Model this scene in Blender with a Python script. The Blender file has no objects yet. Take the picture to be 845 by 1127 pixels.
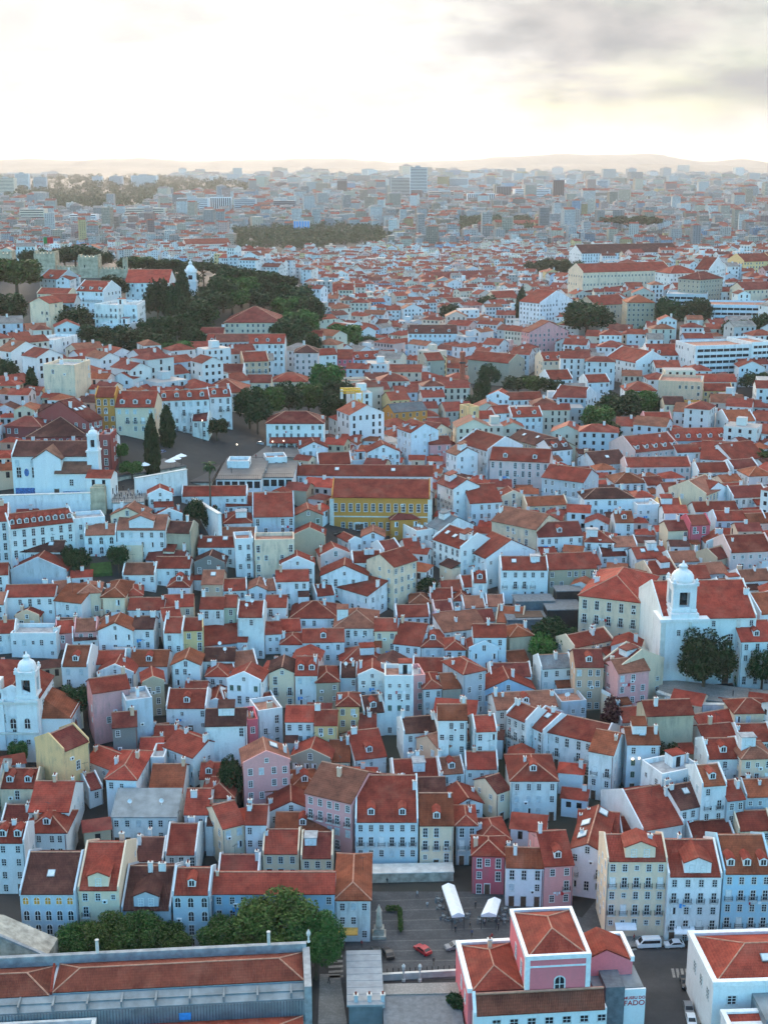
import bpy, math, random
import numpy as np
from mathutils import Vector, Matrix
random.seed(7)
RNG = np.random.default_rng(11)
scene = bpy.context.scene
C = bpy.data.collections.new('Place'); scene.collection.children.link(C)
PI = math.pi; R = math.radians

# ------------------------------------------------------------------ camera
F, CX, CY, PITCH, H = 1450.0, 422.5, 563.5, R(14.5), 118.0
sp, cp = math.sin(PITCH), math.cos(PITCH)
def ray(px, py):
    u, v = (px - CX) / F, (py - CY) / F
    return Vector((u, cp - v * sp, -sp - v * cp))
cam = bpy.data.cameras.new('Camera'); co = bpy.data.objects.new('Camera', cam); C.objects.link(co)
co.location = (0, 0, H); co.rotation_euler = (PI / 2 - PITCH, 0, 0)
cam.sensor_fit = 'VERTICAL'; cam.sensor_height = 24.0; cam.lens = 24.0 * F / 1127.0
cam.clip_start = 1.0; cam.clip_end = 60000.0
scene.camera = co

# ------------------------------------------------------------------ terrain
_ROWS = [1127, 1060, 960, 900, 800, 700, 620, 560, 500, 450, 400, 350, 310, 285]
_COLS = [0, 130, 270, 420, 560, 700, 845]
_Z = [[0, 0, 0, 0, 0, 0, 0], [0, 0, 0, 0, 0, 0, 0], [0, 0, 0, 0, 0, 0, 0], [3, 3, 3, 3, 3, 4, 5], [9, 9, 8, 8, 8, 9, 10],
      [18, 17, 15, 14, 14, 16, 17], [28, 27, 25, 23, 22, 22, 23], [37, 38, 33, 28, 25, 25, 26], [44, 45, 38, 29, 27, 28, 29],
      [49, 50, 42, 28, 28, 31, 32], [48, 47, 42, 27, 29, 36, 38], [54, 55, 52, 24, 26, 44, 46], [62, 63, 60, 18, 22, 50, 50],
      [65, 66, 55, 15, 20, 50, 48]]
GD = np.exp(np.linspace(math.log(60), math.log(18000), 300))
GA = np.linspace(-0.5, 0.5, 81)
def _column(j):
    d, z = [60], [0.0]
    for py, row in zip(_ROWS, _Z):
        r = ray(CX, py); dd = (H - row[j]) / (-r.z / r.y)
        if dd > d[-1] + 5: d.append(dd); z.append(row[j])
    for dd, zz in ((2100, 22), (2600, 29), (3500, 42), (4500, 56), (6000, 72), (9000, 84), (18000, 100)):
        if dd > d[-1] * 1.18: d.append(dd); z.append(zz)
        if len(d) > 2 and d[-1] == dd and dd == 2100 and d[-2] < 1300:
            d.insert(-1, d[-2] * 1.45); z.insert(-1, 14)
    return np.interp(GD, d, z)
_cols = np.array([_column(j) for j in range(7)])
_ca = np.array([(c - CX) / F for c in _COLS])
GZ = np.array([[np.interp(a, _ca, _cols[:, i]) for a in GA] for i in range(len(GD))])
_k = np.array([1, 2, 3, 2, 1]) / 9.0
for _ in range(1):
    GZ = np.array([np.convolve(np.pad(GZ[:, j], 2, mode='edge'), _k, 'valid') for j in range(GZ.shape[1])]).T
    GZ = np.array([np.convolve(np.pad(GZ[i], 2, mode='edge'), _k, 'valid') for i in range(GZ.shape[0])])
GZ[GD < 203] = 0
_L0, _L1 = math.log(60), math.log(18000)
def TV(x, y):
    x = np.asarray(x, float); y = np.maximum(np.asarray(y, float), 60.0)
    a = np.clip((x / y + 0.5) * 80, 0, 79.999); t = np.clip((np.log(y) - _L0) / (_L1 - _L0) * 299, 0, 298.999)
    i = t.astype(int); j = a.astype(int); ft = t - i; fa = a - j
    return (GZ[i, j] * (1 - ft) * (1 - fa) + GZ[i + 1, j] * ft * (1 - fa) + GZ[i, j + 1] * (1 - ft) * fa + GZ[i + 1, j + 1] * ft * fa)
def T(x, y): return float(TV(x, y))
_SD = np.exp(np.linspace(math.log(70), math.log(16000), 2500))
def at(px, py, h=0.0):
    """where the sight line of a photo pixel meets the surface h metres above the terrain"""
    r = ray(px, py); k = _SD / r.y
    g = H + r.z * k - TV(r.x * k, _SD) - h
    i = np.nonzero(g <= 0)[0]
    if len(i) == 0: i = len(_SD) - 1
    else: i = i[0]
    if i == 0: kk = k[0]
    else:
        a, b = g[i - 1], g[i]; f = a / (a - b) if a != b else 0
        kk = k[i - 1] + (k[i] - k[i - 1]) * min(max(f, 0), 1)
    return Vector((r.x * kk, r.y * kk, H + r.z * kk))
def on(px, py, z):
    r = ray(px, py); k = (z - H) / r.z
    return Vector((r.x * k, r.y * k, z))
def scale_at(P):
    dz = P.y * cp + (H - P.z) * sp
    return F / dz, math.atan2(H - P.z, math.hypot(P.x, P.y))

# ------------------------------------------------------------------ materials
def nodes(name):
    m = bpy.data.materials.new(name); m.use_nodes = True
    nt = m.node_tree; b = nt.nodes['Principled BSDF']
    return m, nt, b
def N(nt, t, **kw):
    n = nt.nodes.new(t)
    for k, v in kw.items(): setattr(n, k, v)
    return n
def mixc(nt, fac, a, b, mode='MIX'):
    n = N(nt, 'ShaderNodeMix', data_type='RGBA', blend_type=mode)
    for s, v in ((n.inputs[0], fac), (n.inputs[6], a), (n.inputs[7], b)):
        if hasattr(v, 'is_output'): nt.links.new(v, s)
        elif isinstance(v, (int, float)): s.default_value = v
        else: s.default_value = (*v, 1)
    return n.outputs[2]
def ramp(nt, fac, p0, p1, c0=(0, 0, 0), c1=(1, 1, 1)):
    n = N(nt, 'ShaderNodeValToRGB'); nt.links.new(fac, n.inputs[0])
    e = n.color_ramp.elements; e[0].position = p0; e[1].position = p1
    e[0].color = (*c0, 1); e[1].color = (*c1, 1)
    return n.outputs[0]
def noise(nt, vec, scale, detail=4, rough=.55):
    n = N(nt, 'ShaderNodeTexNoise'); n.inputs['Scale'].default_value = scale
    n.inputs['Detail'].default_value = detail; n.inputs['Roughness'].default_value = rough
    if vec is not None: nt.links.new(vec, n.inputs['Vector'])
    return n.outputs['Fac']
def mapping(nt, vec, sc=(1, 1, 1), add=None):
    n = N(nt, 'ShaderNodeMapping'); n.inputs['Scale'].default_value = sc; nt.links.new(vec, n.inputs[0])
    if add is not None: nt.links.new(add, n.inputs['Location'])
    return n.outputs[0]
def math_(nt, op, a, b=None):
    n = N(nt, 'ShaderNodeMath', operation=op)
    for s, v in ((n.inputs[0], a), (n.inputs[1], b)):
        if v is None: continue
        if hasattr(v, 'is_output'): nt.links.new(v, s)
        else: s.default_value = v
    return n.outputs[0]
def simple(name, col, rough=.7, metal=0.0, var=.25, sc=1.5, spec=.3):
    m, nt, b = nodes(name)
    tc = N(nt, 'ShaderNodeTexCoord'); f = noise(nt, tc.outputs['Object'], sc, 3)
    lo = tuple(c * (1 - var) for c in col); hi = tuple(min(1, c * (1 + var)) for c in col)
    nt.links.new(ramp(nt, f, .3, .7, lo, hi), b.inputs['Base Color'])
    b.inputs['Roughness'].default_value = rough; b.inputs['Metallic'].default_value = metal
    b.inputs['Specular IOR Level'].default_value = spec
    return m
def plaster_mat(name, source):
    m, nt, b = nodes(name)
    tc = N(nt, 'ShaderNodeTexCoord'); oi = N(nt, 'ShaderNodeObjectInfo')
    if source == 'object':
        col, amt = oi.outputs['Color'], oi.outputs['Alpha']
        rnd = math_(nt, 'MULTIPLY', oi.outputs['Random'], 90.0)
        v = mapping(nt, tc.outputs['Object'], (1, 1, 1), rnd)
    else:
        at_ = N(nt, 'ShaderNodeAttribute', attribute_name='paint'); col, amt = at_.outputs['Color'], None
        v = tc.outputs['Object']
    streak = noise(nt, mapping(nt, v, (.9, .9, .16)), 1.0, 5, .65)
    blot = noise(nt, v, .35, 4, .6)
    fine = noise(nt, v, 3.0, 3)
    s = math_(nt, 'MULTIPLY', ramp(nt, streak, .44, .70), ramp(nt, blot, .38, .62))
    s = math_(nt, 'MULTIPLY', s, amt if amt is not None else .25)
    dirty = mixc(nt, .7, col, (.20, .185, .165), 'MIX')
    c = mixc(nt, s, col, dirty)
    c = mixc(nt, .4, c, ramp(nt, blot, .3, .75, (.78, .78, .78), (1, 1, 1)), 'MULTIPLY')
    c = mixc(nt, .3, c, ramp(nt, fine, .3, .7, (.75, .75, .74), (1, 1, 1)), 'MULTIPLY')
    nt.links.new(c, b.inputs['Base Color']); b.inputs['Roughness'].default_value = .85
    b.inputs['Specular IOR Level'].default_value = .15
    return m
def tile_mat(name, source, base=None):
    m, nt, b = nodes(name)
    tc = N(nt, 'ShaderNodeTexCoord'); oi = N(nt, 'ShaderNodeObjectInfo')
    rnd = math_(nt, 'MULTIPLY', oi.outputs['Random'], 77.0)
    if source == 'object': col = oi.outputs['Color']; v = mapping(nt, tc.outputs['Object'], (1, 1, 1), rnd)
    elif source == 'paint':
        col = N(nt, 'ShaderNodeAttribute', attribute_name='paint').outputs['Color']; v = tc.outputs['Object']
    else:
        col = None; v = mapping(nt, tc.outputs['Object'], (1, 1, 1), rnd)
    if col is None:
        rgb = N(nt, 'ShaderNodeRGB'); rgb.outputs[0].default_value = (*base, 1); col = rgb.outputs[0]
    uv = N(nt, 'ShaderNodeUVMap', uv_map='UVMap').outputs[0]
    rows = N(nt, 'ShaderNodeTexWave', wave_type='BANDS', bands_direction='Y', wave_profile='SAW'); rows.inputs['Scale'].default_value = .72
    rows.inputs['Distortion'].default_value = .6; rows.inputs['Detail'].default_value = 1
    cols = N(nt, 'ShaderNodeTexWave', wave_type='BANDS', bands_direction='X'); cols.inputs['Scale'].default_value = 1.25
    if source != 'paint':
        nt.links.new(uv, rows.inputs['Vector']); nt.links.new(uv, cols.inputs['Vector'])
    patch = noise(nt, v, .45, 5, .62)
    fine = noise(nt, mapping(nt, uv, (2.2, 1.1, 1)) if source != 'paint' else v, 1.6, 4, .7)
    moss = noise(nt, v, .9, 6, .7)
    c = mixc(nt, .75, col, ramp(nt, patch, .33, .68, (.46, .44, .44), (1.30, 1.26, 1.18)), 'MULTIPLY')
    c = mixc(nt, .7, c, ramp(nt, fine, .3, .7, (.62, .60, .58), (1.2, 1.2, 1.2)), 'MULTIPLY')
    fade = noise(nt, mapping(nt, v, (1, 1, 1), None), .22, 4, .6)
    c = mixc(nt, math_(nt, 'MULTIPLY', ramp(nt, fade, .52, .70), .30), c, (.30, .14, .10))
    c = mixc(nt, math_(nt, 'MULTIPLY', ramp(nt, moss, .56, .76), .45), c, (.11, .07, .04))
    if source != 'paint':
        c = mixc(nt, .45, c, ramp(nt, rows.outputs['Fac'], 0, .9, (.62, .6, .6), (1.1, 1.1, 1.1)), 'MULTIPLY')
        bump = N(nt, 'ShaderNodeBump'); bump.inputs['Strength'].default_value = .5; bump.inputs['Distance'].default_value = .12
        nt.links.new(math_(nt, 'ADD', cols.outputs['Fac'], fine), bump.inputs['Height']); nt.links.new(bump.outputs[0], b.inputs['Normal'])
    nt.links.new(c, b.inputs['Base Color']); b.inputs['Roughness'].default_value = .85; b.inputs['Specular IOR Level'].default_value = .15
    return m
M = {}
M['plaster'] = plaster_mat('plaster', 'object'); M['plaster_far'] = plaster_mat('plaster_far', 'paint')
M['tile'] = tile_mat('roof_tile', 'object'); M['tile_far'] = tile_mat('roof_tile_far', 'paint')
M['tile_red'] = tile_mat('roof_tile_red', 'fixed', (.30, .056, .038))
M['mortar'] = simple('ridge_mortar', (.42, .22, .15), .9)
M['trim'] = simple('window_trim', (.62, .62, .60), .7)
M['white'] = simple('white_paint', (.78, .78, .76), .6, var=.1)
M['glass'] = simple('window_glass', (.018, .024, .03), .12, var=.4, sc=.6, spec=.5)
M['blind'] = simple('window_blind', (.50, .56, .58), .7)
M['shutter_green'] = simple('shutter_green', (.05, .11, .08), .6)
M['shutter_orange'] = simple('shutter_orange', (.62, .27, .03), .6)
M['iron'] = simple('wrought_iron', (.03, .035, .04), .6)
M['dark'] = simple('dark_opening', (.02, .02, .022), .9)
M['stone'] = simple('stone', (.40, .36, .29), .9, var=.4, sc=.8)
M['coping'] = simple('grey_coping', (.30, .31, .31), .9, var=.3, sc=.8)
M['limestone'] = simple('limestone', (.62, .60, .55), .85, var=.18, sc=.7)
M['metal_grey'] = simple('sheet_metal', (.20, .235, .25), .55, .2, var=.25, sc=.5)
M['slate'] = simple('slate_grey', (.13, .15, .165), .7)
M['wood'] = simple('wood_door', (.10, .06, .04), .7)
M['canvas'] = simple('white_canvas', (.80, .82, .84), .8, var=.06)
M['awning_orange'] = simple('awning_orange', (.7, .36, .08), .8)
M['blue'] = simple('blue_cover', (.04, .30, .68), .6)
M['azulejo'] = simple('blue_tile_panel', (.06, .16, .38), .4, var=.7, sc=3)
M['red_paint'] = simple('red_paint', (.50, .02, .03), .35)
M['bark'] = simple('bark', (.10, .075, .05), .95, var=.4, sc=3)
M['tyre'] = simple('tyre', (.02, .02, .02), .9)

# ------------------------------------------------------------------ mesh builder
class MB:
    def __init__(s): s.v, s.f, s.m = [], [], []
    def poly(s, pts, m=0):
        b = len(s.v); s.v.extend([tuple(p) for p in pts]); s.f.append(tuple(range(b, b + len(pts)))); s.m.append(m)
    def mesh(s, vs, fs, m=0):
        b = len(s.v); s.v.extend([tuple(p) for p in vs])
        for f in fs: s.f.append(tuple(b + i for i in f)); s.m.append(m)
    def box(s, x0, y0, z0, x1, y1, z1, m=0, top=None):
        vs = [(x0, y0, z0), (x1, y0, z0), (x1, y1, z0), (x0, y1, z0), (x0, y0, z1), (x1, y0, z1), (x1, y1, z1), (x0, y1, z1)]
        fs = [(0, 1, 5, 4), (1, 2, 6, 5), (2, 3, 7, 6), (3, 0, 4, 7), (3, 2, 1, 0)]
        s.mesh(vs, fs, m); s.mesh(vs[4:], [(0, 1, 2, 3)], m if top is None else top)
    def prism(s, prof, a0, a1, axis, m=0):
        """closed profile [(u,z)] extruded along x (axis 0, u=y) or y (axis 1, u=x)"""
        n = len(prof)
        f0 = [(a0, u, z) if axis == 0 else (u, a0, z) for u, z in prof]
        f1 = [(a1, u, z) if axis == 0 else (u, a1, z) for u, z in prof]
        b = len(s.v); s.v.extend(f0 + f1)
        for i in range(n):
            j = (i + 1) % n; q = (b + i, b + j, b + n + j, b + n + i)
            s.f.append(q if axis == 1 else q[::-1]); s.m.append(m)
        e0, e1 = tuple(b + i for i in range(n)), tuple(b + n + i for i in range(n))
        s.f.append(e0[::-1] if axis == 1 else e0); s.m.append(m); s.f.append(e1 if axis == 1 else e1[::-1]); s.m.append(m)
    def tube(s, p, q, r0, r1, n=6, m=0):
        p, q = Vector(p), Vector(q); d = (q - p)
        if d.length < 1e-6: return
        d.normalize(); a = d.orthogonal().normalized(); c = d.cross(a); b = len(s.v)
        for P, r in ((p, r0), (q, r1)):
            for i in range(n):
                t = 2 * PI * i / n; s.v.append(tuple(P + a * (r * math.cos(t)) + c * (r * math.sin(t))))
        for i in range(n):
            j = (i + 1) % n; s.f.append((b + i, b + j, b + n + j, b + n + i)); s.m.append(m)
        s.f.append(tuple(b + i for i in range(n))[::-1]); s.m.append(m); s.f.append(tuple(b + n + i for i in range(n))); s.m.append(m)
    def lathe(s, prof, n=12, c=(0, 0), m=0):
        b = len(s.v)
        for r, z in prof:
            for i in range(n):
                t = 2 * PI * (i + .5) / n; s.v.append((c[0] + r * math.cos(t), c[1] + r * math.sin(t), z))
        for k in range(len(prof) - 1):
            for i in range(n):
                j = (i + 1) % n; s.f.append((b + k * n + i, b + k * n + j, b + (k + 1) * n + j, b + (k + 1) * n + i)); s.m.append(m)
        s.f.append(tuple(b + i for i in range(n))[::-1]); s.m.append(m)
        k = len(prof) - 1; s.f.append(tuple(b + k * n + i for i in range(n))); s.m.append(m)
    def data(s, name, mats, uv=True):
        me = bpy.data.meshes.new(name); me.from_pydata(s.v, [], s.f)
        for m in mats: me.materials.append(M[m] if isinstance(m, str) else m)
        me.polygons.foreach_set('material_index', s.m)
        if uv:
            co_ = []
            for f in s.f:
                a, b, c = (Vector(s.v[i]) for i in f[:3]); n = (b - a).cross(c - a)
                if len(f) > 3 and n.length < 1e-9: n = (c - a).cross(Vector(s.v[f[3]]) - a)
                n = n.normalized() if n.length > 1e-9 else Vector((0, 0, 1))
                t = Vector((0, 0, 1)).cross(n); t = t.normalized() if t.length > 1e-3 else Vector((1, 0, 0)); w = n.cross(t)
                for i in f: p = Vector(s.v[i]); co_ += [p.dot(t), p.dot(w)]
            l = me.uv_layers.new(name='UVMap'); l.data.foreach_set('uv', co_)
        me.update(); return me
    def build(s, name, mats, parent=None, color=None, uv=True):
        return put(name, s.data(name, mats, uv), parent, color=color)
def put(name, data, parent=None, loc=None, rz=0, sc=None, color=None):
    o = bpy.data.objects.new(name, data); C.objects.link(o)
    if parent is not None: o.parent = parent
    if loc is not None: o.location = loc
    if rz: o.rotation_euler = (0, 0, rz)
    if sc is not None: o.scale = sc
    if color is not None: o.color = color
    return o
def tag(o, label=None, cat=None, group=None, kind=None):
    if label: o['label'] = label
    if cat: o['category'] = cat
    if group: o['group'] = group
    if kind: o['kind'] = kind
    return o
def thing(name, loc, rz, label, cat, group=None):
    return tag(put(name, None, None, loc, rz), label, cat, group)
KIDS = {}
def copy_tree(o, parent=None):
    c = o.copy(); C.objects.link(c)
    if parent is not None: c.parent = parent; c.matrix_parent_inverse = o.matrix_parent_inverse
    for ch in KIDS.get(o.name) or list(o.children): copy_tree(ch, c)
    return c

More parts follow.
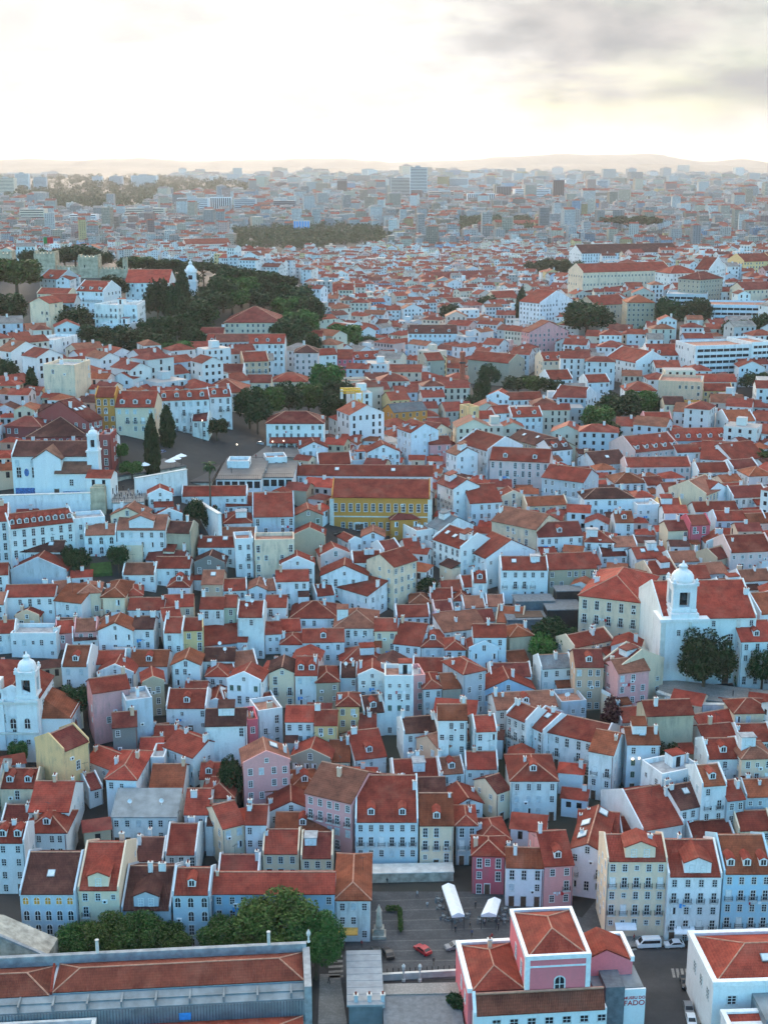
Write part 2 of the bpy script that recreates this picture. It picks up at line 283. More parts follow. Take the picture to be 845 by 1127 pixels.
HAZE, SUN_EL, SUN_AZ, SKY, SUN, EXPO, CB = 0.000044, 3.5, -8.0, 0.15, 0.6, 3.2, 0.76
HOUSES = """
22 983 83 983 43 4.4 g B d O k1 K|blue tiled palazzo with orange shuttered arched windows and dark red roof
86 979 131 979 50 4.4 g c r P B|narrow cream house with pedimented attic beside the orange-shuttered blue palazzo
134 1001 188 1001 46 3.0 g q d P B|grey house with dark roof and wide gabled dormer behind the round street trees
190 984 231 984 27 4.1 g B r D1 a|blue-grey tiled house with arched windows between dark-roofed house and long blue row
234 983 368 983 17 3.7 g l r B|long light blue row house with three window rows behind the big tree
369 990 407 990 46 3.1 h w o A|white corner house with deep orange hip roof at the square's edge
289 939 329 939 25 2 g c r|cream attic house with brick-red terrace above the long blue row
331 944 366 944 27 2 g c r|cream block with bright roof rising behind the long blue row
240 962 285 962 18 1.5 g w m|low white house with maroon roof behind the long blue row
148 947 180 947 24 2 g w d|white house with plain dark roof tucked behind the gabled grey house
182 940 216 940 32 2.5 g w r c1|white house with square white turret on its red roof behind the tiled house
-6 927 27 927 16 4 g w r D2|tall white house with red window frames on the picture's edge by the lane
27 916 73 916 22 3 h w r D1|white house with hipped roof and triple dormer below the white mansion roofs
32 893 76 893 32 3.3 g w l c2|white house with broad bright roof just behind the hipped dormer house
0 867 40 867 20 2.5 g c r D2 c2|low cream house with two white dormers below the slim-towered church
2 905 33 905 15 1.5 g w m|little house with low maroon roof in front of the twin-dormer cream house
0 930 26 930 8 2 g w r|small white lean-to house squeezed beside the lane at the picture's edge
70 827 98 815 17 4.5 g y m x t|tall bare yellow house with tilted maroon roof below the slim-towered church
117 857 150 858 31 3.2 h W l|cream-white house with bright hip roof behind a parapet near the grey metal roof
123 899 195 899 25 2.4 s w s v|house with a broad grey sheet-metal roof over an open terrace
95 836 125 848 12 1.7 g w r|small white house with curved gable beside the tall bare yellow house
164 872 201 872 30 2 g w o x|plain house with large orange roof between metal roof and hip roof house
166 838 181 838 12 2 f w r|tiny white flat-topped house with glazed loggia beside orange roof
180 821 213 834 18 2.3 g w r c2|white gable house with long blank wall and red roof above the orange roof
98 870 113 866 14 1.5 g w m|low house with small maroon roof behind the grey paved lane
268 842 319 838 28 4 e p r k1|pink gable-fronted house with skylights in the dense middle of the old quarter
320 835 363 837 15 2 e g r|rough grey gable house beside the skylit pink house
286 871 318 869 24 1.6 g g o|small house with patchy orange roof in front of the skylit pink house
319 869 353 867 20 1.6 h c r D1|small hip-roofed house with white dormer between pink houses
336 872 387 884 33 4.2 g p o B|big pink house with rows of iron balconies and wide orange roof
295 894 346 892 20 1.7 e w r|low white house with wide curved gable in front of the patchy orange roof
303 914 363 914 19 1.6 g w r D1 k1 c1|long low house with white chimney block, dormer and skylight behind the cream attic houses
220 857 258 857 10 1.6 g c r D2|cream attic storey with a long flat red roof behind a dark tree
222 878 257 878 22 2 h c r|cream hip-roofed house leaning against the dark lane tree
203 896 229 896 27 3 g w r c1|white house with tall parapet chimney beside the cream hip house
226 908 245 908 22 2.5 g w d|narrow white house with dark roof next to the sloping-gable cream house
245 912 269 906 24 3.3 g c r c1|narrow cream house with steep tilted roof and two small windows
270 907 293 907 20 3.4 g w r|narrow white house with squared bright roof beside the tilted cream house
391 904 460 904 50 3.6 g b r D2 B K|tall pale blue-white mansion with dormers at the back of the paved square
462 908 499 908 34 3.5 g c o B D1|cream house with long iron balconies beside the mansion on the square
502 908 524 908 20 3.2 h q r B|narrow grey house with flower balconies in the lane by the cream balcony house
527 926 561 924 23 2 h w r|white house with crossed hip roof behind the crimson house
499 888 531 884 25 2.2 e w r|white house with a skewed wide gable in front of the long white terrace house
546 873 561 868 11 2.5 g c m|sliver of a cream house beside the stone terrace
562 859 613 859 28 3.4 h w r D1 c1|white square house with full hip roof and central dormer
512 846 548 846 18 2.3 g w l c1|white house with a bright squared roof above the skewed gable
485 852 511 850 15 2 g w r D1|low white house with small dormer joined to the bright squared roof
482 825 520 812 14 2.7 g n r|peach house with a steep half roof under the tall white party wall
482 792 514 792 14 5 g w r c2|tall white blank house with twin chimneys above the peach half roof
522 805 547 804 12 4.5 g w l|tall plain white block with small red roof beside the peach half roof
444 807 482 804 16 2.8 g w d|white house with near-black roof and a balcony in the mid quarter
433 859 484 857 22 1.6 g w r c2|low house with jumbled red roofs and white chimneys behind the square mansion
444 877 491 876 20 2 g w d c1|low house with weathered dark roof behind the cream balcony house
411 872 440 874 20 2 g w l|small white house with sloping bright roof behind the square mansion's ridge
520 941 555 942 17 3.0 h r l c1|crimson house with hip roof and white window frames on the square
557 954 598 955 17 3.0 g w o|white house with dark doorways between crimson and lilac-pink houses
599 953 631 951 36 3.2 g p l D1 B|lilac-pink house with balcony and small dormer facing the pink museum
628 934 664 939 50 3.6 e w r k3 B|big white gable-fronted house with large skylights beside the yellow-cream block
668 947 734 947 27 5.6 g c r P B A K|broad yellow-cream apartment house with shops and parked van in front
735 964 794 964 38 4.75 g W r P B A k1 K|cream-white apartment house with hipped attic room beside the yellow-cream block
796 961 850 961 40 4.75 g l o D3 B K|blue tiled apartment house with dark-framed attic windows and laundry
706 914 752 906 42 2.6 g w o x|house with one huge plain orange roof plane behind the yellow-cream block
634 926 680 930 34 2.2 g w r D2 k2 c2|house with dormers and skylights squeezed behind the big white gable house
684 922 716 922 22 1.5 g w r c2|low red-roofed house with tall white chimneys behind the yellow-cream block
648 826 675 831 23 4 g W r B|tall white house with a big blank side wall beside the courtyard tree
690 819 726 819 18 4 g b o k1|pale white house with orange roof and one skylight beside the stone ruin
711 788 763 786 11 4.5 g t r x t|crumbling bare stone house with overgrown roof below the church terrace
728 857 771 848 11 3.6 f W r T|white flat-roofed corner house with blue water tanks beside the courtyard tree
748 891 779 885 24 3 g W d k1|white corner house with dark wedge-shaped roof in front of the flat-roofed one
772 865 799 863 21 4.6 g W o D1 B|tall slim white house with large white dormer beside the wedge roof
800 881 819 879 20 3.4 g q r|narrow lilac-grey house with small roof beside the tall slim dormer house
820 877 852 876 12 3 g q o|grey house with low orange roof on the picture's edge
812 914 850 913 20 2 g c r|cream house with scalloped parapet behind the blue tiled block
760 924 808 921 16 1.5 g w r c1|white low house with crossed red roof behind the cream-white apartment block
778 835 816 834 21 3.5 g w r D1|white house with dormer and satellite dish below the church wall
816 835 850 834 18 4 h c r B|cream house with plain hip roof below the church wall
774 815 810 812 14 2.2 g w r c1|white house with narrow red roof one row up from the satellite-dish dormer
813 816 850 815 18 2.2 g w r|white house with broad red roof tucked under the cream hip house's neighbour
772 803 811 796 15 2.2 g w l|white house with long white dormer strip directly below the church retaining wall
808 785 850 784 14 3 h c r B|cream house with pyramid roof and iron balcony under the church terrace
680 741 714 737 10 4.2 g p r|pale pink house with tiled top floor at the end of the stepped lane
663 728 681 746 20 4.3 g c r B|cream house with stacked balconies turning the corner beside the pale pink house
633 734 664 734 19 4 g n r D1|peach house with dormer beside the stacked-balcony corner house
631 713 674 704 12 2.3 g c r|long pale yellow house with thin red roof below the stone palace
683 795 711 793 12 1.3 g w r|tiny white garden house with red roof beside the dark red bush
597 804 664 819 20 3 g w r B|long white house with sweeping red roof and dark iron balcony
617 777 645 775 8 2 f q r v|grey terrace house with dark glass veranda beside the dark red bush
423 748 455 748 8 5 f W r T c1|tall white flat-topped tower house with a red roof hut
433 708 463 711 24 2.3 g W r c1|white house with long hip roof and three windows beside the dormer house
464 712 489 712 21 2.3 h W r D1|white house with dormer in its hip roof among the middle rows
490 715 512 715 14 2.5 h b r|small pale blue-white hip-roofed house in the middle rows
516 715 549 715 12 3 e b r|pale blue-white gable house with single high window
521 701 557 701 9 4 g b r|tall pale house with blank flank and red roof beside the tan garden house
510 742 534 737 17 4.2 h q r|tall narrow grey house with hip roof standing over a dark lane
530 761 588 759 26 2 e l r|light blue-white house under a wide low gable of two red roofs
540 745 585 744 12 2 g w r|house showing only its upper red roof behind the wide low gable
546 781 613 777 17 3 g w r D1 c3|long white house with dormer and a row of white chimneys
557 786 579 795 10 3.6 g W r B|white house with tall windows facing down the lane from the chimney row
580 797 598 806 18 3 g W r k1|white house with parapet framed roof next to the tall-windowed lane house
595 736 630 734 12 2.5 g w s|white house with charcoal roof beside the walled garden trees
466 758 487 757 18 3 h w r|white house with rounded hip roof beside the bare orange-roofed one
487 758 507 757 16 3 g g o x|bare stone-walled house with square orange roof
454 748 468 747 6 3.5 f p r|narrow pink house squeezed beside the tall white tower house
454 738 498 739 12 2 g w r c2|low white house with ragged red roofs behind the pink sliver
561 701 586 699 12 3 h t r x|tan windowless garden house with hip roof beside dark trees
560 731 582 729 10 1.3 g w r|little white shed with red roof behind the charcoal-roofed house
296 741 325 741 20 3.2 e c d B|cream gable house with one balcony and dark red roof
325 743 349 743 20 3.2 g w r D2|white house with two white dormers joined to the cream gable house
227 744 250 744 14 1.8 h w r|white little house with pyramid roof below the satellite dishes
250 749 287 751 18 3.6 e W r|white gable house with four windows beside a dark lane
257 736 284 733 17 1.6 g w r|low house with crossed red roof behind the four-window gable
224 727 258 727 10 2 g w d v|low house with satellite dishes on a dark roof terrace
203 765 227 765 10 1.5 g w r|small white house with low red roof beside the windowed attic house
226 776 249 776 26 1.3 e w r k1|long red roof with a yellow skylight above a white window row
249 781 264 779 20 1 g w o x|narrow low lean-to roof of dull orange beside the long skylight roof
226 799 271 798 18 4.2 g w d x t|tall stained white house with dark brown roof and peeling wall
272 797 284 796 6 3.5 f r r|thin raspberry red house beside the tall stained white house
284 787 311 783 8 3 f w r|white flat-topped stepped house beside the raspberry house
288 780 306 776 9 1.6 g w r|small white house with pale red roof behind the stepped flat house
314 794 346 794 17 3.2 g W l|white house with a bright new red roof and four small windows
346 798 371 798 16 3.2 g y o|yellow house with brown-orange roof next to the bright new roof
371 777 395 777 11 3.2 h y r|bare yellow house with pyramid roof and two small openings
348 751 373 750 18 2.6 h t r|rough stone house with red hip roof between white houses
374 745 393 745 9 2.8 g q d v|grey house with open galleries beside the rough stone house
394 745 425 745 16 3.6 e W r|white gable house with twin ridged roof beside the open galleries
395 803 414 803 17 1.6 g w r|white low house under a maroon roof next to the bare yellow house
400 785 424 783 18 2.2 g w d D1|house with dark roof and blue-grey attic box behind the square mansion
391 836 425 832 30 1.6 g w l D1|low house with a wide bright roof and grey dormer behind the square mansion
362 838 385 838 23 1.3 g c o|low cream house with orange roof under the yellow house
376 731 421 729 18 1.4 h w r c1|low white house with ruffled red roofs in the central rows
333 707 379 706 14 2.3 g W r D1|white house with row of windows and grey dormer in the central rows
309 709 333 709 11 1.6 h W l|small white house with bright pyramid roof in the central rows
310 695 331 694 6 1.5 g W l|small white house with bright shed roof behind the bright pyramid roof
224 711 272 706 5 1.6 s b r x|pale blue long blank house with sloping parapet in the middle rows
68 733 97 733 22 3.4 g w r D1 B|white house with wide dormer and balcony beside the slim-towered church
97 731 138 730 10 1.6 g w r|long low red roof between the wide dormer house and the orange-bright roof
143 733 184 733 17 1.6 g w o D1|house with a vivid orange-red roof and small white dormer
107 742 147 742 10 2 e W r|white house with a shallow arched gable above the salmon house
157 753 181 751 14 3 e t r|grey-tan tall gable house with narrow front above a dark passage
102 763 143 757 13 4.5 g p r x t|salmon pink bare house with single attic opening
139 776 168 772 6 4.2 f B r x t|blue-grey rendered tower house with broken parapet
124 801 151 799 8 3.3 g d r x t|weathered dark stone house with red roof behind the bare yellow one
189 732 220 732 10 2.6 e W r|white gable house with one double window above the attic-terrace house
183 779 227 779 20 2.3 g W r D1|white house with attic terrace dormer and maroon roof
169 815 195 815 16 1.5 g w r c2|low white house with red roof and little chimneys above the gable with blank wall
154 829 180 828 12 1.5 g w l|small house with bright low roof behind the parapet hip-roof house
168 814 188 812 12 1 g w o x|tiny orange roof between stone house and chimneyed low house
108 694 146 694 13 3 e W r|white gable house with two wide dark windows near the yellow courtyard house
146 692 169 692 12 3 g w d|white house with dark small roof joined to the wide-window gable
180 696 201 696 16 3.2 g W r|white house with crisp roof beside the yellow narrow house
201 694 224 693 10 3.2 g y r|yellow narrow house with blank upper wall in the middle rows
12 701 62 701 6 2 f W r|long white terrace house with flat roof above the slim-towered church
62 697 90 695 10 1.6 g p r|low rose house with red roof above the wide dormer house
80 705 108 703 12 1.3 g w d|house with low dark red roof beside the rose house
11 582 82 574 15 4 g W r D9 K|long white convent-like building with a row of dormers under the terrace wall
-8 574 10 573 18 4.5 g W r|white block with red roof joined to the long dormered building
82 575 116 572 4 2.6 f W r|lower white wing with square windows beside the long dormered building
20 607 69 607 11 2 g W d k2|white house with dark stained roof in front of the long dormered building
12 629 73 629 10 2.2 e q r x t|wide low gable house with big stained grey wall
5 657 60 656 12 2.6 g W r|long white house with rectangular red roof and two window rows
60 653 80 651 8 2 g W r|short white wing with red roof beside the long two-row house
60 661 90 664 6 2.6 s w r t|white stained house with curved sloping top beside the yellow courtyard house
-8 633 9 632 12 3 g W r|white narrow house with red roof edge at the picture's border below the convent
-8 665 6 665 8 2.5 g w r|white corner of a house at the picture's border beside the long two-row house
17 679 43 679 9 1.6 e n l|small salmon house with orange gable flank
-6 697 17 696 10 2 g w r|white little house with balcony roof at the border beside the flat terrace house
87 653 111 652 13 2.8 h c r|pale yellow courtyard house with hip roof
112 657 137 657 21 2.8 h c r|pale yellow house with double pyramid roof and balcony beside its courtyard twin
137 656 157 655 13 1.8 h c r|small cream house with pyramid roof beside the pale yellow pair
93 589 128 588 4 2.2 g W r a|white arcaded wing with thin red roof beside the lawn
129 583 182 583 16 3 g W r P|white mansion with central gable dormer above the lawn
182 586 210 587 12 3 g t d x t|stained grey house with brown roof beside the white mansion
161 616 201 618 11 1.3 g w m|low white house with long maroon roof below the white mansion
135 632 171 632 8 1.6 g W r|long low white house with plain roof below the lawn
171 625 209 625 11 2 g W r|white house with flat long roof and pale green corner
185 646 208 646 17 2.2 h W r D1|white little house with curved dormer and hip roof
141 671 180 671 8 2.5 g W r|white row house with four windows in the middle rows
181 668 213 667 8 2.5 g c r|cream-white row house beside the four-window row house
109 684 140 683 13 1.1 h w r|low ruffled red roof under the pale yellow houses
82 695 107 694 8 2 g p r|pink low house with two red roofs below the pale yellow houses
60 694 84 694 10 1.5 g w d|low house with dark red roof beside the pink low house
180 683 200 681 10 3 g W r c1|white house in half shade with red roof behind the crisp-roofed one
236 592 281 592 10 2 g w r a|white house with arched dormer window behind the tall balcony house
218 602 259 602 7 1.8 g W r k2|white house with low red roof and two skylights
259 597 279 596 5 3.7 f W r B|narrow white house with stacked balconies
280 598 324 597 5 4 f c r t|large plain cream block with blank wall
324 590 357 590 14 2.2 e t r x|tan gable house with plain wall below the ochre palace
309 623 346 622 13 3 e W r|white gable house with high window below the tan gable
304 640 340 639 8 3 g W l|white house with bright roof and stepped wing
214 621 247 621 13 2.4 e d d|dark stone gable house beside the steep lane
222 643 245 643 15 2.2 g n r k1|peach orange house with tall roof
245 650 272 649 12 1.7 g W r|white house with plain red roof beside the peach orange one
273 649 293 649 8 2 e W r|white little gable house in a cluster of red roofs
293 650 305 649 11 1.6 g w r|sliver house with steep red roof beside the little gable
220 670 246 670 9 3.3 g W r c1|white house with six small windows below the peach orange house
246 668 260 668 7 3.3 g e r|pale green narrow house
261 679 290 679 17 4 g w r t v|white tall stained house with roof terrace
292 668 315 668 10 2.6 g W r B|white house with a dark open balcony front
292 698 310 697 6 2 g w r|small white house with thin red roof below the dark balcony front
320 680 371 680 18 1.9 h W r|white low house with very broad hip roof
368 691 416 691 22 2.7 h W o c1|white house with broad rust-orange hip roof and chimney
353 634 405 634 14 2.6 e W r|white house with wide gable and dark terrace
353 613 386 611 12 2 e k r c1|blush house with small gable and chimney below the ochre palace
371 646 405 656 6 2 s w r t|stained white shed-roofed house in the central slope
348 656 369 654 8 1.3 g w r|low red roof beside the stained shed-roofed house
388 619 420 618 8 3 g W r|white house with dark terrace openings beside the cream tall house
398 591 423 591 9 1.6 e W r|white little gable house in front of the ochre palace
384 597 398 595 10 1.6 e w r|tiny white gable house below the ochre palace door
476 593 507 604 15 3.2 g W r k3 a|large white house with an arched window and skylit roof
514 605 538 616 20 3 g W r|large white house with curved corner and huge red roof
551 627 603 627 14 3.5 g W r B k2|large white house with five balcony windows facing the dark site
604 627 656 625 17 2.6 g t r|tan-fronted house with long red roof beside the five-balcony house
433 624 459 616 14 4.2 g c r|tall cream house with a plain broad gable wall
473 660 498 660 9 1.6 g k r|blush small house with red roof among a tight cluster
451 664 475 664 10 1.5 h t o|small house with orange pyramid roof in the tight cluster
487 651 508 650 9 1.3 g w r|small house with squared red roof behind the blush one
498 661 518 661 10 1.4 h w r|little hip-roofed house in the tight cluster near the dark site
509 646 526 645 9 1.6 g W r|white little house with bright roof beside the large white corner house
520 641 536 641 12 2.6 g W r D1|white narrow house with small upper roof under the curved corner
510 669 534 668 10 1.3 g w o|small house with tilted orange roof beside the dark site
535 667 555 667 9 1.3 g w r|small house with dull red roof touching the dark site
545 684 575 686 17 1.6 g t o|tan house with large orange-brown roof beside the dark site
478 674 499 673 9 1.6 g k m|little pinkish house with maroon roof in the tight cluster
482 687 509 685 7 1.6 g v r|mauve small house with flat red roof
436 679 473 678 8 1.5 g W r|white low house with thin roof below the tall cream gable
488 696 536 690 6 1.9 s W r|white angled house with blue-grey roof edge
412 694 437 694 8 3 g c r|cream house with plain roof beside the tall cream gable's lane
522 684 544 683 10 1.4 g w m|small house with maroon roof beside the orange-brown one
541 573 590 583 16 3.3 g c r t|cream weathered house with tilted long red roof
592 591 641 589 15 2.9 g W r D1 B|white house with three dormer windows and balconies
458 588 481 585 8 2 f W r v|white house with dark roof terrace beside the ochre annex
446 604 463 603 9 1.2 g w r|low red roof in front of the ochre annex
422 607 441 604 9 1.7 g W r|white small house with tilted roof in front of the ochre annex
430 572 461 571 11 2.4 h o m|ochre annex house with hip roof beside the ochre palace
470 578 486 584 14 2.5 g W s|white house with small red top and charcoal terrace
481 531 503 541 10 4.2 g W m B|white house with long balconies facing the ochre palace
517 554 552 552 20 3.3 g b r|pale white house with wide two-way roof behind the skylit white house
552 548 578 547 8 2.4 e c r|pale yellow gable house beside the grey slatted terrace
579 557 624 555 8 2 g c r|pale yellow long house with bright roof
539 506 604 509 14 4.2 g k r D2|big blush-pink house with arched upper windows
505 487 539 497 14 4.3 g W r B|big ivory house with tilted roof and long dark balcony
491 497 505 503 8 4 g W r|ivory narrow wing beside the big ivory house
472 489 496 488 8 3.2 g p r|pink house with square window between ivory and beige houses
473 479 499 472 9 4.3 e c m|beige house with rounded gable and five little attic windows
437 471 457 479 10 4.6 g b r D2|pale house with shop awnings on a steep street
433 454 470 451 9 4.2 g o s|ochre-fronted mansard house with grey attic
517 451 527 450 3 5.2 f y r|very narrow bright yellow tower house
527 461 545 460 8 3.6 g b r|pale blue-white house joined to the yellow tower house
545 455 563 454 8 4 g W r|tall white house between dormer row and yellow tower house
563 459 597 458 10 3.6 g W r D2|white house with red roof and two dormers behind the brown row
560 482 607 495 10 3 g t d k3|long brown house with dotted dark roof
607 496 629 494 12 3.2 g W d D2|white end house with dark roof and green window frames
596 525 642 531 14 4 g q r|blue-grey block with balconies beside the big blush-pink house
643 549 697 548 11 3.2 h W d c2|white wide house with tall windows and flat dark roof
677 575 697 575 12 2.4 g W o D1|white small tower-like house with one dormer below the wide white house
677 532 711 531 12 2.2 h W o|white house with low orange hip roof and a window strip
712 534 730 533 6 2 g W r|white cube house with small red roof beside the window strip
655 512 690 509 14 2 g b d k1|pale house with black roof and blue skylight
689 514 760 513 10 2.3 g k r c1|long blush house with red roof and satellite dishes
698 498 748 493 17 2.6 g k r D5|house with white gable wall and a row of five dormers
740 485 800 484 13 2.2 g q r D5|grey house with dark green mansard storey
709 463 739 463 9 3 g p r c1|rose pink house with chimneyed roof beside the green mansard
800 464 831 463 12 3.5 g W r|white house with six windows and long maroon roof beside the green mansard
770 505 805 507 20 2 g W r k1|white house with a large skylit spreading roof
806 507 842 503 18 2 g w r|house with large maroon spreading roof near the edge tree
745 498 770 497 7 2.2 g W l|white house with small bright roof beside the dormer row
768 520 803 519 10 1.9 g W r c1|white house with blank wall below the spreading roof
806 516 834 514 9 2 g W r|white house with tilted roof below the edge tree
824 524 850 523 10 2.6 h W r|white house with pyramid roof near the edge tree
756 538 776 543 12 3 g W r|white house with windows facing down beside the ivory gable
776 545 803 534 14 3 g c r|ivory gable house with red roof and antenna
731 541 755 540 8 2.6 g w r A|white house with orange awning terrace
806 548 845 546 12 2.2 g W r c2|white house with jutting red roofs and white chimney
701 559 725 558 4 2.4 f W r|white cube house with round windows and planted roof
725 560 750 560 11 2.1 g y r|bright yellow house beside the white cube house
765 563 812 562 10 2 g W r|white house with broad low roof beside the crimson one
787 573 842 572 9 2.4 g b r|pale blue-white long house with shallow roof
735 584 759 583 10 2.6 g c r B|cream house with one balcony beside the crimson one
759 578 781 577 7 3.2 g r r|crimson house on the upper slope with white windows
777 598 806 598 12 1.8 e W r k1|white house with curved gable and skylight below the crimson one
803 608 850 606 18 2.6 g k r|blush house with grey side wall and bright roof near the border
824 576 850 575 5 2.2 g k o|peeling blush house near the border above the grey-sided one
788 616 804 612 9 2 g t r|tan small house with orange roof above the domed-tower church
643 596 676 597 12 2.3 h W r B|white house with hip roof and four tall windows above the stone palace
674 602 701 601 8 1.9 g W r|white low house with long roof beside the four tall windows
633 623 661 621 10 2.1 g p r|crimson-roofed house with red dormer above the stone palace
661 612 690 611 9 1.2 g w r|low white house with tilted red roof behind the stone palace
700 615 735 613 12 1.4 g w r k2|low house with maroon roof and white skylights near the domed tower
716 633 746 630 14 1.4 g c r|low cream house with wide red roof behind the domed tower
738 619 772 617 10 1.4 g w r|low house with scattered red roofs above the domed-tower church
756 637 781 636 14 1.5 g w r|house with orange-red roof right behind the church nave
776 632 800 630 7 1.5 g q r|grey low house with pale top above the church nave
815 640 850 638 9 2 g W r|white house with red roof and square windows behind the church
795 652 820 650 14 1.8 g W r|white gabled house touching the church nave
163 546 190 545 10 2.6 e W r|white gable house under the curved terrace wall of the cypresses
170 558 191 557 10 2 g w r c1|small white house with pinched red roof below the curved terrace wall
172 569 201 567 10 2 e W r|white house with two stepped gables beside the stained grey house
122 567 159 568 12 2.8 e c r|cream gable house directly below the viewing terrace
200 546 272 545 9 1.8 g w l|long low building with bright red roof under the ramp by the palm
273 553 303 552 6 1.6 g w r|low house with dull red roof behind the broad stained one
249 557 277 556 6 1.5 g W r|little white house with thin red roof behind the palm's garden
247 576 277 575 14 1.8 h w r|low house with red hip roof beside the palm's garden
278 569 324 568 26 2.6 g B r t|broad stained blue-white house with vast red roof below the viewpoint block
324 568 355 567 12 2.6 e g r t|grey stone gable with one white window beside the ochre palace
330 494 361 493 10 2.4 e W r|white gable house on the lane behind the viewpoint block
350 511 387 510 12 2 g W r c1|white house with red tiled roof behind the very long white building
388 510 405 509 8 2.4 f q r T|grey house with a scaffolded roof frame beside the crane
404 498 440 497 10 3.2 e W r|white gabled house with six windows behind the crane
250 511 274 511 4 1.6 f W r x|small white pavilion between lit lamps on the upper square
293 507 316 506 5 1.8 f W r k1|white flat pavilion with loggia beneath the white villa
"""
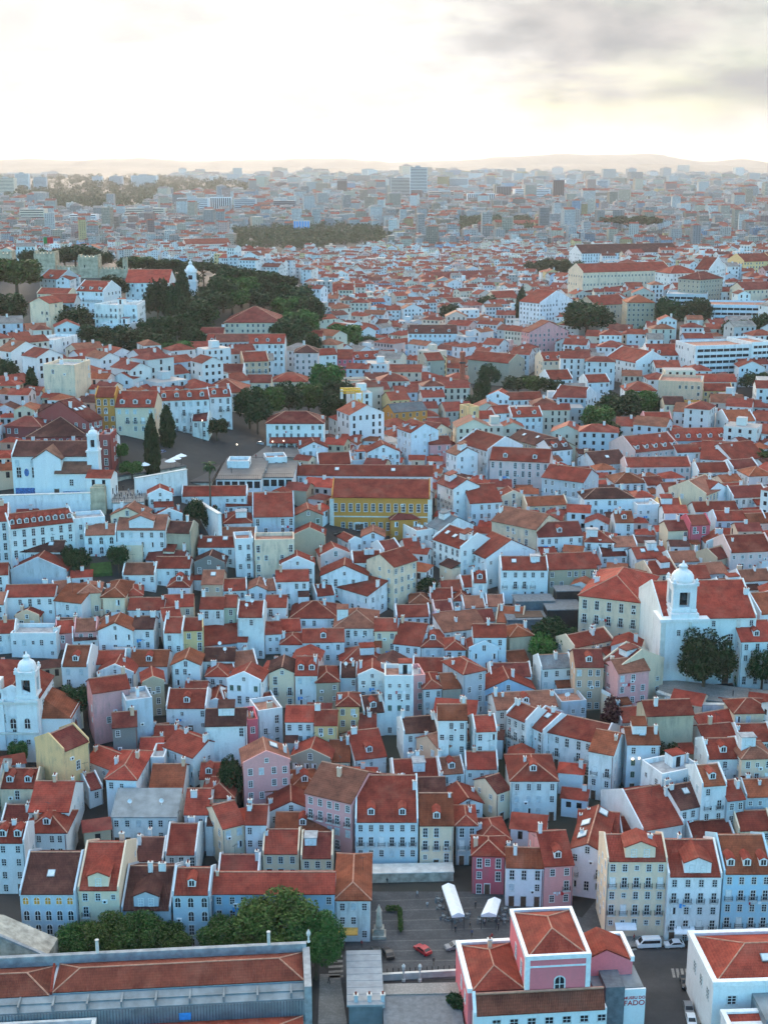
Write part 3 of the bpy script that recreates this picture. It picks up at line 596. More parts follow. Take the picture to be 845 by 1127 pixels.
BIG = """
palace/palace 637 655 704 663 38 4.2 h c l B S3 c4|pale stone palace with red hip roof and three rows of tall windows
palace/palace 365 547 473 548 20 4.2 g o r S2 Q|ochre yellow palace with white corner stones and arched door
long_house/long house 327 523 476 524 10 2.6 g W r k2|very long white building with thin red roof behind the ochre palace
hotel/hotel 127 448 170 448 17 3.6 g c r D3 B|cream hotel with three white dormers behind the cafe parasols
mansion/mansion 174 441 230 439 9 4 g W r D4 B|long white mansion with dormers behind the two cypresses
mansion/mansion 230 437 255 436 9 4 g W r D2 B|pale mansion end with balustraded balcony by the wooded square
annex/small building 211 463 229 463 6 2.2 g W m|little white building with maroon roof by the street lamp
gatehouse/gatehouse 105 437 127 437 8 4.2 g o r a|ochre building with an archway beside the cream hotel
red_palace/palace 6 469 46 470 11 2.2 h R m|crimson palace wing with white-framed windows above the old church
red_palace/palace 97 464 112 452 22 2.2 g R m k3|crimson palace range with rows of roof lights
red_palace/palace 30 481 96 480 22 1.6 h R d c1|broad brown roof of the crimson palace behind the old church
red_palace/palace 110 482 122 482 5 4 f R m|crimson palace end with white quoins beside the church tower
ruin_block/building 48 404 82 405 6 5 f c r x t|bare cream-white block on the slope below the ruins
terrace_house/building 3 380 34 381 12 2.2 g W d|white low building with grey-brown roof on the slope
terrace_house/building 35 376 59 377 6 4.2 f W r t|white narrow block beside the grey-brown roof
blank_block/apartment building 33 333 54 334 8 7 e c r x t|tall cream blank gable rising above round dark trees
grey_block/apartment building 54 333 82 333 9 6 g q r|grey terrace with red roof beside the tall cream gable
stacked_house/apartment building 84 320 114 321 11 5 g W r D3 B|white stepped houses with red dormers under the castle
stacked_house/apartment building 104 337 130 338 5 6 f W r B T|white stacked block with terraces, middle of the castle stair
stacked_house/apartment building 128 338 151 338 5 6 f W r B|white stacked block with dark open loggias beside the wood
stacked_house/apartment building 112 358 140 359 4 3.5 f W r B T|lowest white terraced block of the castle stair
castle_house/house block 44 306 66 307 9 3 g q r D1|blue-grey building with red roof beneath the castle tower
castle_house/house block 62 308 77 308 10 3 e W r|white gable beneath the castle keep
castle_house/house block 41 323 76 324 6 2.5 g c r|low cream range with red roof beneath the castle houses
hall/hall 138 311 186 311 14 4 g W l|white hall with a large plain red roof beside the spire
hall/hall 186 318 199 318 6 3 g W r|little white annex with red roof beside the spire
pavilion/pavilion 247 355 310 355 18 3 h c m|stone pavilion with great brown pyramid roof at the wood's edge
pavilion/pavilion 219 367 246 367 6 2 g c m|low brown-roofed wing of the pyramid-roofed pavilion
long_house/long house 227 378 313 378 10 4 g W r D7|long white building with skylit red roof below the pyramid pavilion
apartment_building/apartment building 268 398 296 397 10 4 g n r B|peach-orange building with balconies below the long skylit roof
apartment_building/apartment building 211 403 237 403 5 3.6 g W r|white building with flat red roof near the blue fence
apartment_building/apartment building 235 410 268 410 9 2.4 g W m|white building with a maroon roof beside the peach-orange one
villa/villa 223 432 270 432 16 2.4 h c r|villa with spreading red hip roof behind the square's trees
villa/villa 272 421 298 421 8 2.4 g c m|low villa with dark red roof behind the square's trees
villa/villa 299 420 338 420 10 2.4 h c r|cream villa with hip roof above the square's trees
villa/villa 293 466 356 466 13 3.8 h W m V|white villa with veranda and row of attic windows by the square
apartment_building/apartment building 322 370 355 370 5 4 g c r|cream apartment house by the wood's lane
apartment_building/apartment building 324 388 350 388 8 5 h k d|blush apartment house with brown roof by the wood's lane
apartment_building/apartment building 350 391 371 390 6 4 g W r|white apartment house behind the round lane tree
apartment_building/apartment building 371 395 388 395 10 4 g r r|dark crimson apartment house with steep red roof
apartment_building/apartment building 389 396 440 393 8 4 g l r D5|sky-blue apartment house with dormers beside the dark crimson one
apartment_building/apartment building 376 422 408 421 4 4 f c r t|bare cream block behind the crane
apartment_building/apartment building 384 455 417 453 12 4 h b d|pale blue house with dark roof under the crane
mansion/mansion 449 367 503 367 9 5.4 g b d D3 B|pale mansion with three small brown hip roofs
apartment_building/apartment building 469 397 489 396 8 5 g g r t|rough grey block beside the tall brick chimney
apartment_building/apartment building 526 399 558 400 11 3 g c r D3|cream building with red dormers behind the garden trees
apartment_building/apartment building 560 400 580 396 12 4 e g r x|bare grey gable in front of the pink gable house
pink_house/apartment building 582 366 625 364 12 5 e p r|rose pink gabled building on the upper slope beside cypresses
white_block/apartment building 594 334 630 331 14 6 e W r|white block with red side roof under the dark hill tree
cream_house/apartment building 545 328 570 327 7 3.4 g c r|cream building with a single window row beside the tall cypresses
cream_house/apartment building 597 397 633 396 9 3 g c r D3|pale yellow building with three dormers on the street bend
modern_block/apartment building 765 383 826 381 6 5.6 f W r G|long white modern apartment block with strip windows
modern_block/apartment building 827 379 850 378 6 5.6 f W s G|white modern block with glazed attic beside the strip-windowed block
row_house/apartment building 712 391 765 391 12 3.6 g W r D2|white building with two box dormers on a long red roof
row_house/apartment building 667 393 700 404 12 4 g W r c4|white angled terrace with many windows and stepped red roof
row_house/apartment building 646 421 671 420 8 3.4 g W r|white corner building with bright roof by the tree garden
row_house/apartment building 688 430 722 430 10 3.4 h W r|white building with hip roof above the dark tree garden
row_house/apartment building 766 420 810 420 8 3 g W r|white long low building below the strip-windowed block
peach_block/apartment building 724 421 772 423 7 5 f n r t|large peach block with rooftop clutter
yellow_house/apartment building 773 430 806 430 7 2.8 g y r|bright yellow building with hip-like red roof on the upper slope
yellow_house/apartment building 753 447 775 447 4 3 f o r|ochre block beneath the bright yellow building
cream_house/apartment building 731 445 753 445 7 3.6 g c d|cream narrow building with open dark roof frame
row_house/apartment building 453 428 470 427 6 3 g c r|cream building with red roof by the tall brick chimney's foot
row_house/apartment building 535 437 560 438 10 3.4 e W r|white gabled house with garden below the bare grey gable
row_house/apartment building 560 440 597 439 6 3 g W r|white low range along the steep dark lane
row_house/apartment building 607 438 640 441 14 3 g W r|white house with wide bright roofs beside the steep dark lane
row_house/apartment building 604 418 630 417 10 3 g W r|white house with square red roof at the top of the steep lane
convent_church/convent 640 279 747 277 13 4 g W d a|long white convent church with brown roof on the hill crest
convent/convent 641 300 738 297 9 6 g c r S3|long pale convent block with plain rows of windows on the hill
convent/convent 737 301 768 300 8 5.6 h W r|white end pavilion of the hill convent
convent/convent 640 321 700 320 6 2.4 g c r|low red-roofed range in front of the hill convent
old_palace/palace 690 333 720 333 9 6 h t o|tan tower-like palace with hip roof over the terraced garden
old_palace/palace 655 336 690 334 10 5 g t r t|weathered tan palace wing with uneven red roof
gable_block/apartment building 780 297 811 292 12 7 e W r|big white gable block on the hill
stone_block/apartment building 770 308 795 306 8 7 h g m|brown stone block with pale window frames on the hill
yellow_block/apartment building 818 288 850 287 8 5 g y r|yellow building on the far hill edge
cream_block/apartment building 818 319 850 318 8 5 g c m|cream building with three window rows above the glass school
glass_school/school 778 337 850 338 5 4.4 f b s G|long pale modern school with two glazed strips
glass_school/school 733 325 778 326 5 4.4 f q s G|grey modern school wing above the terraced garden
long_building/building 472 309 548 306 9 2.6 g c m|long building with dull red roof across the lower town
pink_building/building 205 269 254 268 9 5 g k r S3|large pale pink building with broad red roof beyond the castle wood
market_building/building 349 324 390 324 12 2 g c l|large plain red-roofed shed beyond the castle wood
school/school 567 247 607 246 6 4 g b r|pale building with long red roof by the distant park
"""
# ------------------------------------------------------------------ houses
SH, WS = 2.4, .78      # storey height, size of the fittings
WALL = dict(w=(.79, .79, .78), W=(.84, .84, .83), B=(.54, .62, .67), b=(.70, .78, .82), l=(.44, .63, .76), c=(.84, .66, .48), y=(.82, .55, .27),
            p=(.78, .38, .36), k=(.80, .60, .55), r=(.66, .13, .16), R=(.34, .085, .075), o=(.64, .285, .065), g=(.42, .37, .29), q=(.52, .56, .59), d=(.22, .21, .20),
            n=(.74, .49, .34), t=(.52, .43, .31), e=(.58, .64, .50), v=(.58, .44, .54))
ROOF = dict(r=(.262, .050, .034), o=(.275, .080, .042), d=(.090, .034, .030), l=(.34, .058, .040), s=(.20, .24, .27), m=(.19, .042, .036), f=(.31, .125, .085))
def win_mesh(kind, w, h):
    b = MB(); t = .13
    # the surround stands proud of the wall (which is the plane y=0); 0 trim 1 glass 2 white 3 shutter
    b.box(-w / 2 - t, -.06, -h / 2 - t, -w / 2, .02, h / 2 + t); b.box(w / 2, -.06, -h / 2 - t, w / 2 + t, .02, h / 2 + t)
    b.box(-w / 2, -.06, h / 2, w / 2, .02, h / 2 + t); b.box(-w / 2 - t - .05, -.10, -h / 2 - t - .05, w / 2 + t + .05, .02, -h / 2 - .001)
    if kind == 'shut':
        for s in (-1, 1):
            b.box(min(0, s * w / 2) + .02, -.05, -h / 2, max(0, s * w / 2) - .02, 0, h / 2, 3)
    elif kind == 'half':
        b.box(-w / 2, -.045, -h / 2, 0, 0, h / 2, 3); b.box(0, -.012, -h / 2, w / 2, 0, h / 2, 1)
    else:
        b.box(-.035, -.05, -h / 2, .035, -.013, h / 2, 2)
        for z in ((-h / 6, h / 5) if h > 1.3 else (0,)): b.box(-w / 2, -.045, z - .03, w / 2, -.013, z + .03, 2)
        for s in (-1, 1): b.box(s * w / 2 - .04, -.048, -h / 2, s * w / 2 + .04, -.013, h / 2, 2)
    return b
def pane_mesh(w, h):
    b = MB(); b.box(-w / 2, -.012, -h / 2, w / 2, 0, h / 2); return b.data('pane', ['glass'], False)
def arch_mesh(w, h, fill='glass'):
    b = MB(); n = 8; o, i = [], []
    for k in range(n + 1):
        a = PI * k / n; i.append((w / 2 * math.cos(a), h / 2 - w / 2 + w / 2 * math.sin(a))); o.append(((w / 2 + .16) * math.cos(a), h / 2 - w / 2 + (w / 2 + .16) * math.sin(a)))
    i = [(w / 2, -h / 2)] + i + [(-w / 2, -h / 2)]; o = [(w / 2 + .16, -h / 2)] + o + [(-w / 2 - .16, -h / 2)]
    for k in range(len(i) - 1):
        a, c, d, e = o[k], o[k + 1], i[k + 1], i[k]
        b.poly([(a[0], -.07, a[1]), (e[0], -.07, e[1]), (d[0], -.07, d[1]), (c[0], -.07, c[1])], 0)
        b.poly([(c[0], -.07, c[1]), (c[0], .02, c[1]), (a[0], .02, a[1]), (a[0], -.07, a[1])], 0)
        b.poly([(e[0], -.07, e[1]), (e[0], .02, e[1]), (d[0], .02, d[1]), (d[0], -.07, d[1])], 0)
    b.poly([(x, -.015, z) for x, z in i][::-1], 1)
    b.box(-.04, -.05, -h / 2, .04, -.02, h / 2 - .05, 2); b.box(-w / 2, -.05, 0, w / 2, -.02, .07, 2)
    b.box(-w / 2 - .2, -.1, -h / 2 - .15, w / 2 + .2, .02, -h / 2, 0)
    return b.data('arched_window', ['trim', fill, 'white'], False)
WM = {}
for key, kind, w, h, sh in (('sash', 'sash', .95, 1.5, 'blind'), ('french', 'sash', 1.0, 2.15, 'blind'), ('small', 'sash', .75, .95, 'blind'), ('wide', 'sash', 1.5, 1.3, 'blind'),
                            ('shut', 'shut', .95, 1.5, 'blind'), ('half', 'half', .95, 1.5, 'white'), ('fshut', 'shut', 1.0, 2.15, 'white'), ('green', 'shut', .95, 1.5, 'shutter_green'),
                            ('tall', 'sash', 1.15, 2.6, 'blind')):
    b = win_mesh(kind, w, h); pane = kind == 'sash'
    WM[key] = (b.data('window', ['trim', 'glass', 'white', sh], False), pane_mesh(w, h) if pane else None, w, h)
WM['arch'] = (arch_mesh(1.0, 2.1), None, 1.0, 2.1)
WM['archo'] = (arch_mesh(1.05, 1.5, 'shutter_orange'), None, 1.05, 1.5)
def _plain(kind):  # windows on distant walls: one small mesh, surround and glass
    b = MB(); w, h = .95, 1.5
    b.box(-w / 2 - .1, -.05, -h / 2 - .1, w / 2 + .1, .02, h / 2 + .1, 0); b.box(-w / 2, -.065, -h / 2, w / 2, -.051, h / 2, 1); b.box(-.04, -.08, -h / 2, .04, -.066, h / 2, 0)
    return b.data('window', ['trim', 'glass'], False)
WM['far'] = (_plain(0), None, .95, 1.5)
def _door():
    b = MB(); b.box(-.7, -.06, 0, -.55, .02, 2.5); b.box(.55, -.06, 0, .7, .02, 2.5); b.box(-.55, -.06, 2.3, .55, .02, 2.5); b.box(-.55, -.03, 0, .55, 0, 2.3, 1)
    b.box(-.45, -.05, .2, -.06, -.031, 1.0, 1); b.box(.06, -.05, .2, .45, -.031, 1.0, 1); b.box(-.45, -.05, 1.2, -.06, -.031, 2.1, 1); b.box(.06, -.05, 1.2, .45, -.031, 2.1, 1)
    return b.data('door', ['trim', 'wood'], False)
DOOR = _door()
def _balc(w):
    b = MB(); b.box(-w / 2, -.62, -.14, w / 2, .02, 0, 0)
    for z in (.45, .95): b.box(-w / 2, -.60, z, w / 2, -.56, z + .05, 1)
    n = max(4, int(w / .17))
    for i in range(n + 1):
        x = -w / 2 + .03 + (w - .06) * i / n; b.box(x - .018, -.59, 0, x + .018, -.565, .97, 1)
    for s in (-1, 1):
        b.box(s * w / 2 - .03, -.6, .95, s * w / 2 + .03, 0, 1.0, 1)
        for y in (-.4, -.2): b.box(s * w / 2 - .02, y - .015, 0, s * w / 2 + .02, y + .015, .95, 1)
    return b.data('balcony', ['trim', 'iron'], False)
BAL = {w: _balc(w) for w in (1.5, 2.6, 6.0)}
def _dormer(w=1.45, h=1.25, p=.5):
    b = MB(); d = h / p + .3; ap = h + w * .28
    b.mesh([(-w / 2, 0, -.4), (w / 2, 0, -.4), (w / 2, 0, h), (0, 0, ap), (-w / 2, 0, h)], [(0, 1, 2, 3, 4)], 0)
    for s in (-1, 1):
        q = [(s * w / 2, 0, -.4), (s * w / 2, d, -.4), (s * w / 2, d, h), (s * w / 2, 0, h)]; b.poly(q if s > 0 else q[::-1], 0)
        b.mesh([(s * (w / 2 + .18), -.15, h - .1), (s * (w / 2 + .18), d + .3, h - .1), (0, d + .3, ap + .02), (0, -.15, ap + .02), (s * (w / 2 + .18), -.15, h + .04), (s * (w / 2 + .18), d + .3, h + .04), (0, d + .3, ap + .16), (0, -.15, ap + .16)],
               [(4, 5, 6, 7), (0, 3, 2, 1), (0, 4, 7, 3), (0, 1, 5, 4)], 1)
    b.box(-w * .32, -.03, .12, w * .32, 0, h * .92, 2); b.box(-.04, -.05, .12, .04, -.031, h * .92, 3)
    b.box(-w * .40, -.06, .02, w * .40, 0, .10, 3); b.box(-w * .40, -.05, .10, -w * .32, 0, h * .98, 3); b.box(w * .32, -.05, .10, w * .40, 0, h * .98, 3)
    return b.data('dormer', ['plaster', 'tile_red', 'glass', 'white'])
DORM = _dormer()
def _chim(w, d, h):
    b = MB(); b.box(-w / 2, -d / 2, -1.2, w / 2, d / 2, h, 0); b.box(-w / 2 - .09, -d / 2 - .09, h + .001, w / 2 + .09, d / 2 + .09, h + .13, 1)
    n = 2 if d > .7 else 1
    for i in range(n):
        y = (i - (n - 1) / 2) * .45; b.lathe([(.13, h + .13), (.16, h + .5), (.1, h + .55)], 7, (0, y), 2)
    return b.data('chimney', ['plaster', 'limestone', 'tile_red'])
CHIM = [_chim(.6, .9, 1.1), _chim(.7, 1.4, 1.5), _chim(.55, .55, .9), _chim(.9, .7, 1.9)]
def _sky():
    b = MB(); b.box(-.55, 0, 0, .55, 1.3, .14, 0); b.box(-.46, .09, .141, .46, 1.21, .16, 1); return b.data('skylight', ['metal_grey', 'blind'])
SKYL = _sky()
def _dish():
    b = MB(); b.tube((0, 0, -.2), (0, 0, .9), .03, .03, 5); b.tube((0, 0, .9), (0, -.25, 1.0), .02, .02, 4)
    pr = [(0.02, 0), (.25, .05), (.42, .16), (.40, .17), (.24, .07), (.02, .03)]
    v0 = len(b.v); b.lathe(pr, 10); rot = Matrix.Rotation(R(70), 4, 'X')
    for i in range(v0, len(b.v)): b.v[i] = tuple(rot @ Vector(b.v[i]) + Vector((0, -.02, .95)))
    return b.data('satellite_dish', ['white'], False)
DISH = _dish()
def _aerial():
    b = MB(); b.tube((0, 0, -.3), (0, 0, 2.4), .025, .02, 4); b.box(-.012, -.6, 2.2, .012, .6, 2.23)
    for i in range(6): b.box(-.3 + i * .02, -.55 + i * .2, 2.2, .3 - i * .02, -.53 + i * .2, 2.22)
    return b.data('aerial', ['iron'], False)
AERIAL = _aerial()
def _awn():
    b = MB(); b.mesh([(-1.5, 0, .9), (1.5, 0, .9), (1.5, -1.5, .25), (-1.5, -1.5, .25), (-1.5, 0, .84), (1.5, 0, .84), (1.5, -1.5, .02), (-1.5, -1.5, .02)], [(0, 3, 2, 1), (4, 5, 6, 7), (3, 7, 6, 2), (0, 4, 7, 3), (1, 2, 6, 5)])
    return b
AWN = {m: _awn().data('awning', [m], False) for m in ('canvas', 'awning_orange')}
def _cool():
    b = MB(); b.box(-.4, -.3, 0, .4, 0, .55, 0); b.lathe([(.02, 0), (.2, 0), (.2, .02), (.02, .02)], 10, m=1)
    for i in range(len(b.v) - 40, len(b.v)): v = b.v[i]; b.v[i] = (v[0], -.301 - v[2], .28 + v[1])
    return b.data('cooler_box', ['white', 'dark'], False)
COOL = _cool()
def _wash(k):
    b = MB(); b.tube((-1.1, 0, 0), (1.1, 0, 0), .012, .012, 4, 0); x = -1.0; random.seed(40 + k)
    for s in (-1, 1): b.tube((s * 1.1, 0, 0), (s * 1.1, .25, 0), .012, .012, 4, 0)
    while x < .8:
        w, l = random.uniform(.25, .55), random.uniform(.35, .8); q = random.uniform(-.03, .03)
        b.mesh([(x, -.01, 0), (x + w, -.01, 0), (x + w, -.01 + q, -l), (x + w / 2, -.03, -l * .98), (x, -.01 - q, -l), (x, .012, 0), (x + w, .012, 0), (x + w, .012 + q, -l), (x + w / 2, -.008, -l * .98), (x, .012 - q, -l)], [(0, 4, 3, 2, 1), (5, 6, 7, 8, 9)], random.choice((1, 1, 2, 3, 4))); x += w + random.uniform(.04, .2)
    return b.data('washing', ['iron', 'canvas', 'blue', 'red_paint', 'blind'], False)
WASH = [_wash(k) for k in range(4)]; random.seed(21)
OCC = []           # footprints, for the infill: (x, y, radius)
ROOTS = {}
def jit(c, a=.05): 
    f = 1 + random.uniform(-a, a); return tuple(min(.86, v * f * (1 + random.uniform(-.015, .015))) for v in c)
def house(x0, y0, x1, y1, dy, n, rt, wc, rc, flags='', label='', name='house', cat='house', group=None):
    fl = flags.split(); has = lambda k: any(f == k or (f[0] == k and f[1:].isdigit()) for f in fl)
    num = lambda k, d=0: next((int(f[1:]) for f in fl if f[0] == k and f[1:].isdigit()), d)
    h = n * SH; m = at((x0 + x1) / 2, (y0 + y1) / 2, h)
    P0, P1 = on(x0, y0, m.z), on(x1, y1, m.z); e = P1 - P0; yaw = math.atan2(e.y, e.x)
    s, dep = scale_at(m); W = e.length
    yaw = max(-R(62), min(R(62), yaw)); W = min(W, 1.6 * (x1 - x0) / s)
    p = {'h': .48, 'g': .50, 'e': .46}.get(rt, .5); sd, cd = math.sin(dep), math.cos(dep)
    ey = abs(math.cos(yaw)); k = dy / s
    if rt in 'gh': D = 2 * k / (sd * ey + p * cd)
    elif rt == 'e': D = (k - W * p / 2 * cd) / (sd * ey)
    elif rt == 's': D = k / (sd * ey + .3 * cd)
    else: D = k / (sd * ey)
    lo = 6.5 if name == 'house' else 8
    D = max(lo, min(24, D)); far = m.y > 420; near = m.y < 252
    c_, s_ = math.cos(yaw), math.sin(yaw); base = m.z - h
    def wpos(x, y): return (P0.x + c_ * x - s_ * y, P0.y + s_ * x + c_ * y)
    zb = min(T(*wpos(x, y)) for x in (0, W) for y in (0, D)) - base - .8
    OCC.append((*wpos(W / 2, D / 2), max(W, D) * .5 + 1, W, D, yaw))
    root = thing(name, (P0.x, P0.y, base), yaw, label, cat, group)
    ROOTS[label] = root
    stain = 1.0 if 't' in fl else random.choice((.3, .5, .7, .95))
    col = (*jit(WALL[wc]), stain); rc2 = rc if rc in 'lsmd' or 'K' in fl or name != 'house' or random.random() < .60 else random.choice('rroffm'); rcol = (*(lambda c, f: tuple(v * f for v in c))(jit(ROOF[rc2], .1), random.uniform(.68, 1.25)), 1)
    # ---- walls
    b = MB(); top = h
    def quad(a, c2, z0a, z1a, z0b, z1b): b.poly([(*a, z0a), (*c2, z0b), (*c2, z1b), (*a, z1a)])
    A, B_, C_, D_ = (0, 0), (W, 0), (W, D), (0, D)
    if rt == 'f':
        ph = .9; t = .3
        for a, c2 in ((A, B_), (B_, C_), (C_, D_), (D_, A)): quad(a, c2, zb, h + ph, zb, h + ph)
        i = [(t, t), (W - t, t), (W - t, D - t), (t, D - t)]; o = [A, B_, C_, D_]
        for q in range(4):
            r = (q + 1) % 4
            b.poly([(*o[q], h + ph), (*o[r], h + ph), (*i[r], h + ph), (*i[q], h + ph)])
            b.poly([(*i[q], h + ph), (*i[r], h + ph), (*i[r], h), (*i[q], h)])
    elif rt == 's':
        q = D * .3
        quad(A, B_, zb, h, zb, h); quad(B_, C_, zb, h, zb, h + q); quad(C_, D_, zb, h + q, zb, h + q); quad(D_, A, zb, h + q, zb, h)
    elif rt == 'g':
        quad(A, B_, zb, h, zb, h); quad(C_, D_, zb, h, zb, h); a = h + p * D / 2
        b.poly([(W, 0, zb), (W, D, zb), (W, D, h), (W, D / 2, a), (W, 0, h)]); b.poly([(0, D, zb), (0, 0, zb), (0, 0, h), (0, D / 2, a), (0, D, h)])
    elif rt == 'e':
        quad(B_, C_, zb, h, zb, h); quad(D_, A, zb, h, zb, h); a = h + p * W / 2
        b.poly([(0, 0, zb), (W, 0, zb), (W, 0, h), (W / 2, 0, a), (0, 0, h)]); b.poly([(W, D, zb), (0, D, zb), (0, D, h), (W / 2, D, a), (W, D, h)])
    else:
        for a, c2 in ((A, B_), (B_, C_), (C_, D_), (D_, A)): quad(a, c2, zb, h, zb, h)
    para = 'K' in fl or (rt in 'ge' and random.random() < .5)
    if para and rt == 'g':       # white fire walls rising above the tiles at the party walls
        for xx in ((-.03, .24), (W - .24, W + .03)):
            b.prism([(-.08, h - .1), (D / 2, h + p * D / 2 - .1), (D + .08, h - .1), (D + .08, h + .55), (D / 2, h + p * D / 2 + .6), (-.08, h + .55)], xx[0], xx[1], 0)
    if para and rt == 'e':
        b.prism([(-.08, h - .1), (W / 2, h + p * W / 2 - .1), (W + .08, h - .1), (W + .08, h + .5), (W / 2, h + p * W / 2 + .55), (-.08, h + .5)], -.05, .26, 1)
    if rt in 'gh' and not far:   # cornice under the eave
        b.box(-.06, -.16, h - .42, W + .06, -.003, h - .16)
    b.build('wall', ['plaster'], root, col)
    # ---- roof
    b = MB(); o_ = .32; t = .2; rl = 'roof'
    if rt == 'f':
        b.box(.303, .303, h - .2, W - .303, D - .303, h + .02); mats = ['terrace']
        roof = b.build('roof', [random.choice(('roof_gravel', 'roof_terracotta'))], root, rcol)
    else:
        if rt == 's':
            q = D * .3; b.prism([(-o_, h - .3 * o_ + .02), (D + o_, h + q + .3 * o_ + .02), (D + o_, h + q + .3 * o_ + t), (-o_, h - .3 * o_ + t)], -.1, W + .1, 0)
        elif rt == 'g':
            a = h + p * D / 2; xx = (.25, W - .25) if para else (-.12, W + .12)
            b.prism([(-o_, h - p * o_ + .02), (D / 2, a + .02), (D + o_, h - p * o_ + .02), (D + o_, h - p * o_ + t), (D / 2, a + t + .02), (-o_, h - p * o_ + t)], *xx, 0)
            b.tube((xx[0], D / 2, a + t), (xx[1], D / 2, a + t), .13, .13, 6, 1)
        elif rt == 'e':
            a = h + p * W / 2; y0_ = .27 if para else -.2
            b.prism([(-o_, h - p * o_ + .02), (W / 2, a + .02), (W + o_, h - p * o_ + .02), (W + o_, h - p * o_ + t), (W / 2, a + t + .02), (-o_, h - p * o_ + t)], y0_, D + .15, 1)
            b.tube((W / 2, y0_, a + t), (W / 2, D + .15, a + t), .13, .13, 6, 1)
        else:
            r_ = min(W, D) / 2; a = h + p * r_; z0 = h - p * o_ + .02
            k0 = [(-o_, -o_), (W + o_, -o_), (W + o_, D + o_), (-o_, D + o_)]
            if W >= D: g0, g1 = (r_, D / 2), (W - r_ + .01, D / 2)
            else: g0, g1 = (W / 2, r_), (W / 2, D - r_ + .01)
            vs = [(*q, z0) for q in k0] + [(*q, z0 + t) for q in k0] + [(*g0, a + t), (*g1, a + t)]
            fs = [(3, 2, 1, 0), (0, 1, 5, 4), (1, 2, 6, 5), (2, 3, 7, 6), (3, 0, 4, 7)]
            fs += [(4, 5, 9, 8), (5, 6, 9), (6, 7, 8, 9), (7, 4, 8)] if W >= D else [(4, 5, 8), (5, 6, 9, 8), (6, 7, 9), (7, 4, 8, 9)]
            b.mesh(vs, fs, 0)
            hp = ((4, 8), (7, 8), (5, 9), (6, 9), (8, 9)) if W >= D else ((4, 8), (5, 8), (6, 9), (7, 9), (8, 9))
            for u, w_ in hp: b.tube(vs[u], vs[w_], .12, .12, 5, 1)
        tm = 'metal_grey' if rc == 's' and rt == 's' else 'tile'
        roof = b.build('roof', [tm, 'mortar'], root, rcol)
    def zroof(x, y):
        if rt == 'g': return h + p * min(y, D - y)
        if rt == 'e': return h + p * min(x, W - x)
        if rt == 'h': return h + p * max(0, min(x, W - x, y, D - y))
        return h + (.3 * y if rt == 's' else 0)
    # ---- things on the roof
    nc = num('c', 0) or (random.choice((0, 1, 1, 2)) if not far else random.choice((0, 0, 1)))
    for i in range(nc):
        x = random.choice((.5, W - .5, random.uniform(.15, .85) * W)); y = D * random.uniform(.3, .65)
        put('chimney', random.choice(CHIM), roof, (x, y, zroof(x, y) + .1), random.choice((0, PI / 2)), sc=(.8, .8, .85), color=(*jit(WALL['w' if random.random() < .8 else 'n']), .6))
    for i in range(num('k', 0)):
        x = W * (i + .7) / (num('k') + .4); y = random.uniform(.18, .3) * D
        if rt == 'g': put('skylight', SKYL, roof, (x, y, zroof(x, y) + .24), sc=(1.1, 1, 1)).rotation_euler = (math.atan(p), 0, 0)
        elif rt == 'e':
            x = W * random.choice((.7, .25)); y = D * (i + .6) / (num('k') + .2); q = put('skylight', SKYL, roof, (x, y, zroof(x, y) + .3), sc=(1.5, 1.6, 1)); q.rotation_euler = (0, math.atan(p) * (1 if x > W / 2 else -1), 0)
        else: put('skylight', SKYL, roof, (W / 2, D * .14, zroof(W / 2, D * .14) + .26)).rotation_euler = (math.atan(p), 0, 0)
    nd = num('D', 0)
    for i in range(nd):
        x = W * (i + .5) / nd; y = min(1.0, D * .12)
        if rt == 'f': break
        if rt == 'e': x, y = W / 2, .4
        if rt == 'h' and nd == 1: y = D * .16
        put('dormer', DORM, roof, (x, y, zroof(x, y) + .25), sc=(.85, .85, .85) if W > 2.0 * nd else (.68, .85, .8), color=(*jit(WALL['W']), .2))
    if 'v' in fl:
        for i in range(2):
            x, y = W * random.uniform(.2, .8), D * random.uniform(.2, .5); put('satellite_dish', DISH, roof, (x, y, zroof(x, y) + .2), random.uniform(-.6, .6))
    elif not far and random.random() < .4:
        x, y = W * random.uniform(.2, .8), D * random.uniform(.3, .6); put('aerial', AERIAL, roof, (x, y, zroof(x, y) + .2), random.uniform(0, 3))
    if name == 'house' and not far and rt in 'gh' and not nd and 'K' not in fl and W > 5.2 and D > 7 and random.random() < .30:   # a room built up through the tiles
        w4, d4 = random.uniform(1.9, min(3.4, W * .5)), random.uniform(1.8, 2.8); x4 = random.uniform(.4, W - w4 - .4); y4 = D * random.uniform(.16, .34); z4 = zroof(W / 2 if rt == 'h' else x4, y4); h4 = random.uniform(1.5, 2.1)
        b = MB(); b.box(x4, y4, z4 - 1.0, x4 + w4, y4 + d4, z4 + h4); rr = b.build('roof_room', ['plaster'], root, (*jit(WALL[random.choice('wWWc')]), .5))
        b = MB(); q = random.choice((.12, .3, -.0)); b.prism([(y4 - .2, z4 + h4 + .01), (y4 + d4 + .2, z4 + h4 + .01 + q * d4), (y4 + d4 + .2, z4 + h4 + .17 + q * d4), (y4 - .2, z4 + h4 + .17)], x4 - .15, x4 + w4 + .15, 0); b.build('roof', ['tile' if q else 'roof_gravel'], rr, rcol)
        put('window', WM['wide' if w4 > 2.4 else 'small'][0], rr, (x4 + w4 / 2, y4, z4 + h4 * .5), 0, (WS, 1, WS * .9))
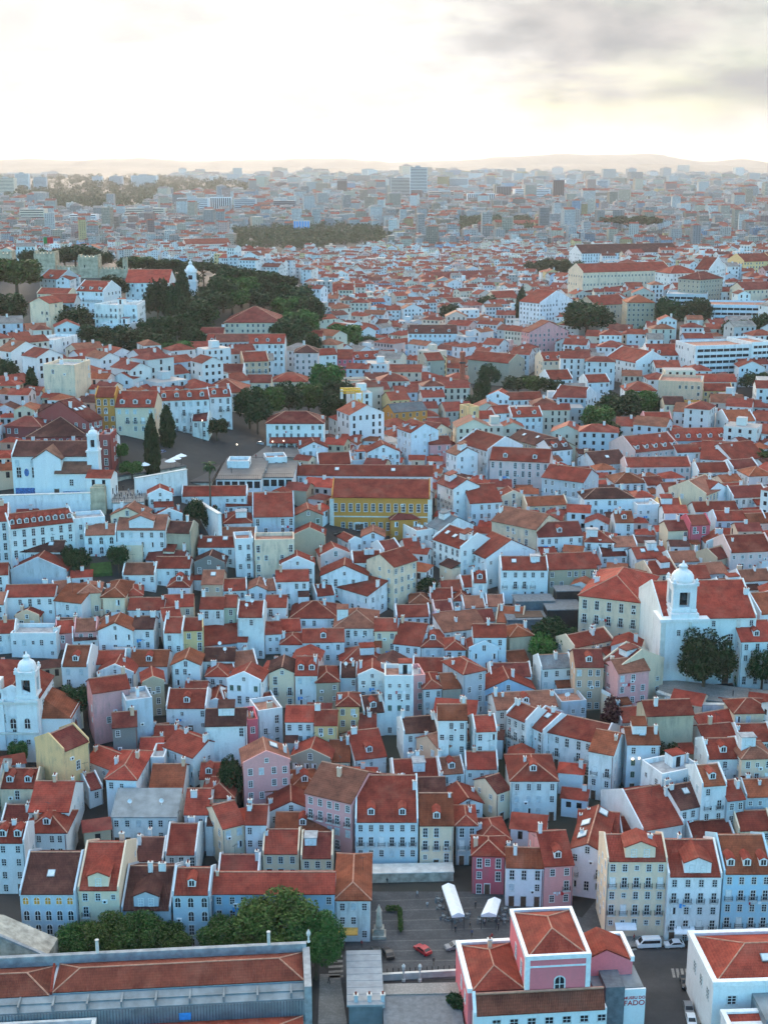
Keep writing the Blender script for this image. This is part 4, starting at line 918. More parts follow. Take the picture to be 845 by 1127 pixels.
    if 'T' in fl:
        b = MB(); b.box(0, 0, 0, 2.6, 2.4, 2.3, 0); b.box(-.15, -.15, 2.301, 2.75, 2.55, 2.5, 1); b.box(.8, -.03, 0, 1.7, -.002, 2.0, 2)
        put('roof_hut', b.data('roof_hut', ['plaster', 'tile_red', 'dark']), root, (W * .5, D * .45, h + .02), color=col)
    if name == 'house' and not far and 'K' not in fl and rt in 'geh' and W > 5 and n >= 1.9 and m.z - h > 3.5 and random.random() < .38:
        w3, d3, h3 = W * random.uniform(.3, .55), random.uniform(1.6, 3.0), h * random.uniform(.35, .68); x3 = random.choice((0.05, W - w3 - .05))
        b = MB(); b.box(x3, -d3, zb, x3 + w3, -.01, h3); lt = b.build('lean_to', ['plaster'], root, (*jit(WALL[random.choice((wc, 'w', 'W', 'c'))]), .6))
        b = MB()
        if random.random() < .7: b.prism([(-d3 - .2, h3 + .0), (-.005, h3 + d3 * .4), (-.005, h3 + d3 * .4 + .16), (-d3 - .2, h3 + .16)], x3 - .1, x3 + w3 + .1, 0); b.build('lean_to_roof', ['tile'], lt, (*jit(ROOF[random.choice('rrod')], .2), 1))
        else: b.box(x3 - .02, -d3 - .02, h3 + .001, x3 + w3 + .02, -d3 + .12, h3 + .8); b.box(x3 + .1, -d3 + .13, h3 + .001, x3 + w3 - .1, -.02, h3 + .06, 1); b.build('roof_terrace', ['plaster', 'roof_terracotta'], lt, (*WALL['w'], .5))
        put('window', WM['small'][0], lt, (x3 + w3 / 2, -d3, h3 - .9), 0, (WS, 1, WS))
    rows = num('S', 0) or max(1, int(round(n - .15))); hs = h / rows if num('S', 0) else SH
    # ---- attic storey with its own gable
    if 'P' in fl:
        w2 = W * (.5 if nd == 0 else .42); xa = W * .5 if 'A' not in fl else W * .55; d2 = D * .5
        b = MB(); hw = 2.1; b.mesh([(-w2 / 2, .3, 0), (w2 / 2, .3, 0), (w2 / 2, .3, hw), (0, .3, hw + w2 * .2), (-w2 / 2, .3, hw)], [(0, 1, 2, 3, 4)])
        b.poly([(w2 / 2, .3, 0), (w2 / 2, d2, 0), (w2 / 2, d2, hw), (w2 / 2, .3, hw)]); b.poly([(-w2 / 2, d2, 0), (-w2 / 2, .3, 0), (-w2 / 2, .3, hw), (-w2 / 2, d2, hw)])
        at_ = put('attic', b.data('attic', ['plaster']), root, (xa, 0, h), color=col)
        b = MB(); q = w2 / 2 + .25; ap = w2 * .2 + .1
        b.prism([(-q, hw - .06), (0, hw + ap), (q, hw - .06), (q, hw + .12), (0, hw + ap + .18), (-q, hw + .12)], 0.1, d2 + .3, 1)
        put('attic_roof', b.data('attic_roof', ['tile']), at_, color=rcol)
        for i in range(2 if w2 > 3.2 else 1):
            x = (i - .5) * w2 * .42 if w2 > 3.2 else 0
            put('window', WM['sash'][0], at_, (x, .3, 1.1), 0, (WS, 1, WS))
    # ---- windows
    def window(kind, x, y, z, rz):
        me, pane, w_, h_ = WM[kind]
        o = put('window', me, root, (x, y, z), rz, (WS, 1, WS))
        if pane is not None: put('pane', pane, o)
        return o
    styles = ['sash', 'sash', 'shut', 'half'] if random.random() < .6 else ['sash', 'french', 'sash', 'small']
    if random.random() < .12: styles.append('green')
    base_k = random.choice(('sash', 'sash', 'french', 'small') if n < 3 else ('sash', 'french', 'sash'))
    bare = 'x' in fl
    strip = 'G' in fl
    if strip:                     # long glazed strips
        for r in range(rows):
            z = h - 1.2 - SH * r
            b = MB(); nb = max(4, int(W / 3)); b.box(.8, -.05, z - .55, W - .8, -.002, z + .55, 0)
            for i in range(nb + 1):
                x = .8 + (W - 1.6) * i / nb; b.box(x - .12, -.09, z - .55, x + .12, -.051, z + .55, 1)
            b.build('window_strip', ['glass', 'white'], root, uv=False)
    gap = 1.85 if near else (2.0 if not far else 2.3)
    ncol = max(1, int(round((W - .5) / gap)))
    if has('S') and name == 'palace' and rows == 3: ncol = 5
    if 'O' in fl: ncol = 5
    xs = [W * (i + .5) / ncol for i in range(ncol)]
    if not far and 'K' not in fl and name == 'house': xs = [x + random.uniform(-.25, .25) for x in xs]
    skip = .85 if bare else (.45 if 't' in fl else (.17 if 'K' not in fl and not has('S') else 0))
    if not strip:
        balc_rows = [r for r in range(rows) if (r % 2 == 1 or rows < 3)] if 'B' in fl else []
        for r in range(rows):
            z = h - hs * (r + .5) - (.1 if rt != 'e' else .3)
            kind_row = base_k if random.random() < .7 else random.choice(styles)
            ground_row = r == rows - 1 and rows > 1
            for x in xs:
                gl = T(*wpos(x, -.5)) - base
                if z - .9 < max(zb + .5, gl - .4) and not (ground_row and near): continue
                if random.random() < skip: continue
                kind = kind_row if random.random() < .75 else random.choice(styles)
                if far: kind = 'far'
                if r in balc_rows: kind = 'french' if random.random() < .75 else 'fshut'
                if 'O' in fl: kind = ('archo', 'arch', 'arch', 'arch')[min(r, 3)]
                elif 'a' in fl and r <= 1: kind = 'arch'
                if has('S') and not far: kind = 'tall' if (rows == 2 or r < 2) else 'sash'
                hh = WM[kind][3] * WS
                zz = z if hh < 1.6 else z - .15
                if ground_row and near and random.random() < .5 and zz - hh / 2 < gl + 2:
                    put('door', DOOR, root, (x, 0, max(gl, zb + .5) + .02), sc=(.8, 1, .8)); continue
                window(kind, x, 0, zz, 0)
                if r in balc_rows and not far: put('balcony', BAL[1.5], root, (x, 0, zz - hh / 2), sc=(.85, .8, .78))
            if r in balc_rows and far: put('balcony', BAL[6.0], root, (W / 2, 0, z - .75), sc=(W / 7, .8, .75))
        if rt == 'e' and not bare: 
            window('far' if far else random.choice(('small', 'sash')), W / 2, 0, h + min(.6, p * W / 2 - 1.1), 0) if W > 5 else None
    # side walls that can be seen
    if True:
        for sx, nx, ny, rz in ((0, -c_, -s_, -PI / 2), (W, c_, s_, PI / 2)):
            px_, py_ = wpos(sx, D / 2); l = math.hypot(px_, py_)
            if (nx * -px_ + ny * -py_) / l < .12: continue
            nd2 = max(1, int(D / 2.6)); keep = .85 if ('K' in fl or has('S') or abs(yaw) > .35) else .4
            if bare: keep = .1
            for r in range(rows):
                z = h - hs * (r + .5) - .15
                for i in range(nd2):
                    y = D * (i + .5) / nd2
                    if random.random() > keep or z - 1 < max(zb + .5, T(*wpos(sx, y)) - base - .4): continue
                    kind = 'far' if far else ('sash' if has('S') else random.choice(('sash', 'small', 'shut')))
                    window(kind, sx, y, z, rz)
    if not far:                   # small fittings on the front: rainwater pipe, cooler boxes, washing
        if random.random() < .55:
            b = MB(); x = random.choice((.18, W - .18)); b.tube((x, -.1, zb), (x, -.1, h - .2), .055, .055, 5); b.build('drainpipe', ['metal_grey' if random.random() < .6 else 'tile_red'], root, uv=False)
        if m.z < 140 and random.random() < .45 and W > 4:
            put('cooler_box', COOL, root, (random.uniform(.8, W - .8), -.01, h - SH * random.choice((.95, 1.95))))
        if random.random() < .30 and W > 4.5 and not bare:
            put('washing', random.choice(WASH), root, (random.uniform(1.4, W - 1.4), -.25, h - SH * random.choice((.9, 1.9)) - .2))
    if 'A' in fl:
        gl = T(*wpos(W / 2, -1)) - base
        mt = 'awning_orange' if 'orange' in label else 'canvas'
        put('awning', AWN[mt], root, (W * .35, -.003, (max(zb, gl) + 1.8) if near else h - 2.0), sc=(min(1.1, W / 5), .8, .8))
    if 'Q' in fl:
        b = MB()
        for x in (0, W): b.box(x - .55, -.14, zb, x + .55, -.004, h - .43)
        b.box(0, -.1, h * .47, W, -.003, h * .47 + .3)
        b.build('quoin', ['limestone'], root)
        put('door', DOOR, root, (W * .28, 0, zb + 1.2), sc=(2.0, 1.5, 1.7))
    if 'V' in fl:
        b = MB(); b.prism([(-2.6, h * .38), (0, h * .52), (0, h * .52 + .2), (-2.6, h * .38 + .2)], 1, W - 1, 0, 0)
        for i in range(7): x = 1.4 + (W - 2.8) * i / 6; b.box(x - .15, -2.4, zb, x + .15, -2.1, h * .39, 1)
        b.build('veranda', ['tile_red', 'white'], root)
    return root
M['roof_gravel'] = simple('roof_gravel', (.36, .36, .36), .95, var=.3, sc=.9)
M['roof_terracotta'] = simple('roof_terracotta', (.34, .17, .12), .95, var=.3, sc=.9)
def table(txt, big):
    for line in txt.strip().splitlines():
        spec, label = line.split('|'); t = spec.split()
        name, cat = 'house', 'house'
        if big:
            name, c1 = t[0].split('/'); cat = c1; t = t[1:]
            while not t[0].lstrip('-').isdigit(): cat += ' ' + t[0]; t = t[1:]
        v = [float(q) for q in t[:6]]
        house(*v, t[6], t[7], t[8], ' '.join(t[9:]), label.strip(), name, cat, None if big else 'houses of the old quarter')
table(HOUSES, False)
table(BIG, True)
# ------------------------------------------------------------------ ground
def pxof(x, y, z):
    dz = y * cp + (H - z) * sp; up = y * sp - (H - z) * cp
    return CX + F * x / dz, CY - F * up / dz
def ground():
    na = 81; aa = np.linspace(-1.0, 1.0, na); dd = np.concatenate([[-2500, 20, 60], GD[1:]])
    X = np.array([[a * (max(d, 60) if d > -1000 else 3000) for a in aa] for d in dd]); Y = np.repeat(dd[:, None], na, 1)
    Z = TV(X, Y); Z[:3] = 0
    vs = np.stack([X, Y, Z], -1).reshape(-1, 3); n = len(dd)
    i = np.arange(n - 1)[:, None] * na + np.arange(na - 1)[None]; f = np.stack([i, i + 1, i + na + 1, i + na], -1).reshape(-1, 4)
    me = bpy.data.meshes.new('ground'); me.from_pydata(vs.tolist(), [], f.tolist())
    m, nt, b = nodes('ground_paving'); tc = N(nt, 'ShaderNodeTexCoord'); v = tc.outputs['Object']
    f1 = noise(nt, v, .02, 5); f2 = noise(nt, v, .5, 5, .7); f3 = noise(nt, v, .006, 3)
    c = mixc(nt, ramp(nt, f1, .42, .6), (.022, .023, .024), (.042, .041, .038)); c = mixc(nt, .5, c, ramp(nt, f2, .3, .7, (.55, .55, .55), (1.2, 1.2, 1.2)), 'MULTIPLY')
    c = mixc(nt, math_(nt, 'MULTIPLY', ramp(nt, f3, .5, .62), .7), c, (.03, .042, .022))
    nt.links.new(c, b.inputs['Base Color']); b.inputs['Roughness'].default_value = .95
    me.materials.append(m); o = put('ground', me); tag(o, kind='structure')
    for p in me.polygons: p.use_smooth = True
ground()
def drape(name, pix, mat, lift, sub=1, kind='structure'):
    """a sheet laid on the flat quay ground (z about 0), outlined by photo pixels"""
    pts = [on(px, py, 0) for px, py in pix]; b = MB(); b.poly([(p.x, p.y, lift) for p in pts])
    if (pts[1] - pts[0]).cross(pts[2] - pts[1]).z < 0: b.f[0] = b.f[0][::-1]
    o = b.build(name, [mat]); return tag(o, kind=kind)
def cobble(name, c0, c1, sc, rows=False):
    m, nt, b = nodes(name); tc = N(nt, 'ShaderNodeTexCoord'); v = tc.outputs['Object']
    vo = N(nt, 'ShaderNodeTexVoronoi'); vo.inputs['Scale'].default_value = sc; nt.links.new(v, vo.inputs['Vector'])
    f = noise(nt, v, .25, 5, .65); c = mixc(nt, ramp(nt, f, .35, .65), c0, c1)
    c = mixc(nt, .5, c, ramp(nt, vo.outputs['Distance'], .0, .6, (1.15, 1.15, 1.15), (.5, .5, .5)), 'MULTIPLY')
    w = noise(nt, mapping(nt, v, (.12, 1.6, 1)), .5, 3); c = mixc(nt, .35, c, ramp(nt, w, .4, .6, (.75, .75, .75), (1.1, 1.1, 1.1)), 'MULTIPLY')
    nt.links.new(c, b.inputs['Base Color']); b.inputs['Roughness'].default_value = .8
    return m
M['cobble'] = cobble('square_cobbles', (.055, .06, .065), (.09, .095, .10), 2.2)
M['asphalt'] = cobble('asphalt', (.035, .037, .04), (.06, .06, .062), 9)
M['calcada'] = cobble('pale_paving', (.26, .25, .23), (.36, .34, .31), 3)
# ------------------------------------------------------------------ mass of houses beyond the ones built singly
PALW = [(.70, .70, .68), (.74, .74, .73), (.78, .78, .76), (.68, .62, .50), (.62, .58, .50), (.70, .56, .44), (.66, .46, .42), (.58, .62, .64), (.50, .50, .48), (.70, .54, .28), (.34, .50, .66), (.58, .40, .40)]
PALP = np.array([6, 6, 6, 4, 3, 2, 1.6, 3, 2, 1, .8, .9]); PALP = PALP / PALP.sum()
PALR = [(.23, .048, .035), (.25, .060, .040), (.20, .045, .035), (.15, .048, .038), (.25, .095, .060), (.24, .23, .22)]
PALRP = np.array([4, 4, 3, 2, 2, 1.5]); PALRP = PALRP / PALRP.sum()
class Mass:
    def __init__(s): s.v, s.f, s.m, s.c = [], [], [], []
    def face(s, pts, m, c):
        b = len(s.v); s.v.extend(pts); s.f.append(tuple(range(b, b + len(pts)))); s.m.append(m); s.c.append((*c, 1))
    def done(s, name, mats, label=None, cat=None):
        me = bpy.data.meshes.new(name); me.from_pydata(s.v, [], s.f)
        for m in mats: me.materials.append(M[m])
        me.polygons.foreach_set('material_index', s.m)
        a = me.attributes.new('paint', 'FLOAT_COLOR', 'FACE'); a.data.foreach_set('color', np.array(s.c, np.float32).ravel())
        me.uv_layers.new(name='UVMap')
        o = put(name, me); return tag(o, label, cat, kind='stuff')
def mass_house(ms, cx, cy, yaw, W, D, h, wc, rc, rt, win=True, zb=None, tall=2.4):
    c, s = math.cos(yaw), math.sin(yaw)
    z0 = T(cx, cy) - 3 if zb is None else zb; zt = z0 + 3 + h
    def P(x, y, z): return (cx + c * x - s * y, cy + s * x + c * y, z)
    w, d = W / 2, D / 2; K = [(-w, -d), (w, -d), (w, d), (-w, d)]
    for i in range(4):
        a, b = K[i], K[(i + 1) % 4]; ms.face([P(*a, z0), P(*b, z0), P(*b, zt), P(*a, zt)], 0, wc)
    o = .3
    if rt == 'g':
        r = .48 * d; 
        ms.face([P(-w - o, -d - o, zt - .1), P(w + o, -d - o, zt - .1), P(w + o, 0, zt + r), P(-w - o, 0, zt + r)], 1, rc)
        ms.face([P(w + o, d + o, zt - .1), P(-w - o, d + o, zt - .1), P(-w - o, 0, zt + r), P(w + o, 0, zt + r)], 1, rc)
        for q in (-1, 1): ms.face([P(q * w, -d * q, zt), P(q * w, d * q, zt), P(q * w, 0, zt + r - .05)], 0, wc)
    elif rt == 'e':
        r = .46 * w
        ms.face([P(-w - o, -d - o, zt - .1), P(0, -d - o, zt + r), P(0, d + o, zt + r), P(-w - o, d + o, zt - .1)][::-1], 1, rc)
        ms.face([P(w + o, -d - o, zt - .1), P(w + o, d + o, zt - .1), P(0, d + o, zt + r), P(0, -d - o, zt + r)], 1, rc)
        for q in (-1, 1): ms.face([P(w * -q, q * d, zt), P(w * q, q * d, zt), P(0, q * d, zt + r - .05)][::-1], 0, wc)
    elif rt == 'h':
        k = min(w, d); r = .46 * k; g0, g1 = (P(-w + k, 0, zt + r), P(w - k, 0, zt + r)) if w > d else (P(0, -d + k, zt + r), P(0, d - k, zt + r))
        q = [P(-w - o, -d - o, zt - .1), P(w + o, -d - o, zt - .1), P(w + o, d + o, zt - .1), P(-w - o, d + o, zt - .1)]
        if w > d: fs = ([q[0], q[1], g1, g0], [q[1], q[2], g1], [q[2], q[3], g0, g1], [q[3], q[0], g0])
        else: fs = ([q[0], q[1], g0], [q[1], q[2], g1, g0], [q[2], q[3], g1], [q[3], q[0], g0, g1])
        for f in fs: ms.face(f, 1, rc)
    else:
        ms.face([P(*K[0], zt), P(*K[1], zt), P(*K[2], zt), P(*K[3], zt)], 0, (.34, .33, .32))
        if random.random() < .5:
            x = random.uniform(-.5, .3) * w; y = random.uniform(-.4, .2) * d; k = [(x, y), (x + 3, y), (x + 3, y + 3), (x, y + 3)]
            for i in range(4): a, b = k[i], k[(i + 1) % 4]; ms.face([P(*a, zt), P(*b, zt), P(*b, zt + 2.4), P(*a, zt + 2.4)], 0, wc)
            ms.face([P(*q, zt + 2.4) for q in k], 0, (.4, .4, .4))
    if random.random() < .5 and rt != 'f':
        x = random.uniform(-.6, .6) * w; k = [(x, -.2 * d), (x + .8, -.2 * d), (x + .8, -.2 * d + .7), (x, -.2 * d + .7)]; zc = zt + .48 * min(w, d) + .9
        for i in range(4): a, b = k[i], k[(i + 1) % 4]; ms.face([P(*a, zt), P(*b, zt), P(*b, zc), P(*a, zc)], 0, (.7, .7, .68))
        ms.face([P(*q, zc) for q in k], 0, (.35, .2, .15))
    if win:
        rows = max(1, int(h / tall)); st = random.choice((1.8, 2.1, 2.6)); e = .05
        ww, wh = random.choice((.34, .4, .46)), random.choice((.55, .62, .75))
        gcol = random.choice(((.03, .035, .045), (.05, .055, .06), (.10, .11, .12)))
        for r in range(rows):
            z = zt - 1.25 - tall * r
            for i in range(int((W - .8) / st)):
                if random.random() < .12: continue
                x = -w + .4 + (W - .8) * (i + .5) / max(1, int((W - .8) / st))
                ms.face([P(x - ww, -d - e, z - wh), P(x + ww, -d - e, z - wh), P(x + ww, -d - e, z + wh), P(x - ww, -d - e, z + wh)], 2, gcol)
            sx = -1 if cx > 0 else 1
            if abs(yaw) > .15: sx = 1 if (c * cx + s * cy) < 0 else -1
            for i in range(int(D / 3)):
                if random.random() < .45: continue
                y = -d + D * (i + .5) / int(D / 3); X = sx * (w + e); q = [P(X, y - ww, z - wh), P(X, y + ww, z - wh), P(X, y + ww, z + wh), P(X, y - ww, z + wh)]
                ms.face(q if sx > 0 else q[::-1], 2, gcol)
def inpoly(x, y, poly):
    r = False; n = len(poly)
    for i in range(n):
        (x1, y1), (x2, y2) = poly[i], poly[(i + 1) % n]
        if (y1 > y) != (y2 > y) and x < (x2 - x1) * (y - y1) / (y2 - y1) + x1: r = not r
    return r
GREEN = [[(-60, 288), (140, 288), (225, 288), (335, 312), (352, 372), (318, 402), (245, 400), (120, 410), (90, 380), (20, 372), (-60, 372)],
         [(686, 338), (800, 340), (800, 372), (686, 372)], [(258, 420), (385, 405), (388, 478), (255, 486)], [(636, 430), (722, 430), (722, 486), (636, 486)],
         [(505, 412), (615, 412), (615, 438), (505, 478)], [(255, 252), (425, 250), (425, 276), (255, 282)], [(500, 240), (590, 242), (590, 262), (500, 262)]]
OPEN = [[(372, 1127), (398, 955), (498, 940), (498, 925), (527, 925), (562, 985), (640, 1010), (660, 985), (664, 1040), (845, 1025), (845, 1127)], [(700, 680), (726, 680), (728, 742), (880, 742), (880, 790), (715, 790), (690, 760)], [(562, 690), (640, 680), (640, 745), (560, 745)],
        [(560, 638), (640, 638), (640, 694), (560, 694)], [(115, 465), (335, 465), (335, 548), (240, 560), (225, 592), (195, 592), (195, 550), (115, 562)], [(-60, 535), (110, 535), (120, 575), (-60, 575)], [(80, 598), (140, 598), (140, 640), (80, 640)], [(345, 575), (475, 575), (475, 600), (345, 600)]]
def infill():
    ms = Mass(); g = {}; cell = 14.0
    for x, y, r, W, D, *_q in OCC: g.setdefault((int(x // 30), int(y // 30)), []).append((x, y, r))
    def free(x, y, rr):
        for i in (-1, 0, 1):
            for j in (-1, 0, 1):
                for ox, oy, r in g.get((int(x // 30) + i, int(y // 30) + j), ()):
                    if (x - ox) ** 2 + (y - oy) ** 2 < (r * .82 + rr) ** 2: return False
        return True
    y = 226.0
    while y < 1750:
        step = 10.8 + max(0, y - 415) * .004; x = -.46 * y
        while x < .46 * y:
            xx, yy = x + random.uniform(-2.5, 2.5), y + random.uniform(-3, 3); x += step + random.choice((0, 0, 0, 1, 6))
            if y < 415 and abs(xx) < .315 * yy: continue
            ang = .5 * math.sin(xx / 85 + yy / 140) + .4 * math.sin(yy / 60 - xx / 130) + random.uniform(-.12, .12)
            z = T(xx, yy); px, py = pxof(xx, yy, z)
            if any(inpoly(px, py, q) for q in GREEN): continue
            if not free(xx, yy, 3.8): continue
            if random.random() < .04: continue
            W, D = random.uniform(6.5, 12.5), random.uniform(7, 10.5); n = random.choice((2, 2, 3, 3, 3, 4, 4, 5))
            wc = jit(PALW[RNG.choice(12, p=PALP)], .08); rc = jit(PALR[RNG.choice(6, p=PALRP)], .15)
            mass_house(ms, xx, yy, ang, W, D, n * 2.4 + random.uniform(-.5, .8), wc, rc, random.choice('ggghhef'))
        y += step * .98
    # small low houses and sheds in the gaps of the old quarter
    rects = [(o[0], o[1], math.cos(o[5]), math.sin(o[5]), o[3] / 2, o[4] / 2) for o in OCC if len(o) > 5]; g2 = {}
    for q in rects:
        for i in range(int((q[0] - 18) // 15), int((q[0] + 18) // 15) + 1):
            for j in range(int((q[1] - 18) // 15), int((q[1] + 18) // 15) + 1): g2.setdefault((i, j), []).append(q)
    def hit(x, y, mrg):
        return any(abs((x - q[0]) * q[2] + (y - q[1]) * q[3]) < q[4] + mrg and abs(-(x - q[0]) * q[3] + (y - q[1]) * q[2]) < q[5] + mrg for q in g2.get((int(x // 15), int(y // 15)), ()))
    y = 212.0
    while y < 415:
        x = -.31 * y
        while x < .31 * y:
            xx, yy = x + random.uniform(-1, 1), y + random.uniform(-1, 1); x += 2.6; px, py = pxof(xx, yy, T(xx, yy))
            if px < -20 or px > 870 or any(inpoly(px, py, q) for q in OPEN) or any(inpoly(px, py, q) for q in GREEN): continue
            ang = .4 * math.sin(xx / 50 + yy / 70) + random.uniform(-.1, .1); c, s = math.cos(ang), math.sin(ang)
            for W, D in ((8, 7), (6, 6), (4.6, 4.4)):
                if not any(hit(xx + c * u * W / 2 - s * v * D / 2, yy + s * u * W / 2 + c * v * D / 2, .35) for u in (-1, -.5, 0, .5, 1) for v in (-1, -.5, 0, .5, 1)): break
            else: continue
            h = random.uniform(1.6, 2.9) * 2.4 * (1 if W > 5 else .7)
            mass_house(ms, xx, yy, ang, W, D, h, jit(WALL[random.choice('wwWWWbccknt')], .06), jit(ROOF[random.choice('rrrodml')], .2), random.choice('ggghe'))
            q = (xx, yy, c, s, W / 2, D / 2)
            for i in (-1, 0, 1):
                for j in (-1, 0, 1): g2.setdefault((int(xx // 15) + i, int(yy // 15) + j), []).append(q)
        y += 2.6
    o = ms.done('hillside_houses', ['plaster_far', 'tile_far', 'glass'], 'dense red-roofed houses of the town between and beyond the single houses', 'houses')
def far_city():
    ms = Mass(); y = 1760.0
    while y < 8200:
        step = 15.5 + (y - 1760) * .010; x = -.42 * y
        while x < .42 * y:
            xx, yy = x + random.uniform(-5, 5), y + random.uniform(-8, 8); x += step * random.uniform(.8, 1.3)
            z = T(xx, yy); px, py = pxof(xx, yy, z)
            if any(inpoly(px, py, q) for q in GREEN) or inpoly(px, py, PARK): continue
            W = step * random.uniform(.55, 1.0); D = step * random.uniform(.45, .8)
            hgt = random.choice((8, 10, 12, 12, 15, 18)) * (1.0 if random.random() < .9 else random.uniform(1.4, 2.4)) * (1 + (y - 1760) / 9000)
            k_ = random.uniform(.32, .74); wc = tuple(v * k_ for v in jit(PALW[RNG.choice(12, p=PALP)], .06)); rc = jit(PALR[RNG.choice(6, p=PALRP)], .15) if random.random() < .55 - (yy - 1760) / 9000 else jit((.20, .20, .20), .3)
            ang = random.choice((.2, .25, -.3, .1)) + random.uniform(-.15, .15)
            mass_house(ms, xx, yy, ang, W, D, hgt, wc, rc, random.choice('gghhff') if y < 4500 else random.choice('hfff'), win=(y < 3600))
        y += step * (1.0 if y < 3500 else 1.25)
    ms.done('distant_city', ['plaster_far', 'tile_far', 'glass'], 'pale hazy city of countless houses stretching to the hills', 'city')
PARK = [(-40, 196), (60, 196), (150, 193), (285, 205), (285, 215), (190, 217), (150, 234), (60, 240), (40, 224), (-40, 226)]
# ------------------------------------------------------------------ towers far off
def tower(x0, x1, yt, yb, col, style, label):
    P = at((x0 + x1) / 2, yb); s, _ = scale_at(P); W = (x1 - x0) / s; r = ray(CX, yt); top = H + r.z / r.y * P.y; h = top - P.z
    D = max(10, W * random.uniform(.4, .7)); root = thing('office_tower' if h > W * .8 else 'office_block', (P.x - W / 2, P.y, P.z), 0, label, 'tower' if h > W * .8 else 'office block')
    b = MB(); b.box(0, 0, -20, W, D, h, 0, 1); b.box(W * .3, D * .3, h + .001, W * .6, D * .6, h + 4, 1); b.build('wall', ['plaster', 'roof_gravel'], root, (*col, .2))
    b = MB(); n = max(3, int(h / (3.6 if style != 'v' else 99)))
    if style == 'h':
        for i in range(n): z = h * (i + .5) / n; b.box(W * .03, -.3, z - h / n * .2, W * .97, -.002, z + h / n * .2)
    else:
        m = max(3, int(W / 4))
        for i in range(m): x = W * (i + .5) / m; b.box(x - W / m * .27, -.3, h * .04, x + W / m * .27, -.002, h * .96)
    b.build('window_strip', ['glass' if style != 'b' else 'blue'], root, uv=False)
    OCC.append((P.x, P.y, W, W, D))
GW, GB, GC, GD_, GP = (.72, .74, .76), (.48, .52, .56), (.66, .60, .50), (.16, .18, .21), (.60, .42, .36)
for a in ((196, 230, 218, 239, GW, 'h', 'wide white office block with even horizontal window bands'), (232, 255, 217, 238, GW, 'v', 'white office block with a blue glass middle beside the banded one'),
          (258, 282, 219, 238, GB, 'h', 'grey banded office block at the end of the white blocks'), (18, 33, 191, 212, GW, 'h', 'slim white tower over the far wooded park'),
          (38, 52, 195, 212, GB, 'h', 'grey tower block beside the slim white tower'), (-2, 17, 196, 219, GC, 'h', 'cream tower block on the skyline\'s end beyond the castle'),
          (102, 113, 194, 205, GW, 'h', 'small pale slab on the skyline over the park'), (121, 135, 194, 205, GB, 'h', 'second pale slab on the skyline over the park, wider'),
          (145, 173, 193, 206, GW, 'h', 'broad pale tower group on the skyline over the park'), (138, 182, 229, 243, GC, 'h', 'long cream block in the haze below the park monument'),
          (77, 107, 236, 254, GW, 'h', 'white block in the haze above the castle keep'), (23, 50, 230, 251, GC, 'h', 'cream apartment slab in the haze above the castle wall'),
          (451, 470, 184, 223, (.56, .57, .58), 'h', 'tall grey hotel tower standing above the whole skyline'), (430, 452, 196, 221, (.50, .48, .45), 'h', 'grey-beige slab beside the tall hotel tower'),
          (471, 512, 211, 224, GP, 'h', 'salmon brick office block at the foot of the hotel tower'), (484, 515, 197, 211, GB, 'h', 'grey slab behind the salmon office block'),
          (514, 544, 213, 229, GW, 'v', 'white office block with blue upright windows'), (546, 562, 205, 224, GD_, 'v', 'dark glass block beside the white upright-windowed block'),
          (382, 408, 193, 208, GP, 'h', 'pinkish slab on the skyline before the hotel tower'), (350, 369, 194, 208, GC, 'h', 'beige slab on the skyline beside the pinkish one'),
          (301, 325, 221, 236, GD_, 'h', 'dark block in the haze near the blue-screened building'), (323, 341, 243, 258, GB, 'b', 'building with a bright blue screen front'),
          (608, 620, 198, 223, (.07, .09, .12), 'v', 'dark slate tower standing alone in the far city'), (656, 668, 199, 214, (.42, .52, .60), 'h', 'bluish tower in the far city'),
          (622, 634, 198, 208, GW, 'h', 'pale tower just behind the dark slate tower'), (732, 744, 203, 214, GW, 'v', 'pair-striped white tower in the far city'),
          (760, 769, 204, 214, GW, 'h', 'narrow white tower past the striped one'), (566, 605, 208, 224, GW, 'h', 'long white office range before the dark slate tower'),
          (807, 831, 246, 258, GP, 'h', 'reddish block among the far roofs'), (459, 477, 235, 249, (.40, .52, .62), 'h', 'blue-grey block below the hotel tower')):
    tower(*a)
